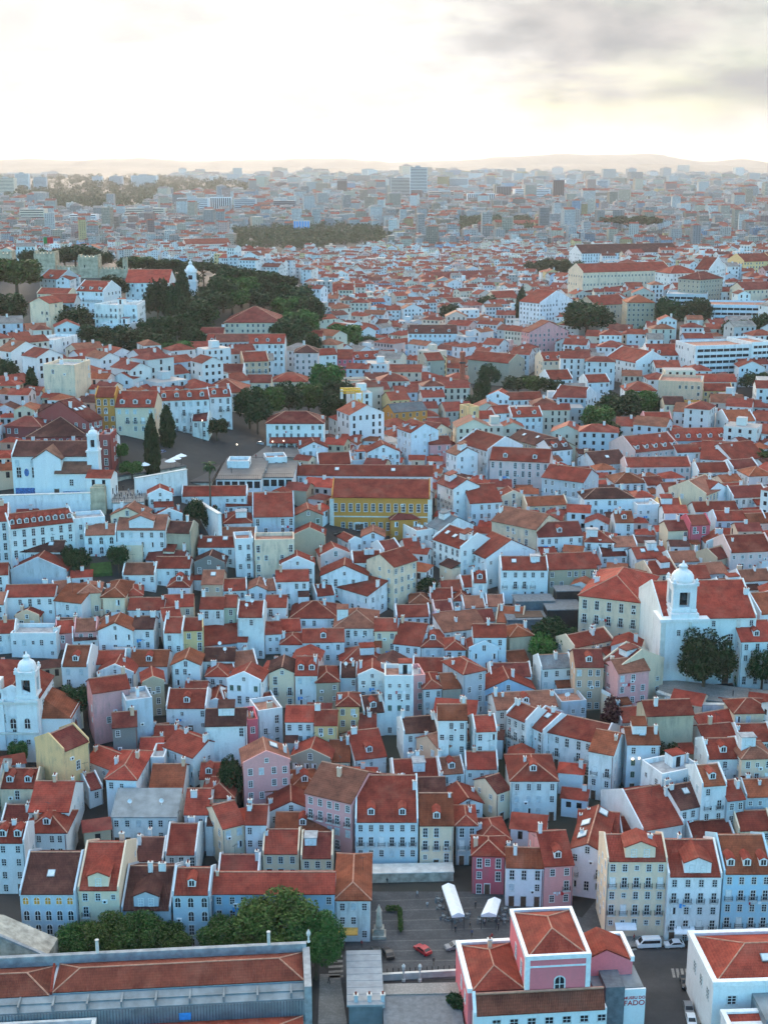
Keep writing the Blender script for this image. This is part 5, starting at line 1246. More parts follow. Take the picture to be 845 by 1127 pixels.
# ------------------------------------------------------------------ hills on the horizon
def hills():
    m, nt, b = nodes('far_hills'); tc = N(nt, 'ShaderNodeTexCoord'); f = noise(nt, tc.outputs['Object'], .0016, 6, .7)
    nt.links.new(ramp(nt, f, .4, .62, (.02, .028, .022), (.08, .075, .06)), b.inputs['Base Color']); b.inputs['Roughness'].default_value = 1
    for dist, line in ((15500, [(-400, 180), (-100, 178), (0, 177), (60, 176.5), (110, 178.5), (170, 174.5), (215, 178.5), (330, 176), (380, 175), (430, 180), (500, 178), (540, 174), (580, 172), (610, 170.5), (650, 172), (690, 170), (725, 175), (750, 179), (790, 176), (830, 181), (900, 179), (1300, 178)]),
                       (12500, [(-400, 186), (0, 186), (120, 184), (250, 186), (400, 185), (520, 184), (600, 181), (700, 181), (760, 183), (830, 186), (1300, 185)])):
        xs = np.linspace(-400, 1300, 260); px = [p[0] for p in line]; py = np.interp(xs, px, [p[1] for p in line])
        py = py + np.interp(xs, np.linspace(-400, 1300, 90), RNG.normal(0, .55, 90)) + RNG.normal(0, .2, len(xs))
        rows = []; z0 = 70
        for k, (off, fr) in enumerate(((-2600, 0), (-1700, .32), (-800, .72), (0, 1), (1500, .4), (2400, 0))):
            row = []
            for i, X in enumerate(xs):
                crest = H + (188.6 - py[i]) / F * dist; y = dist + off
                row.append(((X - CX) / F * dist * 1.03, y + (RNG.normal(0, 120) if 0 < k < 5 else 0), z0 + max(8, crest - z0) * fr * (1 + (RNG.normal(0, .10) if k in (1, 2) else 0))))
            rows.append(row)
        n = len(xs); vs = [p for r in rows for p in r]; fs = [(r * n + i, r * n + i + 1, (r + 1) * n + i + 1, (r + 1) * n + i) for r in range(5) for i in range(n - 1)]
        me = bpy.data.meshes.new('hills'); me.from_pydata(vs, [], fs); me.materials.append(m)
        for p in me.polygons: p.use_smooth = True
        tag(put('hills', me), kind='structure')
hills()
# ------------------------------------------------------------------ trees
def leaf_mat(name, c0, c1):
    m, nt, b = nodes(name); tc = N(nt, 'ShaderNodeTexCoord'); oi = N(nt, 'ShaderNodeObjectInfo')
    f = noise(nt, tc.outputs['Object'], 7, 3); g = N(nt, 'ShaderNodeNewGeometry')
    c = mixc(nt, ramp(nt, f, .35, .65), c0, c1)
    h = N(nt, 'ShaderNodeHueSaturation'); nt.links.new(c, h.inputs['Color'])
    nt.links.new(math_(nt, 'ADD', math_(nt, 'MULTIPLY', oi.outputs['Random'], .5), .75), h.inputs['Value']); nt.links.new(math_(nt, 'ADD', math_(nt, 'MULTIPLY', oi.outputs['Random'], .05), .475), h.inputs['Hue'])
    k = mixc(nt, .6, h.outputs[0], ramp(nt, g.outputs['Random Per Island'], 0, 1, (.6, .6, .6), (1.35, 1.35, 1.2)), 'MULTIPLY')
    nt.links.new(k, b.inputs['Base Color']); b.inputs['Roughness'].default_value = .7; b.inputs['Specular IOR Level'].default_value = .2
    return m
M['leaf'] = leaf_mat('leaves_mid', (.032, .075, .018), (.066, .125, .028)); M['leaf_dark'] = leaf_mat('leaves_dark', (.013, .034, .013), (.030, .062, .020)); M['leaf_bright'] = leaf_mat('leaves_bright', (.05, .10, .022), (.10, .165, .036))
M['leaf_red'] = leaf_mat('leaves_red', (.05, .015, .018), (.09, .03, .03))
def leaves(cent, rad, n, size, squash=1.0, shell=.55):
    """n leaf faces spread through the volume of a set of lobes"""
    cent, rad = np.array(cent), np.array(rad); w = (rad.prod(1)) ** .67; k = RNG.choice(len(cent), n, p=w / w.sum())
    u = RNG.normal(size=(n, 3)); u /= np.linalg.norm(u, axis=1)[:, None]; r = (shell + (1 - shell) * RNG.random(n)) * RNG.choice([1, 1, 1.06], n)
    c = cent[k] + u * r[:, None] * rad[k]; a = RNG.normal(size=(n, 3)) + u * .5; a /= np.linalg.norm(a, axis=1)[:, None]
    t = np.cross(a, RNG.normal(size=(n, 3))); t /= np.linalg.norm(t, axis=1)[:, None] + 1e-9; q = np.cross(a, t); s = size * (.6 + .8 * RNG.random(n))[:, None]
    vs = np.stack([c - t * s, c - q * s * .7, c + t * s, c + q * s * .7], 1); return vs.reshape(-1, 3)
def leaf_mesh(name, vs, mat):
    me = bpy.data.meshes.new(name); n = len(vs) // 4; me.from_pydata(vs.tolist(), [], np.arange(n * 4).reshape(-1, 4).tolist()); me.materials.append(M[mat]); return me
def tree_proto(kind, n, size, mat):
    b = MB(); cen, rad = [], []
    if kind == 'round':
        for i in range(40):
            a, e = random.uniform(0, 2 * PI), random.uniform(-.7, 1); rr = .34 * random.uniform(.75, 1.1) * math.sqrt(1 - min(.99, e * e) * .6)
            cen.append((math.cos(a) * rr, math.sin(a) * rr, .60 + e * .25)); q = random.uniform(.10, .17); rad.append((q, q, q * .95))
        cen.append((0, 0, .6)); rad.append((.28, .28, .26)); b.tube((0, 0, -.05), (.01, 0, .45), .035, .022, 7)
        for i in range(5): a = i * 1.26; b.tube((0, 0, .32), (math.cos(a) * .22, math.sin(a) * .22, .58), .018, .007, 5)
    elif kind == 'pine':
        for i in range(22):
            a, rr = random.uniform(0, 2 * PI), .38 * math.sqrt(random.random()); cen.append((math.cos(a) * rr, math.sin(a) * rr, .80 + random.uniform(-.05, .06) - rr * .15)); rad.append((.13, .13, .09))
        b.tube((0, 0, -.05), (.03, 0, .7), .022, .015, 7)
        for i in range(6): a = i * 1.05; b.tube((.02, 0, .52), (math.cos(a) * .28, math.sin(a) * .28, .78), .012, .005, 5)
    elif kind == 'cypress':
        for i in range(16): z = .06 + .92 * i / 16; r = .46 * math.sin(PI * min(1, (z + .12) / 1.1) ** .8) ** .8 + .02; cen.append((random.uniform(-.05, .05), random.uniform(-.05, .05), z)); rad.append((r, r, .07))
        b.tube((0, 0, -.05), (0, 0, .5), .06, .03, 6)
    elif kind == 'bush':
        for i in range(14): a, rr = random.uniform(0, 2 * PI), random.uniform(0, .34); cen.append((math.cos(a) * rr, math.sin(a) * rr, random.uniform(.2, .7))); q = random.uniform(.14, .24); rad.append((q, q, q * 1.2))
        b.tube((0, 0, -.1), (0, 0, .3), .03, .02, 5)
    return leaf_mesh('crown', leaves(cen, rad, n, size), mat), b.data('trunk', ['bark'], False)
PROTO = {}
for key, kind, n, sz, mat in (('street', 'round', 15000, .017, 'leaf'), ('street2', 'round', 15000, .017, 'leaf_bright'), ('big', 'round', 9000, .02, 'leaf_dark'), ('mid', 'round', 3200, .032, 'leaf_dark'), ('mid2', 'round', 3200, .034, 'leaf'),
                              ('bright', 'round', 4000, .028, 'leaf_bright'), ('pine', 'pine', 2600, .030, 'leaf_dark'), ('cyp', 'cypress', 3500, .045, 'leaf_dark'), ('bush', 'bush', 2200, .045, 'leaf'), ('red', 'bush', 2600, .04, 'leaf_red'), ('dark', 'bush', 2600, .045, 'leaf_dark')):
    PROTO[key] = tree_proto(kind, n, sz, mat)
def tree(px, yt, yb, w, key, label, name=None, group=None):
    P = at(px, yb); s, _ = scale_at(P); r = ray(CX, yt); h = max(2.5, H + r.z / r.y * P.y - P.z); W = w / s * 1.12
    if P.y > 380: W *= 1.18; h *= 1.1
    if group == ST: W *= 1.3; h *= 1.22
    if group == 'trees of the castle hill wood': W *= 1.1; h *= 1.0
    nm = name or {'pine': 'pine_tree', 'cyp': 'cypress_tree', 'bush': 'shrub', 'red': 'shrub', 'dark': 'shrub'}.get(key, 'tree')
    root = thing(nm, tuple(P), random.uniform(0, 6.28), label, 'shrub' if nm == 'shrub' else 'tree', group)
    root.scale = (W, W, h * 1.02); cr, tr = PROTO[key]
    put('crown', cr, root); put('trunk', tr, root); OCC.append((P.x, P.y, W * .4, W, W))
ST = 'street trees behind the market hall'
for a in ((92, 1026, 1064, 44, 'street', 'dark green street tree at the palazzo end of the row behind the market hall', None, ST), (122, 1019, 1063, 46, 'street2', 'street tree before the pedimented cream house', None, ST),
          (154, 1018, 1063, 46, 'street', 'street tree before the grey gabled house', None, ST), (185, 1025, 1062, 42, 'street', 'street tree before the blue-grey tiled house', None, ST),
          (246, 1019, 1062, 44, 'street', 'lower street tree before the start of the long blue row', None, ST), (306, 1001, 1066, 74, 'street2', 'largest street tree, rising in front of the long blue row', None, ST), (348, 1018, 1078, 46, 'street', 'street tree before the white corner house at the market hall\'s end', None, ST),
          (502, 1092, 1128, 30, 'dark', 'dark round bush beside the museum\'s low white wing'), (256, 833, 886, 30, 'mid', 'dark tree in the lane beside the skylit pink house'),
          (730, 819, 853, 42, 'big', 'dense courtyard tree beneath the crumbling stone house'), (773, 694, 770, 66, 'big', 'huge dark tree before the domed-tower church'), (837, 711, 762, 38, 'big', 'smaller dark tree by the church terrace edge'),
          (22, 815, 847, 22, 'mid2', 'bushy little tree before the slim-towered church door'), (85, 752, 794, 36, 'mid', 'dark tree mass beside the slim-towered church'), (672, 768, 803, 36, 'red', 'dark red-leaved bush below the peach house'),
          (595, 697, 734, 31, 'bright', 'round bright green tree in the walled garden'), (603, 680, 722, 40, 'mid', 'dark garden tree behind the round bright one'), (622, 688, 726, 30, 'mid', 'dark garden tree beside the stone palace wall'),
          (470, 634, 659, 24, 'mid', 'dark tree beside the tall plain cream gable'), (86, 604, 638, 30, 'mid', 'dark tree at the lawn\'s shaded end'), (76, 600, 628, 18, 'mid', 'small dark tree behind the stained-roof white house'), (131, 599, 630, 24, 'mid', 'dark tree on the lawn before the white mansion'),
          (215, 548, 582, 24, 'mid', 'dark tree under the curved ramp wall'), (234, 556, 586, 20, 'dark', 'dark shrub at the palm\'s foot'), (169, 454, 526, 18, 'cyp', 'tall dark cypress on the terrace edge'), (185, 444, 492, 18, 'cyp', 'rounder second cypress by the pale mansion', 'cypress_tree'),
          (133, 487, 509, 20, 'mid2', 'small tree by the parked cars behind the old church'), (146, 507, 527, 26, 'mid2', 'spreading small tree at the terrace cafe'), (98, 512, 540, 26, 'mid', 'dark tree by the old church porch'), (239, 462, 485, 24, 'mid', 'round tree beside the street lamp'),
          (380, 358, 390, 34, 'mid2', 'round lane tree under the castle wood'), (402, 370, 390, 26, 'mid', 'dark tree below the blue covered roof'), (20, 286, 328, 50, 'mid2', 'broad green tree beneath the castle wall'), (8, 325, 364, 44, 'mid', 'broad dark tree beside the tall cream gable'),
          (78, 337, 374, 46, 'mid', 'very round dark tree below the grey terrace'), (106, 359, 388, 32, 'mid', 'dark tree at the ruin\'s upper edge'), (36, 406, 437, 12, 'cyp', 'ivy-dark column tree on the bare block'), (6, 396, 428, 28, 'mid', 'dark tree at the picture\'s border by the bare block'),
          (127, 305, 332, 30, 'mid', 'round dark tree before the white hall'), (573, 319, 360, 12, 'cyp', 'taller of two cypresses on the slope'), (584, 326, 360, 10, 'cyp', 'shorter of two cypresses on the slope'), (597, 338, 360, 24, 'mid', 'dark tree beside the two cypresses'),
          (536, 327, 350, 20, 'mid', 'dark tree beside the single-row cream building'), (495, 336, 358, 20, 'mid', 'dark tree behind the three-roofed mansion'), (450, 341, 357, 26, 'mid', 'low dark tree behind the pale mansion\'s end'),
          (645, 334, 374, 50, 'mid', 'wide dark tree below the old tan palace'), (735, 330, 367, 30, 'mid', 'dark tree on the terraced garden'), (763, 330, 364, 34, 'mid', 'rounder dark tree beside it on the terraced garden'), (808, 317, 335, 24, 'mid', 'dark tree between gable block and cream block'),
          (838, 347, 382, 26, 'mid', 'dark tree at the modern school\'s end'), (808, 354, 380, 28, 'mid', 'dark tree behind the strip-windowed block'), (830, 411, 434, 30, 'mid', 'dark tree under the glazed white block'), (842, 496, 517, 28, 'mid2', 'edge tree by the maroon spreading roof'),
          (693, 238, 268, 54, 'pine', 'great umbrella pine rising behind the convent church')):
    tree(*a)
for i, (px, yt, yb, w, k) in enumerate(((680, 434, 472, 46, 'mid'), (658, 448, 482, 34, 'mid2'), (704, 431, 466, 32, 'mid2'), (716, 437, 464, 28, 'mid'), (667, 466, 492, 30, 'mid'))):
    tree(px, yt, yb, w, k, ['tallest tree of the walled garden on the upper slope', 'pale-leaved tree at the garden\'s lane corner', 'tree of the walled garden against the peach block', 'tree of the walled garden beside the open dark roof', 'lowest tree of the walled garden above the black roof'][i], None, 'trees of the walled garden')
for i, (px, yt, yb, w, k) in enumerate(((275, 430, 472, 30, 'mid'), (296, 427, 468, 32, 'mid2'), (318, 424, 464, 32, 'mid'), (340, 423, 462, 32, 'mid2'), (361, 402, 446, 36, 'mid2'), (373, 420, 456, 30, 'mid'), (284, 441, 478, 28, 'mid'), (368, 434, 474, 28, 'mid'))):
    tree(px, yt, yb, w, k, 'leafy tree of the wooded square behind the white villa', None, 'trees of the wooded square')
for i, (px, yt, yb, w, k) in enumerate(((538, 403, 430, 22, 'mid'), (530, 419, 452, 18, 'mid'), (570, 415, 436, 32, 'mid'), (590, 415, 436, 30, 'mid2'), (606, 417, 438, 24, 'mid'), (513, 452, 480, 18, 'mid'), (521, 436, 462, 18, 'mid'))):
    tree(px, yt, yb, w, k, 'dark tree of the garden by the tall brick chimney', None, 'trees of the chimney garden')
for px, yt, yb, w in ((590, 288, 310, 26), (608, 286, 310, 28), (628, 287, 310, 28)): tree(px, yt, yb, w, 'mid', 'dark tree of the row below the hilltop convent', None, 'trees below the convent')
for px, yt, yb, w, k in ((225, 289, 318, 30, 'pine'), (243, 291, 322, 30, 'pine'), (262, 295, 332, 34, 'pine'), (285, 299, 337, 38, 'pine'), (305, 304, 342, 36, 'pine'), (324, 314, 352, 36, 'mid'), (338, 328, 366, 32, 'mid'), (72, 274, 297, 24, 'mid'), (84, 271, 296, 28, 'mid'), (98, 273, 297, 26, 'mid'), (112, 277, 298, 24, 'mid'), (34, 276, 296, 20, 'mid'), (54, 275, 296, 22, 'mid'), (144, 284, 302, 24, 'mid'), (158, 283, 302, 26, 'mid2'), (172, 285, 304, 26, 'mid'), (188, 286, 305, 28, 'mid'), (200, 287, 306, 24, 'mid'),
                         (175, 310, 364, 24, 'mid'), (190, 316, 366, 22, 'mid'), (202, 298, 342, 13, 'cyp'), (218, 330, 366, 34, 'mid'), (236, 322, 350, 34, 'mid'), (256, 318, 345, 32, 'mid2'), (276, 318, 344, 34, 'mid'), (300, 322, 345, 34, 'mid'), (320, 352, 392, 36, 'mid'), (336, 368, 402, 30, 'mid'), (330, 343, 386, 32, 'mid2'),
                         (150, 363, 397, 36, 'mid'), (170, 370, 402, 38, 'mid'), (190, 376, 404, 36, 'mid2'), (214, 362, 388, 24, 'mid'), (131, 360, 390, 28, 'mid'), (118, 374, 397, 22, 'mid'), (206, 346, 380, 26, 'mid'), (228, 340, 358, 22, 'mid2'), (180, 350, 384, 28, 'mid'), (164, 352, 384, 20, 'mid'), (266, 305, 338, 32, 'mid2'), (290, 308, 340, 34, 'mid'), (318, 328, 358, 32, 'mid2'), (246, 306, 344, 30, 'mid')):
    tree(px, yt, yb, w, k, {'pine': 'umbrella pine on the crest of the castle hill wood', 'cyp': 'dark cypress beside the white spire on the castle hill'}.get(k, 'dark evergreen tree of the castle hill wood'), None, 'trees of the castle hill wood')
def woods():
    zones = [([(255, 256), (420, 252), (425, 272), (258, 278)], 260, 8), ([(498, 246), (590, 246), (590, 260), (500, 261)], 170, 9), (PARK, 620, 14), ([(665, 246), (760, 248), (760, 256), (665, 258)], 50, 9), ([(425, 236), (470, 232), (475, 238), (425, 243)], 50, 10),
             ([(110, 255), (175, 256), (175, 263), (110, 263)], 60, 9), ([(575, 258), (640, 258), (640, 266), (575, 266)], 50, 8), ([(690, 340), (800, 345), (790, 370), (690, 370)], 60, 2.0), ([(150, 302), (215, 292), (330, 316), (348, 365), (326, 390), (316, 345), (250, 334), (216, 384), (120, 398), (106, 386), (165, 360), (188, 330)], 130, 3.4)]
    out = []
    for poly, n, r in zones:
        xs = [p[0] for p in poly]; ys = [p[1] for p in poly]; k = 0
        while k < n:
            px, py = random.uniform(min(xs), max(xs)), random.uniform(min(ys), max(ys))
            if not inpoly(px, py, poly): continue
            k += 1; P = at(px, py); q = r * random.uniform(.7, 1.3); cen = [(P.x + random.gauss(0, q * .5), P.y + random.gauss(0, q * .5), P.z + q * random.uniform(.6, 1.2)) for _ in range(5)]
            out.append(leaves(cen, [(q * .62, q * .62, q * .55)] * 5, 110, q * .16))
    o = put('woods', leaf_mesh('woods', np.concatenate(out), 'leaf_dark')); tag(o, 'dark tree belts and undergrowth of the parks across the town', 'woods', kind='stuff')
woods()
tree(333, 474, 489, 12, 'bush', 'small green shrub at the white villa\'s veranda steps'); tree(322, 476, 488, 9, 'bush', 'smaller pale shrub on the upper square by the villa'); tree(812, 742, 758, 12, 'bush', 'low bush in the ring bed of the church terrace')
# ------------------------------------------------------------------ single buildings made by hand
def hip(b, x0, y0, x1, y1, z, p=.45, m=0, cap=1, over=0.0, th=.16):
    x0 -= over; y0 -= over; x1 += over; y1 += over; w, d = x1 - x0, y1 - y0; k = min(w, d) / 2; a = z + p * k + th
    g0, g1 = ((x0 + k, y0 + d / 2), (x1 - k + .01, y0 + d / 2)) if w >= d else ((x0 + w / 2, y0 + k), (x0 + w / 2, y1 - k + .01))
    q = [(x0, y0), (x1, y0), (x1, y1), (x0, y1)]; vs = [(*c, z) for c in q] + [(*c, z + th) for c in q] + [(*g0, a), (*g1, a)]
    fs = [(3, 2, 1, 0), (0, 1, 5, 4), (1, 2, 6, 5), (2, 3, 7, 6), (3, 0, 4, 7)] + ([(4, 5, 9, 8), (5, 6, 9), (6, 7, 8, 9), (7, 4, 8)] if w >= d else [(4, 5, 8), (5, 6, 9, 8), (6, 7, 9), (7, 4, 8, 9)])
    b.mesh(vs, fs, m)
    if cap is not None:
        for u, v in (((4, 8), (7, 8), (5, 9), (6, 9), (8, 9)) if w >= d else ((4, 8), (5, 8), (6, 9), (7, 9), (8, 9))): b.tube(vs[u], vs[v], .11, .11, 5, cap)
def ring(b, x0, y0, x1, y1, z0, z1, t, m=0):
    b.box(x0, y0, z0, x1, y0 + t, z1, m); b.box(x0, y1 - t, z0, x1, y1, z1, m); b.box(x0, y0 + t, z0, x0 + t, y1 - t, z1, m); b.box(x1 - t, y0 + t, z0, x1, y1 - t, z1, m)
class Local:
    def __init__(s, px, py, z, yaw, zb=0.0): s.o = on(px, py, z); s.o.z = zb; s.y = yaw
    def __call__(s, px, py, z):
        d = on(px, py, z) - s.o; c, n = math.cos(s.y), math.sin(s.y); return Vector((c * d.x + n * d.y, -n * d.x + c * d.y, z - s.o.z))
RC = (*ROOF['r'], 1); RO = (*ROOF['o'], 1); WH = (*WALL['W'], .35); PK = (.86, .215, .235, .3)
def win(root, kind, x, y, z, rz=0, sc=None):
    me, pane, w, h = WM[kind]; o = put('window', me, root, (x, y, z), rz, sc)
    if pane is not None: put('pane', pane, o)
    return o
def museum():
    L = Local(579, 1052, 14, R(5)); root = thing('museum', tuple(L.o), L.y, 'pink museum with a tall square block, white cornices and red hip roofs by the square', 'museum')
    # tall block
    W, D = 8.9, 11.9
    t = put('tower_block', None, root); b = MB(); b.box(0, 0, 0, W, D, 13.3, 0); wall = b.build('wall', ['plaster'], root, PK)
    b = MB(); ring(b, -.15, -.15, W + .15, D + .15, 13.301, 13.95, .5); b.box(-.1, -.1, 12.1, W + .1, -.002, 12.35)
    for x in (-.12, W - .55): b.box(x, -.12, 5, x + .67, -.003, 12.1); b.box(x, -.12, 12.351, x + .67, -.003, 13.3)
    b.box(-.12, -.003, 5, -.002, .6, 13.3)
    b.build('cornice', ['white'], root)
    b = MB(); hip(b, .37, .37, W - .37, D - .37, 13.42, .42); b.build('roof', ['tile', 'mortar'], root, RC)
    win(root, 'arch', W / 2 + .3, 0, 9.3, 0, (1.25, 1, 1.15))
    for y in (3.2, 7.2): win(root, 'tall', 0, y, 10.2, -PI / 2, (.8, 1, .8))
    bpy.data.objects.remove(t)
    # side wing toward the square
    a, c, d = L(515, 1089, 9), L(577, 1087, 9), L(502, 1036, 9); x0, x1, y0, y1 = a.x, -.05, a.y, d.y
    b = MB(); b.box(x0, y0, 0, x1, y1, 8.4, 0); b.build('wall', ['plaster'], root, PK)
    b = MB(); b.box(x0 - .1, y0, 8.401, x0 + .6, y1 + .1, 9.1); b.box(x0 + .6, y1 - .6, 8.401, x1, y1 + .1, 9.1); b.build('cornice', ['white'], root)
    b = MB(); hip(b, x0 + .5, y0, x1, y1 - .5, 8.5, .40); r = b.build('roof', ['tile', 'mortar'], root, RC)
    put('chimney', CHIM[2], r, (x0 + 4.4, y1 - 3.2, 10.2), color=(*WALL['n'], .5))
    for y in (y0 + 2.5, y0 + 6): win(root, 'sash', x0, y, 6.2, -PI / 2)
    # gabled wing
    a, c, d = L(653, 1056, 9), L(697, 1056, 9), L(643, 1028, 9); x0, x1, y0, y1 = W + .05, c.x, a.y, max(d.y, a.y + 6)
    b = MB(); m_ = (x0 + x1) / 2; hw = (x1 - x0) / 2; b.box(x0, y0 + .01, 0, x1, y1, 8.4, 0); b.mesh([(x0, y0, 8.4), (x1, y0, 8.4), (m_, y0, 8.4 + hw * .5)], [(0, 1, 2)])
    b.build('wall', ['plaster'], root, PK)
    b = MB(); b.prism([(x0, 8.42), (m_, 8.42 + hw * .5), (x1, 8.42), (x1, 8.6), (m_, 8.6 + hw * .5), (x0, 8.6)], y0 + .05, y1 - .6, 1); b.build('roof', ['tile'], root, RC)
    b = MB(); b.box(x1 - .3, y0 - .05, 8.401, x1 + .25, y1, 9.2); b.box(x0, y1 - .58, 8.401, x1 - .3, y1 + .05, 9.2); b.build('cornice', ['white'], root)
    # low front wing
    a, c = L(521, 1117, 6), L(671, 1117, 6); e = L(519, 1090, 7.5); x0, x1, y0, y1 = a.x, c.x, a.y, -.1
    b = MB(); b.box(x0, y0, -.5, x1, y1, 6, 0); b.build('wall', ['plaster'], root, WH)
    b = MB(); k = (y1 - y0) * (8.55 - 6.15) / (.36 * (y1 - y0)); b.prism([(y0 - .3, 5.85), (y1, 5.95 + k * .36), (y1, 6.15 + k * .36), (y0 - .3, 6.05)], x0 + .4, x1 - .35, 0); b.tube((x0 + .4, y1 - .15, 6.2 + k * .36), (x1 - .35, y1 - .15, 6.2 + k * .36), .18, .18, 6, 1)
    r = b.build('roof', ['tile', 'mortar'], root, (.24, .070, .045, 1))
    b = MB(); b.prism([(y0 - .4, 6.0), (y1, 6.0 + k * .36), (y1, 6.6 + k * .36), (y0 - .4, 6.6)], x0 - .1, x0 + .35, 0); b.build('parapet', ['white'], root)
    for i in range(7): win(root, 'wide', x0 + 3.2 + 2.45 * i, y0, 4.5, 0, (.75, 1, .75))
    # grey annex with the black box and the lettered white wall
    a, c = L(687, 1090, 6.2), L(711, 1090, 6.2); b = MB(); x0, x1, y0 = a.x - .1, c.x, a.y; y1 = L(697, 1060, 6.2).y
    b.box(x0, y0 + .35, 0, x1, y1, 5.9, 0); b.build('annex', ['metal_grey'], root)
    b = MB(); b.box(L(652, 1086, 6.2).x, y0 + .5, 5.901, x1 - .3, y1, 6.3); b.build('annex_roof', ['metal_grey'], root)
    b = MB(); b.box(x0, y0, -.5, x1, y0 + .3, 6.3); s = b.build('sign_wall', ['plaster'], root, (*WALL['W'], .1))
    for txt, z, sz in (('MUSEU DO', 4.75, .62), ('FADO', 3.75, 1.12)):
        cu = bpy.data.curves.new('lettering', 'FONT'); cu.body = txt; cu.size = sz; cu.extrude = .02; cu.align_x = 'CENTER'; cu.offset = .012; cu.materials.append(M['red_paint'])
        tmp = bpy.data.objects.new('lettering', cu); C.objects.link(tmp); me = bpy.data.meshes.new_from_object(tmp.evaluated_get(bpy.context.evaluated_depsgraph_get())); bpy.data.objects.remove(tmp)
        o = put('lettering', me, s, ((x0 + x1) / 2, y0 - .03, z)); o.rotation_euler = (PI / 2, 0, 0)
    q0 = L(670, 1097, 7); b = MB(); b.box(q0.x, y0 - .6, -.4, x0 - .05, y0 + 5.2, 7.2); b.build('black_box', ['slate'], root)
museum()
def market_hall():
    p, q = on(0, 1097, 9), on(335, 1080, 9); yaw = math.atan2((q - p).y, (q - p).x); L = Local(335, 1080, 9, yaw)
    root = thing('market_hall', tuple(L.o), yaw, 'long red-roofed market hall with grey metal clerestory at the water front', 'market hall')
    x0 = L(0, 1097, 9).x; xe = x0 - 14; D = L(340, 1040, 9.8).y; xs = L(55, 1094, 9).x
    b = MB(); b.box(xe, .4, 0, 0, D, 8.8); b.build('wall', ['plaster'], root, (*WALL['q'], .6))
    b = MB(); b.box(xe, D - .6, 8.801, .5, D + .1, 10.4); b.box(-.05, -2.6, 3, .95, D - .6, 9.9); b.build('parapet', ['coping'], root)
    for i, x in enumerate((L(342, 1040, 10).x - .3, L(296, 1042, 10).x, L(108, 1050, 10).x)):
        b = MB(); b.lathe([(.22, 0), (.28, .15), (.16, .3), (.16, 1.0), (.26, 1.1), (.34, 1.5), (.2, 1.8), (.05, 2.1)] if i == 0 else [(.25, 0), (.25, 1.9), (.3, 1.95), (.3, 2.05)], 8); put('finial' if i == 0 else 'vent_post', b.data('finial', ['limestone'], False), root, (x, D - .25, 10.4))
    b = MB(); hip(b, xs + .35, .2, -.1, D - .65, 8.95, .42); b.build('roof', ['tile', 'mortar'], root, (.20, .054, .036, 1))
    b = MB(); hip(b, xe, .0, xs - .1, D - .65, 8.7, .40); b.build('roof', ['tile', 'mortar'], root, (.17, .050, .034, 1))
    b = MB(); b.prism([(.15, 8.8), (D * .52, 8.8 + D * .26), (D * .52, 9.25 + D * .26), (.15, 9.25)], xs, xs + .32, 0); b.build('fire_wall', ['tile_red'], root)
    # metal clerestory: gently sloped sheet, then ribbed wall
    y2 = L(335, 1101, 7.6).y; b = MB(); b.prism([(y2, 7.9), (.1, 8.75), (.1, 8.6), (y2, 7.75)], xe, -.1, 0)
    for i in range(int(-xe / 4.6)): b.box(-2 - i * 4.6, y2, 8.0, -1.75 - i * 4.6, 0, 8.82)
    b.box(xe, y2 + 1.1, 8.02, -.1, y2 + 1.3, 8.5); b.build('clerestory_roof', ['metal_grey'], root)
    b = MB(); y3 = y2 - .1; n = int(-xe / .42)
    for i in range(n): x = -.2 - i * .42; b.box(x - .14, y3 - .08, 4.6, x + .14, y3 + .02, 7.7, 0)
    b.box(xe, y3 + .02, 4.4, -.1, y3 + .4, 7.74, 1); b.build('ribbed_wall', ['metal_grey', 'slate'], root)
    b = MB(); ym = y3 - 9.5
    hip(b, L(113, 1125, 5.6).x, ym, -.3, y3 - .12, 5.2, .34); b.build('roof', ['tile', 'mortar'], root, (.34, .075, .046, 1))
    xl = L(108, 1113, 6.5).x; b = MB(); hip(b, xe, ym, xl - .5, y3 - .9, 5.9, .34); b.build('roof', ['tile', 'mortar'], root, (.34, .075, .046, 1))
    b = MB(); b.box(xe, y3 - .88, 4, xl + .1, y3 - .4, 7.0); b.box(xl - .45, ym, 4, xl + .1, y3 - .88, 7.0); b.build('parapet', ['limestone'], root)
    b = MB(); b.box(xe, ym + .3, 0, -.4, y3 - .5, 5.1); b.build('wall', ['plaster'], root, (*WALL['q'], .6))
    w = put('hatch', MBox(1.6, .05, 1.0, 'blue'), root, (L(204, 1114, 6.5).x, y3 - .13, 6.2))
def MBox(w, d, h, m):
    b = MB(); b.box(-w / 2, -d / 2, -h / 2, w / 2, d / 2, h / 2); b.box(-w / 2 - .06, -d / 2 + .01, h / 2 + .001, w / 2 + .06, d / 2, h / 2 + .06); return b.data('panel', [m], False)
market_hall()
def stone_gable():
    P = on(2, 1062, 4); root = thing('stone_wall', (P.x - 6, P.y, 0), R(-6), 'low grey stone building with a sloping coped wall beside the market hall', 'stone building')
    b = MB(); W = 13.2; b.mesh([(0, 0, 0), (W, 0, 0), (W, 0, 6.2), (5, 0, 9.6), (0, 0, 9.9), (0, 5, 0), (W, 5, 0), (W, 5, 6.2), (5, 5, 9.6), (0, 5, 9.9)], [(0, 1, 2, 3, 4), (1, 6, 7, 2), (6, 5, 9, 8, 7), (2, 7, 8, 3), (3, 8, 9, 4), (0, 4, 9, 5)]); b.build('wall', ['stone'], root)
    b = MB(); b.mesh([(5, -.15, 9.62), (W + .1, -.15, 6.2), (W + .1, -.15, 6.5), (5, -.15, 9.95), (5, .4, 9.62), (W + .1, .4, 6.2), (W + .1, .4, 6.5), (5, .4, 9.95)], [(0, 1, 2, 3), (3, 2, 6, 7), (4, 7, 6, 5), (1, 5, 6, 2)]); b.build('coping', ['coping'], root)
stone_gable()
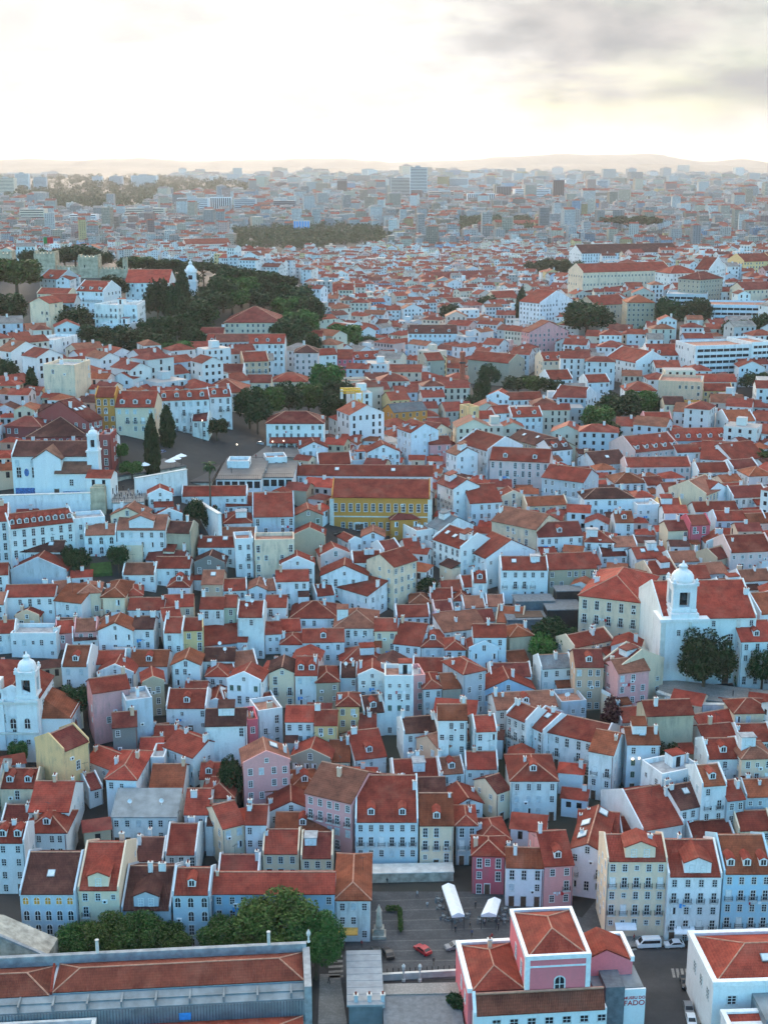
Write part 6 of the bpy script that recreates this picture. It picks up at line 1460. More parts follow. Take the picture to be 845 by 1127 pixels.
def corner_hall():
    L = Local(785, 1081, 9.5, R(3)); root = thing('warehouse', tuple(L.o), L.y, 'white quay warehouse with a big bright hip roof beside parked dark cars', 'warehouse')
    D = L(774, 1025, 9.5).y; W = 22.0
    b = MB(); b.box(0, 0, 0, W, D, 8.9); b.build('wall', ['plaster'], root, WH)
    b = MB(); ring(b, -.2, -.2, W, D + .2, 8.901, 9.6, .8); b.build('cornice', ['white'], root)
    b = MB(); hip(b, .6, .6, W, D - .6, 9.0, .40); r = b.build('roof', ['tile', 'mortar'], root, (.36, .068, .045, 1)); put('skylight', SKYL, r, (8.6, 3.2, 10.35), sc=(1.5, 1, 1)).rotation_euler = (.38, 0, 0)
    win(root, 'sash', 2.7, 0, 6.6, 0, (1.3, 1, .85))
    for y in (2.2, 5.4, 8.6): win(root, 'sash', 0, y, 6.3, -PI / 2)
    b = MB(); x = L(828, 1092, 8).x; b.box(x, -6, 0, W, -.02, 7.6); b.build('side_block', ['metal_grey'], root)
    q = L(793, 1114, 6.5); b = MB(); b.box(q.x, -12, 0, W, q.y, 6.2); b.build('wall', ['plaster'], root, WH)
    b = MB(); b.box(q.x - .15, q.y - .6, 6.201, W, q.y + .1, 6.9); b.box(q.x - .15, -12, 6.201, q.x + .5, q.y - .6, 6.9); b.build('cornice', ['white'], root)
    b = MB(); b.prism([(-12, 3.2), (q.y - .62, 6.4), (q.y - .62, 6.6), (-12, 3.4)], q.x + .5, W, 0); b.build('roof', ['tile'], root, (.36, .068, .045, 1))
corner_hall()
def pavilion():
    L = Local(384, 1105, 4, R(2)); root = thing('kiosk_building', tuple(L.o), L.y, 'flat grey roofed low building on the quay beside the paved square', 'low building')
    W = L(421, 1104, 4).x; D = L(378, 1047, 4).y
    b = MB(); b.box(0, 0, 0, W, D, 3.7); b.build('wall', ['metal_grey'], root)
    b = MB(); b.box(-.3, -.3, 3.701, W + .2, D + .2, 4.0)
    for i in range(8): b.box(-.3, D * i / 8 + .6, 4.001, W + .2, D * i / 8 + .7, 4.05)
    b.build('roof', ['roof_slab'], root)
    for i in range(3): put('roof_vent', CHIM[2], root, (1 + i * 1.9, .6, 4.1), color=(*WALL['q'], .3))
    x1 = L(506, 1096, 3.2).x; b = MB(); b.box(W + .05, -6, 0, x1, L(440, 1094, 3.2).y, 3.0); b.build('wall', ['slate'], root)
    b = MB(); b.box(W + .05, L(440, 1094, 3.2).y + .02, 0, x1, L(440, 1082, 3.2).y, 3.15); b.build('terrace_edge', ['calcada'], root)
    b = MB()
    for i in range(16): x = W + .5 + (x1 - W - 1) * i / 15; b.box(x, -5.6, 3.0, x + .08, -5.5, 4.1)
    b.box(W, -5.6, 4.1, x1, -5.5, 4.18); b.build('railing', ['iron'], root)
M['roof_slab'] = simple('roof_slab', (.30, .32, .33), .85, var=.15, sc=.8)
pavilion()
# ------------------------------------------------------------------ churches
def belfry(root, x, y, z, w, hb, dome, col):
    """square bell stage with arched openings, cornice, dome and lantern"""
    b = MB(); h = w / 2
    b.box(x - h, y - h, z, x + h, y + h, z + hb * .2, 0); zb = z + hb * .2
    for sx in (-1, 1):
        for sy in (-1, 1): b.box(x + sx * h - (.28 * w if sx > 0 else 0), y + sy * h - (.28 * w if sy > 0 else 0), zb + .001, x + sx * h + (.28 * w if sx < 0 else 0), y + sy * h + (.28 * w if sy < 0 else 0), z + hb * .98)
    b.box(x - h + .06, y - h + .06, z + hb * .74, x + h - .06, y + h - .06, z + hb * .979); b.box(x - h * 1.12, y - h * 1.12, z + hb * .981, x + h * 1.12, y + h * 1.12, z + hb * 1.06)
    b.box(x - h * 1.08, y - h * 1.08, z + .15, x + h * 1.08, y + h * 1.08, z + hb * .12)
    t = b.build('bell_tower', ['plaster'], root, col)
    b = MB(); b.box(x - h * .38, y - h * .38, zb + .002, x + h * .38, y + h * .38, z + hb * .7); b.build('bell_chamber', ['dark'], root, uv=False)
    b = MB(); b.lathe([(.02, zb + hb * .25), (w * .16, zb + hb * .25), (w * .11, zb + hb * .38), (w * .05, zb + hb * .46)], 10, (x, y - h * .55)); b.build('bell', ['iron'], t, uv=False)
    z1 = z + hb * 1.061; b = MB(); H2 = dome
    b.lathe([(h * 1.0, z1), (h * .95, z1 + H2 * .12), (h * .92, z1 + H2 * .28), (h * .74, z1 + H2 * .44), (h * .45, z1 + H2 * .55), (h * .36, z1 + H2 * .58), (h * .36, z1 + H2 * .70), (h * .42, z1 + H2 * .71), (h * .3, z1 + H2 * .8), (h * .1, z1 + H2 * .86), (h * .06, z1 + H2)], 16, (x, y))
    for sx in (-1, 1):
        for sy in (-1, 1): b.lathe([(.12 * w, z1), (.12 * w, z1 + H2 * .05), (.05 * w, z1 + H2 * .1), (.09 * w, z1 + H2 * .16), (.02 * w, z1 + H2 * .26)], 7, (x + sx * h * .95, y + sy * h * .95))
    o = b.build('dome', ['plaster'], root, col)
    for p in o.data.polygons: p.use_smooth = len(p.vertices) == 4
def church_west():   # the church whose slim tower stands over its front corner
    r = house(-14, 769, 42, 769, 37, 5.4, 'e', 'W', 'r', 'K x', 'white church with slim bell tower at its front corner and red gable roof', 'church', 'church')
    z = 5.4 * SH; s, _ = scale_at(Vector((r.location.x, r.location.y, r.location.z + z))); k = 1 / s
    x0, x1 = (18 + 14) * k, (41 + 14) * k; col = (*WALL['W'], .4)
    b = MB(); b.box(x0, -.5, -3, x1, 3.8, z - .5); b.box(x0 - .25, -.75, z - .499, x1 + .25, 4.0, z); b.build('tower_shaft', ['plaster'], r, col)
    belfry(r, (x0 + x1) / 2 + .1, 1.6, z + .001, (x1 - x0) * .92, 5.2, 3.5, col)
    b = MB(); xa, xb = (-14 + 14) * k, (4 + 14) * k; b.box(xa, -.5, -3, xb, 3.5, z - .5); b.box(xa, -.7, z - .499, xb + .2, 3.7, z); b.box(xa + .5, 0, z + .001, xb - .4, 2.6, z + 3.6); b.build('tower_shaft', ['plaster'], r, col)
    b = MB(); b.box(-.2, -.72, z - .9, x1 + .3, -.502, z - .51); b.build('cornice', ['limestone'], r); b = MB(); b.box(-.2, -.78, z * .45, x1 + .2, -.502, z * .45 + .4); b.build('cornice', ['limestone'], r)
    win(r, 'arch', 28 * k, -.5, z * .62, 0, (1.1, 1, 1)); win(r, 'arch', (x0 + x1) / 2, -.5, z * .62, 0, (1.0, 1, 1)); win(r, 'small', (x0 + x1) / 2, -.5, z * .32)
    put('door', DOOR, r, (14 * k, -.5, -1.5), sc=(1.8, 1, 1.7)); put('door', DOOR, r, (28 * k, -.5, -1.5), sc=(1.2, 1, 1.3))
    W = (42 + 14) * k
    for y in (3.5, 7.5, 11.5): win(r, 'sash', W, y, z - 2.4, PI / 2, (1, 1, 1.2))
    c = (W + .02, 1.8); b = MB(); xx = W + 5.6; b.box(c[0], c[1], -3, xx, c[1] + 9, z - 4.6); b.build('chapel', ['plaster'], r, col)
    b = MB(); b.mesh([(c[0], c[1] - .3, z - 4.8), (xx + .3, c[1] - .3, z - 4.8), (xx + .3, c[1] + 9, z - 4.8), (c[0], c[1] + 9, z - 1.9), (c[0], c[1] + 2.5, z - 1.9)], [(0, 1, 4), (1, 2, 3, 4), (0, 4, 3)]); b.build('chapel_roof', ['tile'], r, RO)
    for y in (3.5, 6.5): win(r, 'sash', xx, y + .5, z - 6.6, PI / 2, (1, 1, 1.2)); 
church_west()
def church_east():   # nave with big orange roof, domed tower at its front
    r = house(728, 681, 832, 679, 41, 6.25, 'g', 'W', 'l', 'x', 'white church with domed bell tower and a vast orange roof beside the huge dark tree', 'church', 'church')
    z = 15.0; s, _ = scale_at(Vector((r.location.x, r.location.y, r.location.z + z))); k = 1 / s; col = (*WALL['W'], .55)
    x0, x1 = (736 - 728) * k, (767 - 728) * k; xf0 = (725 - 728) * k; xf1 = (777 - 728) * k
    b = MB(); b.box(xf0, -1.6, -3, xf1, 4.0, z - .2); b.box(xf0 - .3, -1.9, z - .199, xf1 + .3, 4.2, z + .4); b.build('front', ['plaster'], r, col)
    b = MB(); b.box(x0, -1.4, z + .401, x1, 5.2, z + 1.4); b.build('tower_shaft', ['plaster'], r, col)
    belfry(r, (x0 + x1) / 2, 2.0, z + 1.401, (x1 - x0) * .84, 5.9, 4.3, col)
    for px_, py_ in ((767, 694), (777, 694), (806, 696)): win(r, 'sash', (px_ - 728) * k, -1.6 if px_ < 778 and px_ != 777 else -.0, z - 4.6, 0, (1.1, 1, 1.2))
    win(r, 'sash', (745 - 728) * k, -1.6, z - 2.6, 0, (.8, 1, .8)); win(r, 'tall', (803 - 728) * k, 0, z - 9.5); put('door', DOOR, r, (803 - 764, 0, 0) and ((803 - 728) * k, 0, -.6), sc=(1.3, 1, 1.5))
    b = MB(); b.box((756 - 728) * k, -1.75, -3, (759 - 728) * k, -1.602, z - .2); b.box(xf0 - .05, -1.75, -3, xf0 + 1, -1.602, z - .2); b.box((812 - 728) * k, -.16, -3, (816 - 728) * k, -.004, z - .43); b.build('pilaster', ['limestone'], r)
church_east()
house(815, 706, 852, 705, 22, 4.6, 'g', 'W', 'l', 'D1', 'white parish house with small dormer joined to the domed-tower church', 'parish_house', 'house')
house(836, 676, 860, 674, 22, 5, 'g', 'W', 'o', 'x', 'white church annex with long orange roof behind the parish house', 'church_annex', 'annex')
def old_church():
    r = house(13, 502, 100, 502, 16, 4.125, 'g', 'W', 'd', 'x', 'old white church with weathered brown roofs and blue tile panels on the terrace', 'church', 'church')
    z = 9.9; s, _ = scale_at(Vector((r.location.x, r.location.y, r.location.z + z))); k = 1 / s; col = (*WALL['W'], .3); br = (.19, .095, .07, 1)
    xa, xb = (40 - 13) * k, (70 - 13) * k; m_ = (xa + xb) / 2; hw = (xb - xa) / 2
    b = MB(); b.mesh([(xa, -3, -2), (xb, -3, -2), (xb, -3, z - .2), (m_, -3, z + hw * .62), (xa, -3, z - .2)], [(0, 1, 2, 3, 4)]); b.poly([(xb, -3, -2), (xb, 0, -2), (xb, 0, z - .2), (xb, -3, z - .2)]); b.poly([(xa, 0, -2), (xa, -3, -2), (xa, -3, z - .2), (xa, 0, z - .2)]); b.build('transept', ['plaster'], r, col)
    b = MB(); b.prism([(xa - .4, z - .35), (m_, z + hw * .62 + .05), (xb + .4, z - .35), (xb + .4, z - .1), (m_, z + hw * .62 + .3), (xa - .4, z - .1)], -3.2, 7, 1); b.build('transept_roof', ['tile'], r, br)
    xc, xd = (60 - 13) * k, (101 - 13) * k; b = MB(); b.box(xb + .02, -3.4, -2, xd, -.02, z - 3.6); b.build('sacristy', ['plaster'], r, col)
    b = MB(); b.prism([(-3.8, z - 3.75), (-.02, z - 1.5), (-.02, z - 1.3), (-3.8, z - 3.5)], xb - 1.6, xd + .2, 0); b.build('sacristy_roof', ['tile'], r, br)
    tx0, tx1 = (97 - 13) * k, (109.5 - 13) * k; b = MB(); b.box(tx0, -1.2, -2, tx1, 2.2, z + 1.2); b.box(tx0 - .2, -1.4, z + 1.201, tx1 + .2, 2.4, z + 1.6); b.build('tower_shaft', ['plaster'], r, col)
    belfry(r, (tx0 + tx1) / 2, .5, z + 1.601, (tx1 - tx0) * .86, 3.6, 2.2, col)
    for x, sc in ((20, 1), (37, 1), (19, .7), (36, .7)): win(r, 'tall' if sc == 1 else 'shut', (x - 13) * k, 0, z - 4.2 if sc == 1 else z - 1.8)
    win(r, 'sash', (81 - 13) * k, -3.4, z - 6); put('door', DOOR, r, (66 - 13, 0, 0) and ((66.5 - 13) * k - .6, -3.0, -.6), sc=(1.1, 1, 1.2))
    b = MB(); b.box((15 - 13) * k, -.08, .2, xa - .2, -.003, 1.7); b.box((70 - 13) * k + .3, -3.48, .2, (90 - 13) * k, -3.403, 1.6); b.lathe([(.6, 0), (.6, .05)], 12); 
    for i in range(len(b.v) - 24, len(b.v)): v = b.v[i]; b.v[i] = ((28.5 - 13) * k + v[0], -.03 - v[2], z - 4.2 + v[1] * 1.7)
    b.build('tile_panel', ['azulejo'], r, uv=False)
old_church()
def spire():
    P = at(210, 325); s, _ = scale_at(P); w = 13 / s; root = thing('church_tower', (P.x - w / 2, P.y, P.z), 0, 'white baroque church tower with domed spire before the castle hill wood', 'church tower')
    k = 1 / s; b = MB(); b.box(0, 0, -3, w, w, 14 * k); b.box(-.3, -.3, 14 * k + .001, w + .3, w + .3, 15 * k); b.build('tower_shaft', ['plaster'], root, (*WALL['W'], .3)); belfry(root, w / 2, w / 2, 15 * k + .001, w * .86, 9 * k, 14 * k, (*WALL['W'], .3))
spire()
# ------------------------------------------------------------------ castle
def castle():
    def crenel(b, x0, y0, x1, y1, z, m=0):
        n = max(2, int((x1 - x0) / 1.8))
        for i in range(n): x = x0 + (x1 - x0) * (i + .15) / n; b.box(x, y0, z, x + (x1 - x0) / n * .6, y0 + .7, z + 1.1, m)
        n = max(2, int((y1 - y0) / 1.8))
        for i in range(n): y = y0 + .8 + (y1 - y0 - .8) * (i + .15) / n; b.box(x0, y, z, x0 + .7, y + .9, z + 1.1, m); b.box(x1 - .7, y, z, x1, y + .9, z + 1.1, m)
    for x0, x1, yt, yb, lab in ((39, 62, 279, 306, 'square castle keep with battlements above the red-roofed houses'), (-3, 15, 279, 304, 'golden castle tower at the picture\'s border'), (87, 109, 283, 306, 'low broad castle tower beside the pine'), (136, 141, 286, 306, 'narrow castle turret at the end of the curtain wall')):
        P = at((x0 + x1) / 2, yb); s, _ = scale_at(P); W = (x1 - x0) / s; r = ray(CX, yt); h = H + r.z / r.y * P.y - P.z
        root = thing('castle_tower', (P.x - W / 2, P.y, P.z), 0, lab, 'castle tower'); b = MB(); b.box(0, 0, -6, W, W * .9, h); crenel(b, 0, 0, W, W * .9, h + .001)
        b.build('masonry', ['castle_stone'], root); b = MB(); b.box(W * .3, -.05, h * .5, W * .3 + .5, -.002, h * .5 + 1.4); b.build('arrow_slit', ['dark'], root, uv=False)
    a, c = at(62, 306), at(88, 306); root = thing('castle_wall', tuple(a), math.atan2((c - a).y, (c - a).x), 'crenellated curtain wall between the castle keep and the low tower', 'castle wall'); W = (c - a).length
    b = MB(); b.box(0, 2, -6, W, 4, 5.5); n = int(W / 1.8)
    for i in range(n): b.box(i * 1.8, 2, 5.501, i * 1.8 + 1, 2.6, 6.5)
    b.build('masonry', ['castle_stone'], root)
    a, c = at(109, 306), at(137, 306); root = thing('castle_wall', tuple(a), math.atan2((c - a).y, (c - a).x), 'lower castle curtain wall running from the low tower to the turret', 'castle wall'); W = (c - a).length
    b = MB(); b.box(0, 2, -6, W, 4, 4.5); n = int(W / 1.8)
    for i in range(n): b.box(i * 1.8, 2, 4.501, i * 1.8 + 1, 2.6, 5.5)
    b.build('masonry', ['castle_stone'], root)
    P = at(50, 296); r = ray(50, 261); top = H + r.z / r.y * P.y; root = thing('flag', tuple(P), 0, 'green and red flag on a tall pole above the castle keep', 'flag')
    b = MB(); b.tube((0, 0, 0), (0, 0, top - P.z), .12, .06, 6); b.build('flag_pole', ['white'], root, uv=False)
    b = MB(); z = top - P.z; n = 10; wv = [math.sin(i * .9) * .25 for i in range(n + 1)]
    for i in range(n):
        x0, x1 = i * .55, (i + 1) * .55; m = 0 if i < 4 else 1
        b.mesh([(x0, wv[i], z - 3.6), (x1, wv[i + 1], z - 3.6), (x1, wv[i + 1], z - .1), (x0, wv[i], z - .1), (x0, wv[i] + .04, z - 3.6), (x1, wv[i + 1] + .04, z - 3.6), (x1, wv[i + 1] + .04, z - .1), (x0, wv[i] + .04, z - .1)], [(0, 1, 2, 3), (7, 6, 5, 4)], m)
    b.build('cloth', ['flag_green', 'red_paint'], root, uv=False)
M['castle_stone'] = simple('castle_stone', (.46, .37, .26), .95, var=.35, sc=.5); M['flag_green'] = simple('flag_green', (.02, .20, .05), .8)
castle()
# ------------------------------------------------------------------ square, streets, walls
drape('square_paving', [(372, 1082), (398, 960), (500, 952), (522, 930), (560, 985), (640, 1010), (660, 985), (668, 1040), (560, 1075)], 'cobble', .008)
drape('road', [(345, 1127), (352, 1060), (372, 1081), (520, 1078), (565, 1066), (700, 1044), (845, 1034), (845, 1054), (775, 1056), (770, 1127)], 'asphalt', .004)
drape('pavement', [(664, 1043), (668, 1032), (850, 1026), (850, 1034)], 'calcada', .10)
drape('sidewalk', [(757, 1056), (772, 1056), (790, 1127), (768, 1127)], 'calcada', .12)
drape('path', [(350, 1127), (352, 1072), (374, 1072), (382, 1127)], 'calcada', .012)
def crossing():
    b = MB()
    for i in range(5):
        q = [on(361 + i * .2, 1052 + i * 5.5, 0), on(377 + i * .2, 1051 + i * 5.5, 0), on(377 + i * .2, 1053.5 + i * 5.5, 0), on(361 + i * .2, 1054.5 + i * 5.5, 0)]; b.poly([(p.x, p.y, .012) for p in q][::-1])
    for i in range(4):
        q = [on(738 + i * 5, 1066, 0), on(741 + i * 5, 1066, 0), on(743 + i * 5, 1076, 0), on(740 + i * 5, 1076, 0)]; b.poly([(p.x, p.y, .012) for p in q][::-1])
    tag(b.build('road_markings', ['calcada']), kind='structure')
crossing()
def block_wall(name, x0, y0, x1, y1, hpx, thick, mat, label, cat, cop=True, h=None, back=0):
    """wall whose top front edge runs between two pixels"""
    m = at((x0 + x1) / 2, (y0 + y1) / 2, h or 4); P0, P1 = on(x0, y0, m.z), on(x1, y1, m.z); e = P1 - P0; root = thing(name, (P0.x, P0.y, m.z - (h or 4)), math.atan2(e.y, e.x), label, cat); W = e.length; H_ = h or 4
    b = MB(); b.box(0, 0, -7, W, thick, H_); b.build('masonry', [mat] if mat != 'plaster' else ['plaster'], root, (*WALL['W'], .8))
    if cop: b = MB(); b.box(-.1, -.12, H_ + .001, W + .1, thick + .1, H_ + .18); b.build('coping', ['limestone'], root)
    return root, W, H_
block_wall('retaining_wall', 408, 962, 499, 960, 12, 3.0, 'stone', 'stained pale stone terrace wall beneath the mansion at the back of the square', 'wall', True, 1.7)
block_wall('retaining_wall', 722, 762, 760, 775, 12, .9, 'plaster', 'white retaining wall of the church terrace under the huge dark tree', 'wall', True, 4.5)
block_wall('retaining_wall', 761, 776, 850, 777, 12, .9, 'plaster', 'long white retaining wall above the satellite-dish houses', 'wall', True, 4.5)
block_wall('retaining_wall', 0, 546, 104, 543, 14, .9, 'plaster', 'long cream retaining wall beneath the old church terrace', 'wall', True, 6)
block_wall('retaining_wall', 150, 527, 206, 517, 14, .9, 'plaster', 'curved white terrace wall beneath the tall cypress', 'wall', True, 6)
block_wall('retaining_wall', 205, 545, 240, 566, 14, .9, 'plaster', 'pale ramp wall sloping past the dark shrubs to the palm', 'wall', True, 5)
block_wall('garden_wall', 84, 633, 124, 652, 10, .5, 'plaster', 'plain white garden wall below the lawn', 'wall', False, 2.5)
block_wall('garden_wall', 560, 741, 594, 733, 10, .5, 'stone', 'old stone garden wall beside the round bright green tree', 'wall', False, 2.0)
def stone_tower():
    P = at(109, 566); s, _ = scale_at(P); W = 16 / s; r = ray(CX, 537); h = H + r.z / r.y * P.y - P.z; root = thing('old_wall_tower', (P.x - W / 2, P.y, P.z), 0, 'square tan remnant of a stone wall tower beside the long white building', 'tower')
    b = MB(); b.box(0, 0, -4, W, W, h); b.box(.6, .6, h + .001, W - .2, W - .5, h + .5); b.box(-6, .5, -4, -.02, W * .8, h * .35); b.build('masonry', ['castle_stone'], root)
stone_tower()
M['calcada_dark'] = cobble('paving_band_stone', (.11, .11, .11), (.16, .16, .155), 3)
def terrace(name, x0, y0, x1, y1, yb, h, label, cat, rail=True, mat='plaster', floor='calcada'):
    m = at((x0 + x1) / 2, (y0 + y1) / 2, h); P0, P1 = on(x0, y0, m.z), on(x1, y1, m.z); e = P1 - P0; s, dep = scale_at(m); D = max(4, (y0 - yb) / (s * math.sin(dep))); yaw = math.atan2(e.y, e.x)
    root = thing(name, (P0.x, P0.y, m.z - h), yaw, label, cat); W = e.length
    b = MB(); b.box(0, 0, -6, W, D, h - .3); b.build('wall', [mat], root, (*WALL['W'], .6))
    b = MB(); b.box(-.15, -.15, h - .299, W + .15, D, h); b.build('deck', [floor], root)
    if rail:
        b = MB()
        for i in range(int(W / .5)): b.box(i * .5, -.1, h + .001, i * .5 + .05, -.05, h + 1.0)
        b.box(0, -.11, h + 1.0, W, -.04, h + 1.07); b.build('railing', ['iron'], root, uv=False)
    return root, W, D, m.z
TR = terrace('viewpoint_terrace', 124, 553, 158, 552, 523, 5, 'viewing terrace with iron railing crowded with people beneath the cypress', 'terrace')
SQ = terrace('street_square', 125, 525, 205, 512, 478, 1.5, 'raised street level with parked cars and white parasols behind the old church', 'terrace', False, 'stone', 'calcada_dark')
MR = terrace('viewpoint_building', 238, 527, 287, 527, 502, 4.4, 'white viewpoint building with arcade and roof terrace by the ramp', 'building', True, 'plaster', 'calcada_dark')
M2 = terrace('viewpoint_building', 289, 525, 322, 525, 506, 5.4, 'second white viewpoint block with loggia beside the arcade building', 'building', True, 'plaster', 'calcada_dark')
for rt_, W_, D_, z_ in (MR, M2):
    b = MB(); n = max(3, int(W_ / 1.8)); hh = 4.4 if rt_ is MR[0] else 5.4
    for i in range(n): x = W_ * (i + .5) / n; b.box(x - W_ / n * .38, -.06, hh - 2.5, x + W_ / n * .38, -.003, hh - .7)
    b.build('arcade', ['dark'], rt_, uv=False)
CT = terrace('church_terrace', 723, 764, 850, 778, 746, 4.3, 'paved church terrace behind the white retaining wall', 'terrace', False, 'stone', 'calcada')
UP = terrace('upper_square', 236, 503, 330, 503, 480, .5, 'pale paved upper square between the ramp and the white villa', 'square', False, 'stone', 'calcada_dark')
drk = terrace('ramp_street', 196, 530, 232, 530, 482, .5, 'dark sloping car ramp between cypress and viewpoint building', 'ramp', False, 'stone', 'asphalt')
def dark_site():
    P = at(602, 690, 3); root = thing('ruin_site', (P.x - 9, P.y, P.z - 3), R(4), 'dark excavation site of black steel frames and low walls under the white balcony house', 'building site')
    for x, y, w, d, h, m in ((0, 0, 9, 6, 4.5, 'slate'), (9.5, 2, 8, 7, 6, 'dark'), (3, 7, 9, 5, 6.5, 'slate'), (13, 9.5, 6, 4, 8, 'dark'), (-3, 5, 5, 5, 3, 'stone')):
        b = MB(); b.box(x, y, -5, x + w, y + d, h); b.box(x - .2, y - .2, h + .001, x + w + .2, y + d + .2, h + .25, 1)
        for i in range(4): b.box(x + w * i / 3.2, y - .12, 0, x + w * i / 3.2 + .15, y - .003, h)
        b.build('frame_block', [m, 'slate'], root)
    b = MB(); b.box(2, 1, 4.76, 8.4, 5.4, 4.9); b.build('plank_roof', ['wood'], root); b = MB(); b.box(-1.5, 6, 3.3, 1.5, 9, 3.6); b.build('grey_sheet', ['metal_grey'], root)
dark_site()
def hedge():
    for x0, y0, x1, y1, w, h, lab in ((0, 544, 48, 542, 1.6, 1.4, 'long trimmed light green hedge along the old church terrace'), (425, 1003, 440, 1003, .8, 1.1, 'low clipped hedge at the far side of the monument bed'), (440, 1004, 441, 1027, .8, 1.1, 'low clipped hedge flanking the monument bed toward the parasols')):
        m = at((x0 + x1) / 2, (y0 + y1) / 2, h if y0 < 900 else 0); P0, P1 = on(x0, y0, m.z), on(x1, y1, m.z); e = P1 - P0; n = max(4, int(e.length / .7)); b = MB()
        cen = [(e.length * (i + .5) / n, 0, .55 * h) for i in range(n)]; me = leaf_mesh('foliage', leaves(cen, [(e.length / n * .8, w / 2, h * .5)] * n, 220 * n, .11), 'leaf_bright' if y0 < 900 else 'leaf')
        root = thing('hedge', (P0.x, P0.y, T(P0.x, P0.y) + (6.2 - 6 if y0 < 900 else 0)), math.atan2(e.y, e.x), lab, 'hedge'); put('foliage', me, root)
hedge()
def gardens():
    for pix, lab in (([(98, 632), (124, 630), (122, 618), (100, 620)], 'small green lawn before the white mansion'),):
        P = [at(*q, .9) for q in pix]; b = MB(); z = max(p.z for p in P); b.poly([(p.x, p.y, p.z) for p in P]); b.poly([(p.x, p.y, p.z - .8) for p in P][::-1])
        for i in range(4): q, r = P[i], P[(i + 1) % 4]; b.poly([(q.x, q.y, q.z - .8), (r.x, r.y, r.z - .8), (r.x, r.y, r.z), (q.x, q.y, q.z)])
        tag(b.build('lawn', ['lawn']), kind='structure')
M['lawn'] = simple('lawn_grass', (.035, .085, .02), .95, var=.4, sc=1.2)
gardens()
def awnings():
    for q, h, lab in (([(497, 1008), (511, 1007), (500, 974), (486, 975)], 2.7, 'long white cafe awning standing free in the square'), ([(529, 1007), (546, 1007), (551, 990), (537, 990)], 2.6, 'white cafe canopy in front of the crimson house')):
        P = [on(*p, h) for p in q]; c = sum(P, Vector()) / 4; root = thing('cafe_canopy', (c.x, c.y, 0), 0, lab, 'canopy'); V = [p - c for p in P]; b = MB()
        a, d = (V[0] + V[1]) / 2, (V[2] + V[3]) / 2; up = Vector((0, 0, .55)); E = [V[0], V[1], d + (V[2] - V[3]) * .5, V[3]]
        lo = [Vector((v.x, v.y, h)) for v in V]; r0, r1 = Vector((a.x, a.y, h + .5)), Vector((d.x, d.y, h + .5)); sk = [Vector((v.x, v.y, h - .35)) for v in V]
        b.poly([lo[0], lo[1], r0]); b.poly([lo[1], lo[2], r1, r0]); b.poly([lo[2], lo[3], r1]); b.poly([lo[3], lo[0], r0, r1])
        for i in range(4): b.poly([sk[i], sk[(i + 1) % 4], lo[(i + 1) % 4], lo[i]])
        b.build('cloth', ['canvas'], root, uv=False); b = MB()
        for f in (0, .33, .66, 1):
            for s in (0, 1): p = (V[0].lerp(V[3], f) if s == 0 else V[1].lerp(V[2], f)) * .96; b.tube((p.x, p.y, 0), (p.x, p.y, h), .05, .05, 5)
        b.build('frame', ['iron'], root, uv=False)
awnings()
def parasol_proto():
    b = MB(); b.lathe([(1.5, 2.25), (1.52, 2.3), (.8, 2.62), (.05, 2.95), (.02, 3.05)], 8); b.lathe([(1.45, 2.24), (.75, 2.56), (.05, 2.88)], 8); c = b.data('canopy', ['canvas'], False); b = MB(); b.tube((0, 0, 0), (0, 0, 2.9), .03, .03, 5); b.lathe([(.3, 0), (.3, .1), (.05, .14)], 8); return c, b.data('pole', ['iron'], False)
PAR = parasol_proto()
def table_proto():
    b = MB(); b.lathe([(.3, 0), (.06, .04), (.04, .7), (.42, .71), (.42, .75)], 8)
    for i in range(3):
        a = i * 2.1; x, y = math.cos(a) * .75, math.sin(a) * .75; b.box(x - .2, y - .2, .42, x + .2, y + .2, .47); b.box(x - .2, y - .2, 0, x - .16, y + .2, .42); b.box(x + .16, y - .2, 0, x + .2, y + .2, .42); b.box(x - .2 + (.36 if x > 0 else 0), y - .2, .471, x - .16 + (.36 if x > 0 else 0), y + .2, .9)
    return b.data('cafe_table', ['metal_grey'], False)
TAB = table_proto()
def small_at(name, data, pos, label, cat, group, rz=0):
    return tag(put(name, data, None, tuple(pos), rz, (.78, .78, .78)), label, cat, group)
for px, py in ((488, 1011), (493, 1013), (502, 1014), (508, 1012), (514, 1009), (484, 1000), (482, 992), (533, 1012), (540, 1013), (548, 1012), (554, 1010), (556, 1003), (555, 1015), (528, 1015)):
    p = on(px, py, 0); small_at('cafe_table', TAB, (p.x, p.y, .01), 'grey cafe table with chairs set out around the white canopies', 'cafe table', 'cafe tables on the square', random.uniform(0, 6))
def parasol(P, label, group):
    root = thing('parasol', tuple(P), random.uniform(0, 1), label, 'parasol', group); put('canopy', PAR[0], root); put('pole', PAR[1], root)
def deck_pt(D, px, py):
    return on(px, py, D[3] + .01)
for px in (128, 134, 140, 147, 153, 160): parasol(deck_pt(SQ, px, 485 + random.uniform(-1, 1)), 'white cafe parasol of the line in front of the cream hotel', 'parasols before the cream hotel')
for px, py in ((188, 517), (194, 514), (200, 511), (160, 521)): parasol(deck_pt(SQ, px, py), 'white cafe parasol on the street edge beside the cypresses', 'parasols beside the cypresses')
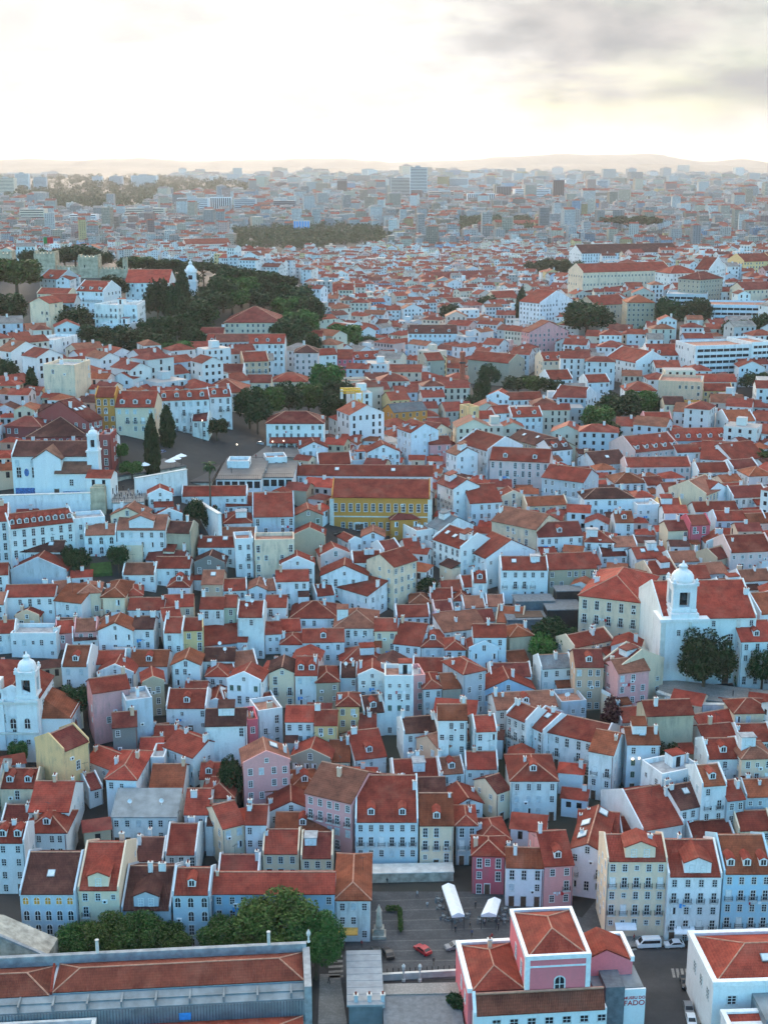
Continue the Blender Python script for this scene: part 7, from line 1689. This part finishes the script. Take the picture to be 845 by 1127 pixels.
def kerb():
    for (a, b_), n in (((414, 1079), (505, 1074.5)), ((566, 1066), (700, 1045)), ((664, 1043), (850, 1035)), ((757, 1056), (768, 1127))):
        p, q = on(*(a, b_), 0), on(*n, 0); e = q - p; r = put('kerb', None, None, tuple(p), math.atan2(e.y, e.x)); bpy.data.objects.remove(r)
        m = MB(); c, s_ = e.normalized().x, e.normalized().y; k = max(2, int(e.length / 1.1))
        for i in range(k):
            u, v = p + e * (i / k), p + e * ((i + .97) / k); w = Vector((-s_, c, 0)) * .16
            vs = [u - w, v - w, v + w, u + w]; m.mesh([(x.x, x.y, 0) for x in vs] + [(x.x, x.y, .13) for x in vs], [(0, 1, 5, 4), (1, 2, 6, 5), (2, 3, 7, 6), (3, 0, 4, 7), (4, 5, 6, 7)])
        tag(m.build('kerb', ['calcada']), kind='structure')
    b = MB()
    for i in range(9):      # lighter stone bands set into the cobbles of the square
        a, c = on(398 + i * 3, 970 + i * 11, 0), on(540 + i * 1.5, 964 + i * 11.5, 0); w = .13; b.poly([(a.x, a.y - w, .013), (c.x, c.y - w, .013), (c.x, c.y + w, .013), (a.x, a.y + w, .013)])
    tag(b.build('paving_band', ['calcada_dark']), kind='structure')
kerb()
def bollards():
    b = MB(); b.lathe([(.13, 0), (.11, .1), (.08, .7), (.12, .75), (.1, .9), (.03, .95)], 8); me = b.data('bollard', ['iron'], False)
    for i in range(14): small_at('bollard', me, on(420 + i * 6.2, 1071 - i * .32, 0), 'black iron bollard in the line between the square and the road', 'bollard', 'bollards along the road')
bollards()
# ------------------------------------------------------------------ monument, lamps, palm, crane, chimney
def monument():
    P = on(417, 1030, 0); root = thing('monument', tuple(P), 0, 'weathered stone monument column at the corner of the paved square', 'monument'); b = MB()
    b.box(-1.1, -1.1, 0, 1.1, 1.1, .5); b.box(-.8, -.8, .501, .8, .8, 1.6); b.build('base', ['stone'], root); b = MB(); b.lathe([(.6, 1.6), (.55, 2.2), (.42, 4.4), (.5, 4.5), (.3, 4.9), (.05, 5.6)], 10); b.build('shaft', ['stone'], root, uv=False)
monument()
def lamps():
    b = MB(); b.lathe([(.3, 0), (.3, .4), (.16, .5), (.12, 1.9), (.22, 2.0), (.22, 2.15)], 8); a = b.data('pillar', ['limestone'], False); b = MB(); b.lathe([(.05, 2.15), (.24, 2.3), (.3, 2.6), (.16, 2.85), (.03, 3.0)], 8); c = b.data('finial', ['limestone'], False)
    for px, l in ((444, 'white stone gate pillar on the low wall, closer to the kiosk'), (462, 'white stone gate pillar on the low wall, closer to the museum')):
        P = on(px, 1080, 0); r = thing('gate_pillar', tuple(P), 0, l, 'pillar'); put('pillar', a, r); put('finial', c, r)
    p, q = on(414, 1080, 0), on(503, 1075, 0); e = q - p; r = thing('low_wall', tuple(p), math.atan2(e.y, e.x), 'low pale wall along the road at the museum\'s side of the square', 'wall'); b = MB(); b.box(0, 0, 0, e.length, .4, 1.0); b.box(-.05, -.05, 1.001, e.length + .05, .45, 1.1); b.build('masonry', ['limestone'], r)
    b = MB(); b.tube((0, 0, 0), (0, 0, 6.6), .09, .06, 6); b.tube((0, 0, 6.5), (0, -1.0, 6.9), .05, .04, 5); po = b.data('pole', ['iron'], False); b = MB(); b.lathe([(.04, 0), (.15, .06), (.17, .22), (.08, .35)], 8); hd = b.data('lantern', ['lamp_glow'], False)
    for px, py, l in ((224, 487, 'lit street lamp by the round tree above the ramp'), (301, 510, 'lit lamp at the viewpoint building\'s upper wall'), (313, 509, 'lit lamp beside the loggia of the second viewpoint block'), (262, 514, 'lit lamp over the arcade building\'s roof terrace'), (693, 869, 'lit pair lamp at the white skylight house\'s lane'), (700, 868, 'lit lamp in the narrow lane beside the flat-roofed corner house')):
        P = at(px, py); r = thing('street_lamp', tuple(P), 0, l, 'street lamp'); put('pole', po, r); put('lantern', hd, r, (0, -1.0, 6.5))
m, nt, b_ = nodes('lamp_glow'); b_.inputs['Emission Color'].default_value = (1, .82, .55, 1); b_.inputs['Emission Strength'].default_value = .7; M['lamp_glow'] = m
lamps()
def palm():
    P = at(232, 566); r = ray(CX, 512); h = H + r.z / r.y * P.y - P.z; root = thing('palm_tree', tuple(P), 0, 'tall thin palm rising beside the viewpoint building', 'palm'); b = MB(); b.tube((0, 0, -1), (.1, 0, h * .5), .28, .2, 7); b.tube((.1, 0, h * .5), (0, 0, h), .2, .18, 7); b.build('trunk', ['bark'], root, uv=False)
    vs = []
    for i in range(46):
        a, e = random.uniform(0, 6.28), random.uniform(-.6, 1.2); p = Vector((0, 0, h)); L_ = random.uniform(1.9, 2.7)
        for k in range(9):
            d = Vector((math.cos(a) * math.cos(e), math.sin(a) * math.cos(e), math.sin(e))); q = p + d * L_ / 9; s = Vector((-math.sin(a), math.cos(a), 0)) * (.32 * math.sin(PI * (k + 1) / 10.5)); dn = Vector((0, 0, -.12))
            vs += [p - s + dn, p, q, q - s * .9 + dn, p, p + s + dn, q + s * .9 + dn, q]; p = q; e -= .17
    put('crown', leaf_mesh('crown', np.array([tuple(v) for v in vs]), 'leaf_dark'), root)
palm()
def chimney():
    P = at(508, 452); s, _ = scale_at(P); r = ray(CX, 387); h = H + r.z / r.y * P.y - P.z; k = 1 / s; root = thing('brick_chimney', tuple(P), 0, 'tall red brick factory chimney rising from dark garden trees', 'chimney'); b = MB(); b.lathe([(4 * k, -3), (3.6 * k, h * .1), (2.9 * k, h * .93), (3.3 * k, h * .94), (3.3 * k, h * .97), (2.8 * k, h)], 12); b.build('stack', ['brick'], root, uv=False); b = MB(); b.lathe([(2.95 * k, h * .8), (2.95 * k + .2, h * .805), (2.95 * k + .2, h * .83), (2.95 * k, h * .835)], 12); b.build('iron_band', ['iron'], root, uv=False)
M['brick'] = simple('red_brick', (.32, .085, .05), .9, var=.35, sc=2)
chimney()
def crane():
    P = at(395, 488); s, _ = scale_at(P); k = 1 / s; r = ray(CX, 430); h = H + r.z / r.y * P.y - P.z; root = thing('tower_crane', tuple(P), 0, 'yellow tower crane mast with a short jib beside the pale blue house', 'crane')
    def lattice(b, p, q, w, n):
        p, q = Vector(p), Vector(q); d = (q - p).normalized(); u = d.orthogonal().normalized(); v = d.cross(u); C4 = [(u + v) * w, (u - v) * w, (-u - v) * w, (-u + v) * w]
        for c in C4: b.tube(p + c, q + c, .2, .2, 4)
        for i in range(n):
            a, e = p.lerp(q, i / n), p.lerp(q, (i + 1) / n)
            for j in range(4): b.tube(a + C4[j], e + C4[(j + 1) % 4], .11, .11, 4)
    b = MB(); lattice(b, (0, 0, -2), (0, 0, h), .8, 14); b.build('mast', ['crane_yellow'], root, uv=False); b = MB(); lattice(b, (-20 * k, 0, h), (2 * k, 0, h), .6, 12); b.build('jib', ['crane_yellow'], root, uv=False)
    b = MB(); b.box(-20 * k, -.8, h - 2.6, -17 * k, .8, h + .4); b.build('counterweight', ['limestone'], root); b = MB(); b.box(-.9, -2.0, h - 2.4, .9, -.85, h - .6); b.build('cab', ['white'], root)
M['crane_yellow'] = simple('crane_yellow', (.70, .42, .04), .5, var=.1)
crane()
def blue_roof():
    house(371, 351, 391, 350, 9, 2, 'e', 'w', 'r', '', 'low house wrapped in a bright blue covered roof in the lower town', 'covered_house', 'house')
    P = ROOTS['low house wrapped in a bright blue covered roof in the lower town']
    for o in P.children:
        if o.name.startswith('roof'): o.data.materials[0] = M['blue']; o.data.materials[1] = M['blue']
        if o.name.startswith('wall'): o.color = (.05, .30, .66, .1)
    a, c = at(183, 383, 2), at(210, 379, 2); e = c - a; r = thing('blue_fence', (a.x, a.y, a.z - 2), math.atan2(e.y, e.x), 'bright blue site hoarding at the edge of the castle hill wood', 'fence'); b = MB()
    n = int(e.length / 2.2)
    for i in range(n): b.box(i * 2.2, 0, -1, i * 2.2 + 2.1, .08, 2.6); b.box(i * 2.2 + 2.1, -.05, -1, i * 2.2 + 2.2, .15, 2.8)
    b.build('panel', ['blue'], r, uv=False)
    a, c = at(400, 398, 8), at(402, 397, 8)
blue_roof()
def ruins():
    P = at(100, 408, 0); s, _ = scale_at(P); k = 1 / s; root = thing('ruin', (P.x - 18 * k, P.y, P.z), R(8), 'roofless tan stone ruin with broken window holes among hillside shrubs', 'ruin'); b = MB(); x = 0; hs = [4, 7, 6.4, 8.5, 7.6, 9, 8.2, 9.4, 8.8, 9.6, 9.0, 8.4, 8.8, 6, 3]; w = 38 * k / len(hs)
    for i, h in enumerate(hs): b.box(i * w, 0, -4, (i + 1) * w - .001, 1.2, h * .62)
    for i in (0, 5, 10, 14): b.box(i * w, 1.21, -4, i * w + 1, 8, hs[i] * .6)
    b.build('masonry', ['castle_stone'], root); 
    for i in range(5): b = MB(); xx = (i + .6) * 38 * k / 5.4; b.box(xx, -.05, 2.4, xx + .9, -.002, 4.0); b.build('window_hole', ['dark'], root, uv=False)
ruins()
# ------------------------------------------------------------------ cars
def car_proto(van=False):
    L, W = (5.0, 1.95) if van else (4.1, 1.72)
    if van: prof = [(-2.5, .35), (-2.5, 1.05), (-2.05, 1.25), (-1.35, 2.05), (-1.1, 2.18), (2.3, 2.22), (2.45, 2.05), (2.5, .4)]
    else: prof = [(-2.05, .32), (-2.05, .72), (-1.9, .84), (-1.0, .95), (-.35, 1.42), (.1, 1.50), (1.15, 1.47), (1.75, 1.10), (2.0, 1.0), (2.05, .40)]
    b = MB(); n = len(prof); hw = W / 2; rows = []
    for y, ins in ((-hw, .12), (-hw + .12, 0), (hw - .12, 0), (hw, .12)):
        rows.append([(x * (1 - ins * .12), y * (1 - max(0, z - .9) * .16), z - (ins * .25 if z > .6 else -ins * .2)) for x, z in prof])
    base = [p for r in rows for p in r]; fs = []
    for r in range(3):
        for i in range(n): j = (i + 1) % n; fs.append((r * n + i, (r + 1) * n + i, (r + 1) * n + j, r * n + j))
    fs.append(tuple(range(n))); fs.append(tuple(3 * n + i for i in range(n))[::-1]); b.mesh(base, fs); body = b
    g = MB()
    for s in (-1, 1):
        y = s * (hw + .012)
        if van: q = [(-1.75, 1.3), (-1.25, 1.9), (2.2, 1.92), (2.2, 1.3)]
        else: q = [(-.85, .98), (-.3, 1.36), (1.1, 1.37), (1.55, 1.05)]
        y2 = y * (1 - (max(q[0][1], .9) - .9) * .16); y3 = s * (hw * (1 - (q[1][1] - .9) * .16) + .012)
        v = [(q[0][0], y2, q[0][1]), (q[1][0], y3, q[1][1]), (q[2][0], y3, q[2][1]), (q[3][0], y2, q[3][1])]; g.poly(v if s > 0 else v[::-1])
    if van: g.poly([(-2.06, -.75, 1.27), (-2.06, .75, 1.27), (-1.40, .68, 2.02), (-1.40, -.68, 2.02)][::-1]); g.poly([(2.475, -.7, 1.3), (2.475, .7, 1.3), (2.46, .65, 1.95), (2.46, -.65, 1.95)])
    else: g.poly([(-1.0, -.70, .985), (-1.0, .70, .985), (-.40, .62, 1.42), (-.40, -.62, 1.42)][::-1]); g.poly([(1.22, -.62, 1.46), (1.22, .62, 1.46), (1.76, .7, 1.12), (1.76, -.7, 1.12)][::-1])
    w = MB(); w.lathe([(.22, -.1), (.31, -.1), (.33, -.06), (.33, .06), (.31, .1), (.22, .1)], 14); rim = MB(); rim.lathe([(.04, .105), (.2, .11), (.21, .09)], 10)
    h = MB(); h.lathe([(.02, .02), (.10, .015), (.12, 0)], 8)
    return body.data('body', ['car_paint'], False), g.data('window', ['glass'], False), w.data('wheel', ['tyre'], False), rim.data('rim', ['metal_grey'], False), h.data('headlight', ['white'], False), L, W
m, nt, b_ = nodes('car_paint'); oi = N(nt, 'ShaderNodeObjectInfo'); nt.links.new(oi.outputs['Color'], b_.inputs['Base Color']); b_.inputs['Roughness'].default_value = .3; b_.inputs['Coat Weight'].default_value = .5; M['car_paint'] = m
CAR = {False: car_proto(), True: car_proto(True)}
def car(P, rz, col, label, van=False):
    body, gl, wh, rim, hl, L, W = CAR[van]; root = thing('van' if van else 'parked_car', tuple(P), rz, label, 'van' if van else 'car'); root.scale = (.76, .76, .76)
    put('body', body, root, color=(*col, 1)); put('window', gl, root); a = L * .32
    for x in (-a, a):
        for s in (-1, 1): o = put('wheel', wh, root, (x, s * (W / 2 - .12), .33)); o.rotation_euler = (-s * PI / 2, 0, 0); put('rim', rim, o)
    for s in (-1, 1): o = put('headlight', hl, root, (-L / 2 + .03, s * W * .33, .68)); o.rotation_euler = (0, -PI / 2, 0)
K_, WT, GR, RD = (.012, .013, .015), (.72, .73, .74), (.18, .19, .2), (.42, .012, .02)
G0 = lambda px, py, z=.012: on(px, py, z)
for P, rz, col, lab, v in ((G0(465, 1048), -.9, RD, 'small red car alone on the square\'s cobbles', 0), (G0(427, 1052), -1.3, K_, 'black car beside the monument bed', 0), (G0(414, 1051), -1.4, K_, 'black car beside the grey kiosk roof', 0), (G0(500, 1044), .3, GR, 'dark grey car half hidden behind the pink museum wing', 0),
                           (G0(713, 1042), .06, WT, 'white minibus parked before the yellow-cream block', 1), (G0(741, 1042), .05, (.6, .63, .66), 'silver-white hatchback parked next to the white minibus', 0), (G0(763, 1042), .05, K_, 'black car parked past the silver-white hatchback', 0),
                           (G0(753, 1084), 1.5, K_, 'dark car parked by the white warehouse corner', 0), (G0(757, 1113), 1.5, GR, 'dark grey car in the lane behind a white one', 0), (G0(760, 1126), 1.5, WT, 'white car at the picture\'s lower edge by the warehouse', 0),
                           (deck_pt(SQ, 141, 491), 0.1, WT, 'white car in the street before the cafe parasols', 0), (deck_pt(SQ, 152, 495), .6, (.5, .53, .56), 'silver car at the bend before the cypress', 0), (deck_pt(SQ, 155, 505), .4, K_, 'black car with lit tail before the tall cypress', 0), (deck_pt(SQ, 145, 499), .5, WT, 'white car beside the small street tree', 0), (deck_pt(SQ, 136, 497), .3, (.45, .47, .5), 'grey car parked behind the old church tower', 0), (deck_pt(SQ, 165, 489), .1, WT, 'white car on the street between the two cypresses', 0), (deck_pt(SQ, 178, 500), 1.2, (.10, .16, .3), 'dark blue car by the cypress parasols', 0), (deck_pt(UP, 268, 491), .1, WT, 'white car at the upper square under the villa trees', 0), (deck_pt(UP, 285, 490), .0, (.35, .36, .38), 'grey car on the upper square before the white villa', 0),
                           (at(374, 590), 0.05, K_, 'black car parked before the ochre palace', 0), (at(78, 793), 1.2, (.35, .45, .52), 'pale blue car in the shade beside the slim-towered church', 0)):
    car(P, rz, col, lab, bool(v))
# ------------------------------------------------------------------ people
def person_mesh(pose, name='person'):
    J = {'walk': [(0, 0, .93), (.0, 0, 1.2), (0, .02, 1.42), (0, 0, 1.52), (0, -.02, 1.64), (0, -.02, 1.74), (-.1, -.04, .9), (-.11, -.2, .5), (-.11, -.16, .07), (-.11, -.3, .04), (.1, .04, .9), (.11, .08, .5), (.11, .3, .1), (.11, .2, .04), (-.19, 0, 1.4), (-.24, .1, 1.14), (-.23, -.02, .9), (.19, 0, 1.4), (.24, -.1, 1.14), (.22, -.22, .95)],
         'stand': [(0, 0, .93), (0, 0, 1.2), (0, .01, 1.42), (0, 0, 1.52), (0, -.02, 1.64), (0, -.02, 1.74), (-.1, 0, .9), (-.11, 0, .5), (-.12, .02, .07), (-.13, -.12, .04), (.1, 0, .9), (.11, 0, .5), (.12, .02, .07), (.13, -.12, .04), (-.19, 0, 1.4), (-.25, .02, 1.14), (-.23, -.08, .92), (.19, 0, 1.4), (.25, .02, 1.14), (.20, -.16, 1.0)]}[pose]
    E = [(0, 1), (1, 2), (2, 3), (3, 4), (4, 5), (0, 6), (6, 7), (7, 8), (8, 9), (0, 10), (10, 11), (11, 12), (12, 13), (2, 14), (14, 15), (15, 16), (2, 17), (17, 18), (18, 19)]
    Rr = [.13, .14, .15, .055, .095, .08, .09, .06, .045, .035, .09, .06, .045, .035, .06, .045, .035, .06, .045, .035]
    me = bpy.data.meshes.new(name); me.from_pydata(J, E, []); o = bpy.data.objects.new(name, me); C.objects.link(o); sk = o.modifiers.new('skin', 'SKIN'); o.modifiers.new('sub', 'SUBSURF').levels = 1
    for i, r in enumerate(Rr): me.skin_vertices[0].data[i].radius = (r, r * .8)
    me.skin_vertices[0].data[0].use_root = True
    dg = bpy.context.evaluated_depsgraph_get(); me2 = bpy.data.meshes.new_from_object(o.evaluated_get(dg)); bpy.data.objects.remove(o); return me2
PV = []
for c, t in (((.03, .035, .05), (.02, .022, .03)), ((.35, .36, .38), (.03, .035, .06)), ((.05, .05, .055), (.16, .13, .09)), ((.30, .05, .05), (.03, .03, .035)), ((.55, .55, .55), (.10, .12, .16)), ((.06, .09, .18), (.04, .04, .04))):
    PV.append([simple('skin', (.42, .26, .18), .7, var=.05), simple('top_cloth', c, .9), simple('trousers_cloth', t, .9), simple('hair_dark', (.03, .02, .015), .8), simple('shoes', (.02, .02, .02), .7)])
PM = {}
for pose in ('walk', 'stand'):
    src = person_mesh(pose)
    for i, ms_ in enumerate(PV):
        me = src.copy()
        for m_ in ms_: me.materials.append(m_)
        for p in me.polygons:
            z = p.center.z; p.use_smooth = True
            p.material_index = 4 if z < .09 else 2 if z < .92 and abs(p.center.x) < .2 else 1 if z < 1.5 and z > .95 else 3 if z > 1.68 or (z > 1.56 and p.center.y > .02) else 0
        PM[pose, i] = me
DESC = ['in black clothes', 'in a grey top and dark trousers', 'in a black top and tan trousers', 'in a red top', 'in a pale grey top', 'in a navy top']
def person(P, i, pose, where, group, k):
    return tag(put('person', PM[pose, i], None, tuple(P), random.uniform(0, 6.28), (.82, .82, .82)), 'person %s %s' % (DESC[i], where), 'person', group)
for n, (px, py, i, pose, wh) in enumerate(((445, 965, 0, 'stand', 'standing before the mansion\'s terrace wall'), (451, 965, 5, 'stand', 'paired with another before the terrace wall'), (426, 974, 2, 'stand', 'alone by the monument side of the square'), (501, 1027, 0, 'walk', 'walking between the red car and the long awning'), (517, 1023, 2, 'walk', 'crossing the square below the canopies'), (519, 1031, 5, 'walk', 'walking toward the pink museum'),
                                           (533, 1019, 1, 'stand', 'standing in front of the small canopy'), (541, 1035, 3, 'stand', 'standing at the pink museum\'s wing'), (523, 1000, 0, 'stand', 'standing between the two white canopies'), (489, 982, 4, 'stand', 'standing at the far end of the long awning'), (379, 1046, 0, 'stand', 'standing on the pavement by the white corner house'), (398, 1043, 3, 'stand', 'standing beside the kiosk roof'), (362, 1083, 0, 'walk', 'walking on the crossing at the market hall'), (470, 1000, 4, 'stand', 'alone in the middle of the square'), (459, 988, 1, 'walk', 'walking across the back of the square'), (548, 1024, 0, 'walk', 'walking before the tables of the small canopy'), (477, 1062, 2, 'walk', 'walking beside the red car toward the road'), (682, 1037, 5, 'stand', 'standing at the shop of the yellow-cream block'), (697, 1036, 3, 'walk', 'walking on the pavement behind the minibus'), (771, 1075, 0, 'walk', 'walking along the white warehouse wall'))):
    person(on(px, py, .012), i, pose, wh, 'people on the square', n)
k = 0
for px, py in ((127, 549), (129, 546), (132, 549), (134, 547), (137, 550), (139, 547), (141, 549), (144, 546), (146, 549), (148, 547), (150, 549), (152, 545), (154, 548), (156, 546), (131, 542), (136, 540), (142, 543), (147, 540), (151, 541), (155, 538), (133, 536), (140, 534), (146, 532), (152, 530)):
    person(deck_pt(TR, px, py), k % 3, 'stand', 'in the crowd on the viewing terrace', 'people on the viewing terrace', k); k += 1
for px, py, wh in ((255, 521, 'on the arcade roof terrace beside the lamp'), (262, 509, 'near the back of the roof terrace'), (275, 513, 'in the middle of the arcade roof terrace'), (282, 505, 'at the roof terrace\'s loggia end'), (293, 521, 'on the second viewpoint block')):
    person(deck_pt(MR, px, py), k % 6, 'stand', wh, 'people on the roof terrace', k); k += 1
for px, py, wh in ((716, 744, 'walking in the lane beside the domed-tower church'), (713, 712, 'higher in the lane by the stone palace'), (806, 766, 'sitting area of the paved church terrace')):
    person(at(px, py, .1) if px < 720 else deck_pt(CT, px, py), 0, 'stand', wh.replace('sitting area of the paved', 'standing on the'), 'people near the church', k); k += 1
infill(); far_city()
# ------------------------------------------------------------------ air, sky, sun
hm = bpy.data.materials.new('haze_air'); hm.use_nodes = True; nt = hm.node_tree; nt.nodes.clear()
out = N(nt, 'ShaderNodeOutputMaterial'); pv = N(nt, 'ShaderNodeVolumePrincipled'); pv.inputs['Density'].default_value = HAZE; pv.inputs['Color'].default_value = (.99, .95, .92, 1); pv.inputs['Anisotropy'].default_value = .25
pv.inputs['Density Attribute'].default_value = ''; nt.links.new(pv.outputs[0], out.inputs['Volume'])
b = MB(); b.box(-18600, -2600, -3, 18600, 18400, 345); o = b.build('haze', [hm], uv=False); o['kind'] = 'stuff'; hm.cycles.homogeneous_volume = True
o['label'] = 'pale evening haze over the city'
w = bpy.data.worlds.new('World'); scene.world = w; w.use_nodes = True; nt = w.node_tree; bg = nt.nodes['Background']
sky = N(nt, 'ShaderNodeTexSky', sky_type='NISHITA'); sky.sun_disc = False; sky.sun_elevation = R(SUN_EL); sky.sun_rotation = R(SUN_AZ); sky.air_density = 1.0; sky.dust_density = 1.2; sky.ozone_density = 2.5
tc = N(nt, 'ShaderNodeTexCoord'); d = tc.outputs['Generated']; sep = N(nt, 'ShaderNodeSeparateXYZ'); nt.links.new(d, sep.inputs[0]); X, Y, Z = sep.outputs
# clouds lie on a high flat layer: direction divided by its height above the horizon
zz = math_(nt, 'ADD', math_(nt, 'MAXIMUM', Z, 0.0), .10); cv = N(nt, 'ShaderNodeCombineXYZ'); nt.links.new(math_(nt, 'DIVIDE', X, zz), cv.inputs[0]); nt.links.new(math_(nt, 'DIVIDE', Y, zz), cv.inputs[1])
f = noise(nt, cv.outputs[0], .55, 7, .58)
puff = noise(nt, mapping(nt, d, (13.0, 4.0, 26.0)), 1.0, 8, .56); puff2 = noise(nt, mapping(nt, d, (4.5, 2.0, 11.0)), 1.0, 5, .55)
# a cloud deck toward the sunset, clear blue sky behind the camera
front = ramp(nt, math_(nt, 'ADD', Y, math_(nt, 'MULTIPLY', Z, .45)), -.15, .45)
cover = math_(nt, 'MULTIPLY', math_(nt, 'ADD', math_(nt, 'MULTIPLY', ramp(nt, f, .30, .52), .06), .94), front)
wob = math_(nt, 'MULTIPLY', math_(nt, 'SUBTRACT', puff2, .5), .55)
bank = ramp(nt, math_(nt, 'ADD', math_(nt, 'ADD', math_(nt, 'MULTIPLY', X, 1.15), math_(nt, 'MULTIPLY', Z, .45)), wob), .07, .19)
bank = math_(nt, 'MULTIPLY', bank, ramp(nt, math_(nt, 'ADD', Z, math_(nt, 'MULTIPLY', math_(nt, 'SUBTRACT', puff, .5), .05)), .020, .038))
bright = mixc(nt, bank, (CB * 1.02, CB * 1.0, CB * .96), (CB * .70, CB * .675, CB * .655))
thick = math_(nt, 'MULTIPLY', ramp(nt, puff, .43, .60), math_(nt, 'ADD', math_(nt, 'MULTIPLY', bank, .62), .22))
cloud = mixc(nt, thick, bright, (CB * .42, CB * .435, CB * .455))
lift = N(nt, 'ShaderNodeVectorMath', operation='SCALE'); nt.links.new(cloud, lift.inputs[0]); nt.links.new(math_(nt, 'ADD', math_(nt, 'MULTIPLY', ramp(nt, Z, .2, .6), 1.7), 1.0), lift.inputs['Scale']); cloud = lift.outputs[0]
low = ramp(nt, Z, .012, .05)
cloud = mixc(nt, low, (CB * .98, CB * .93, CB * .83), cloud)
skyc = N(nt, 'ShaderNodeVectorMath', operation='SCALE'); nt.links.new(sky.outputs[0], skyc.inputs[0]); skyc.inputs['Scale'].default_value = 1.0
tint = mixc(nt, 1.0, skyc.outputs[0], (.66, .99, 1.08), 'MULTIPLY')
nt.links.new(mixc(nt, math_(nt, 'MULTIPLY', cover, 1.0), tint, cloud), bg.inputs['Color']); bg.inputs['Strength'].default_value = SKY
sl = bpy.data.lights.new('sun', 'SUN'); sl.energy = SUN; sl.angle = R(14); sl.color = (1, .80, .60); so = put('sun', sl)
e, a = R(max(SUN_EL, 9)), R(SUN_AZ); dirv = Vector((math.sin(a) * math.cos(e), math.cos(a) * math.cos(e), math.sin(e))); so.rotation_euler = dirv.to_track_quat('Z', 'Y').to_euler()
scene.view_settings.view_transform = 'Standard'; scene.view_settings.look = 'None'; scene.view_settings.exposure = EXPO; scene.view_settings.gamma = 1.0; scene.view_settings.use_curve_mapping = False
cy = scene.cycles; cy.max_bounces = 5; cy.diffuse_bounces = 2; cy.glossy_bounces = 2; cy.transmission_bounces = 2; cy.volume_bounces = 1; cy.transparent_max_bounces = 4
cy.use_denoising = True; cy.use_adaptive_sampling = True; cy.adaptive_threshold = .02; cy.sample_clamp_indirect = 6
try: cy.denoiser = 'OPENIMAGEDENOISE'; cy.denoising_input_passes = 'RGB_ALBEDO_NORMAL'
except Exception: pass
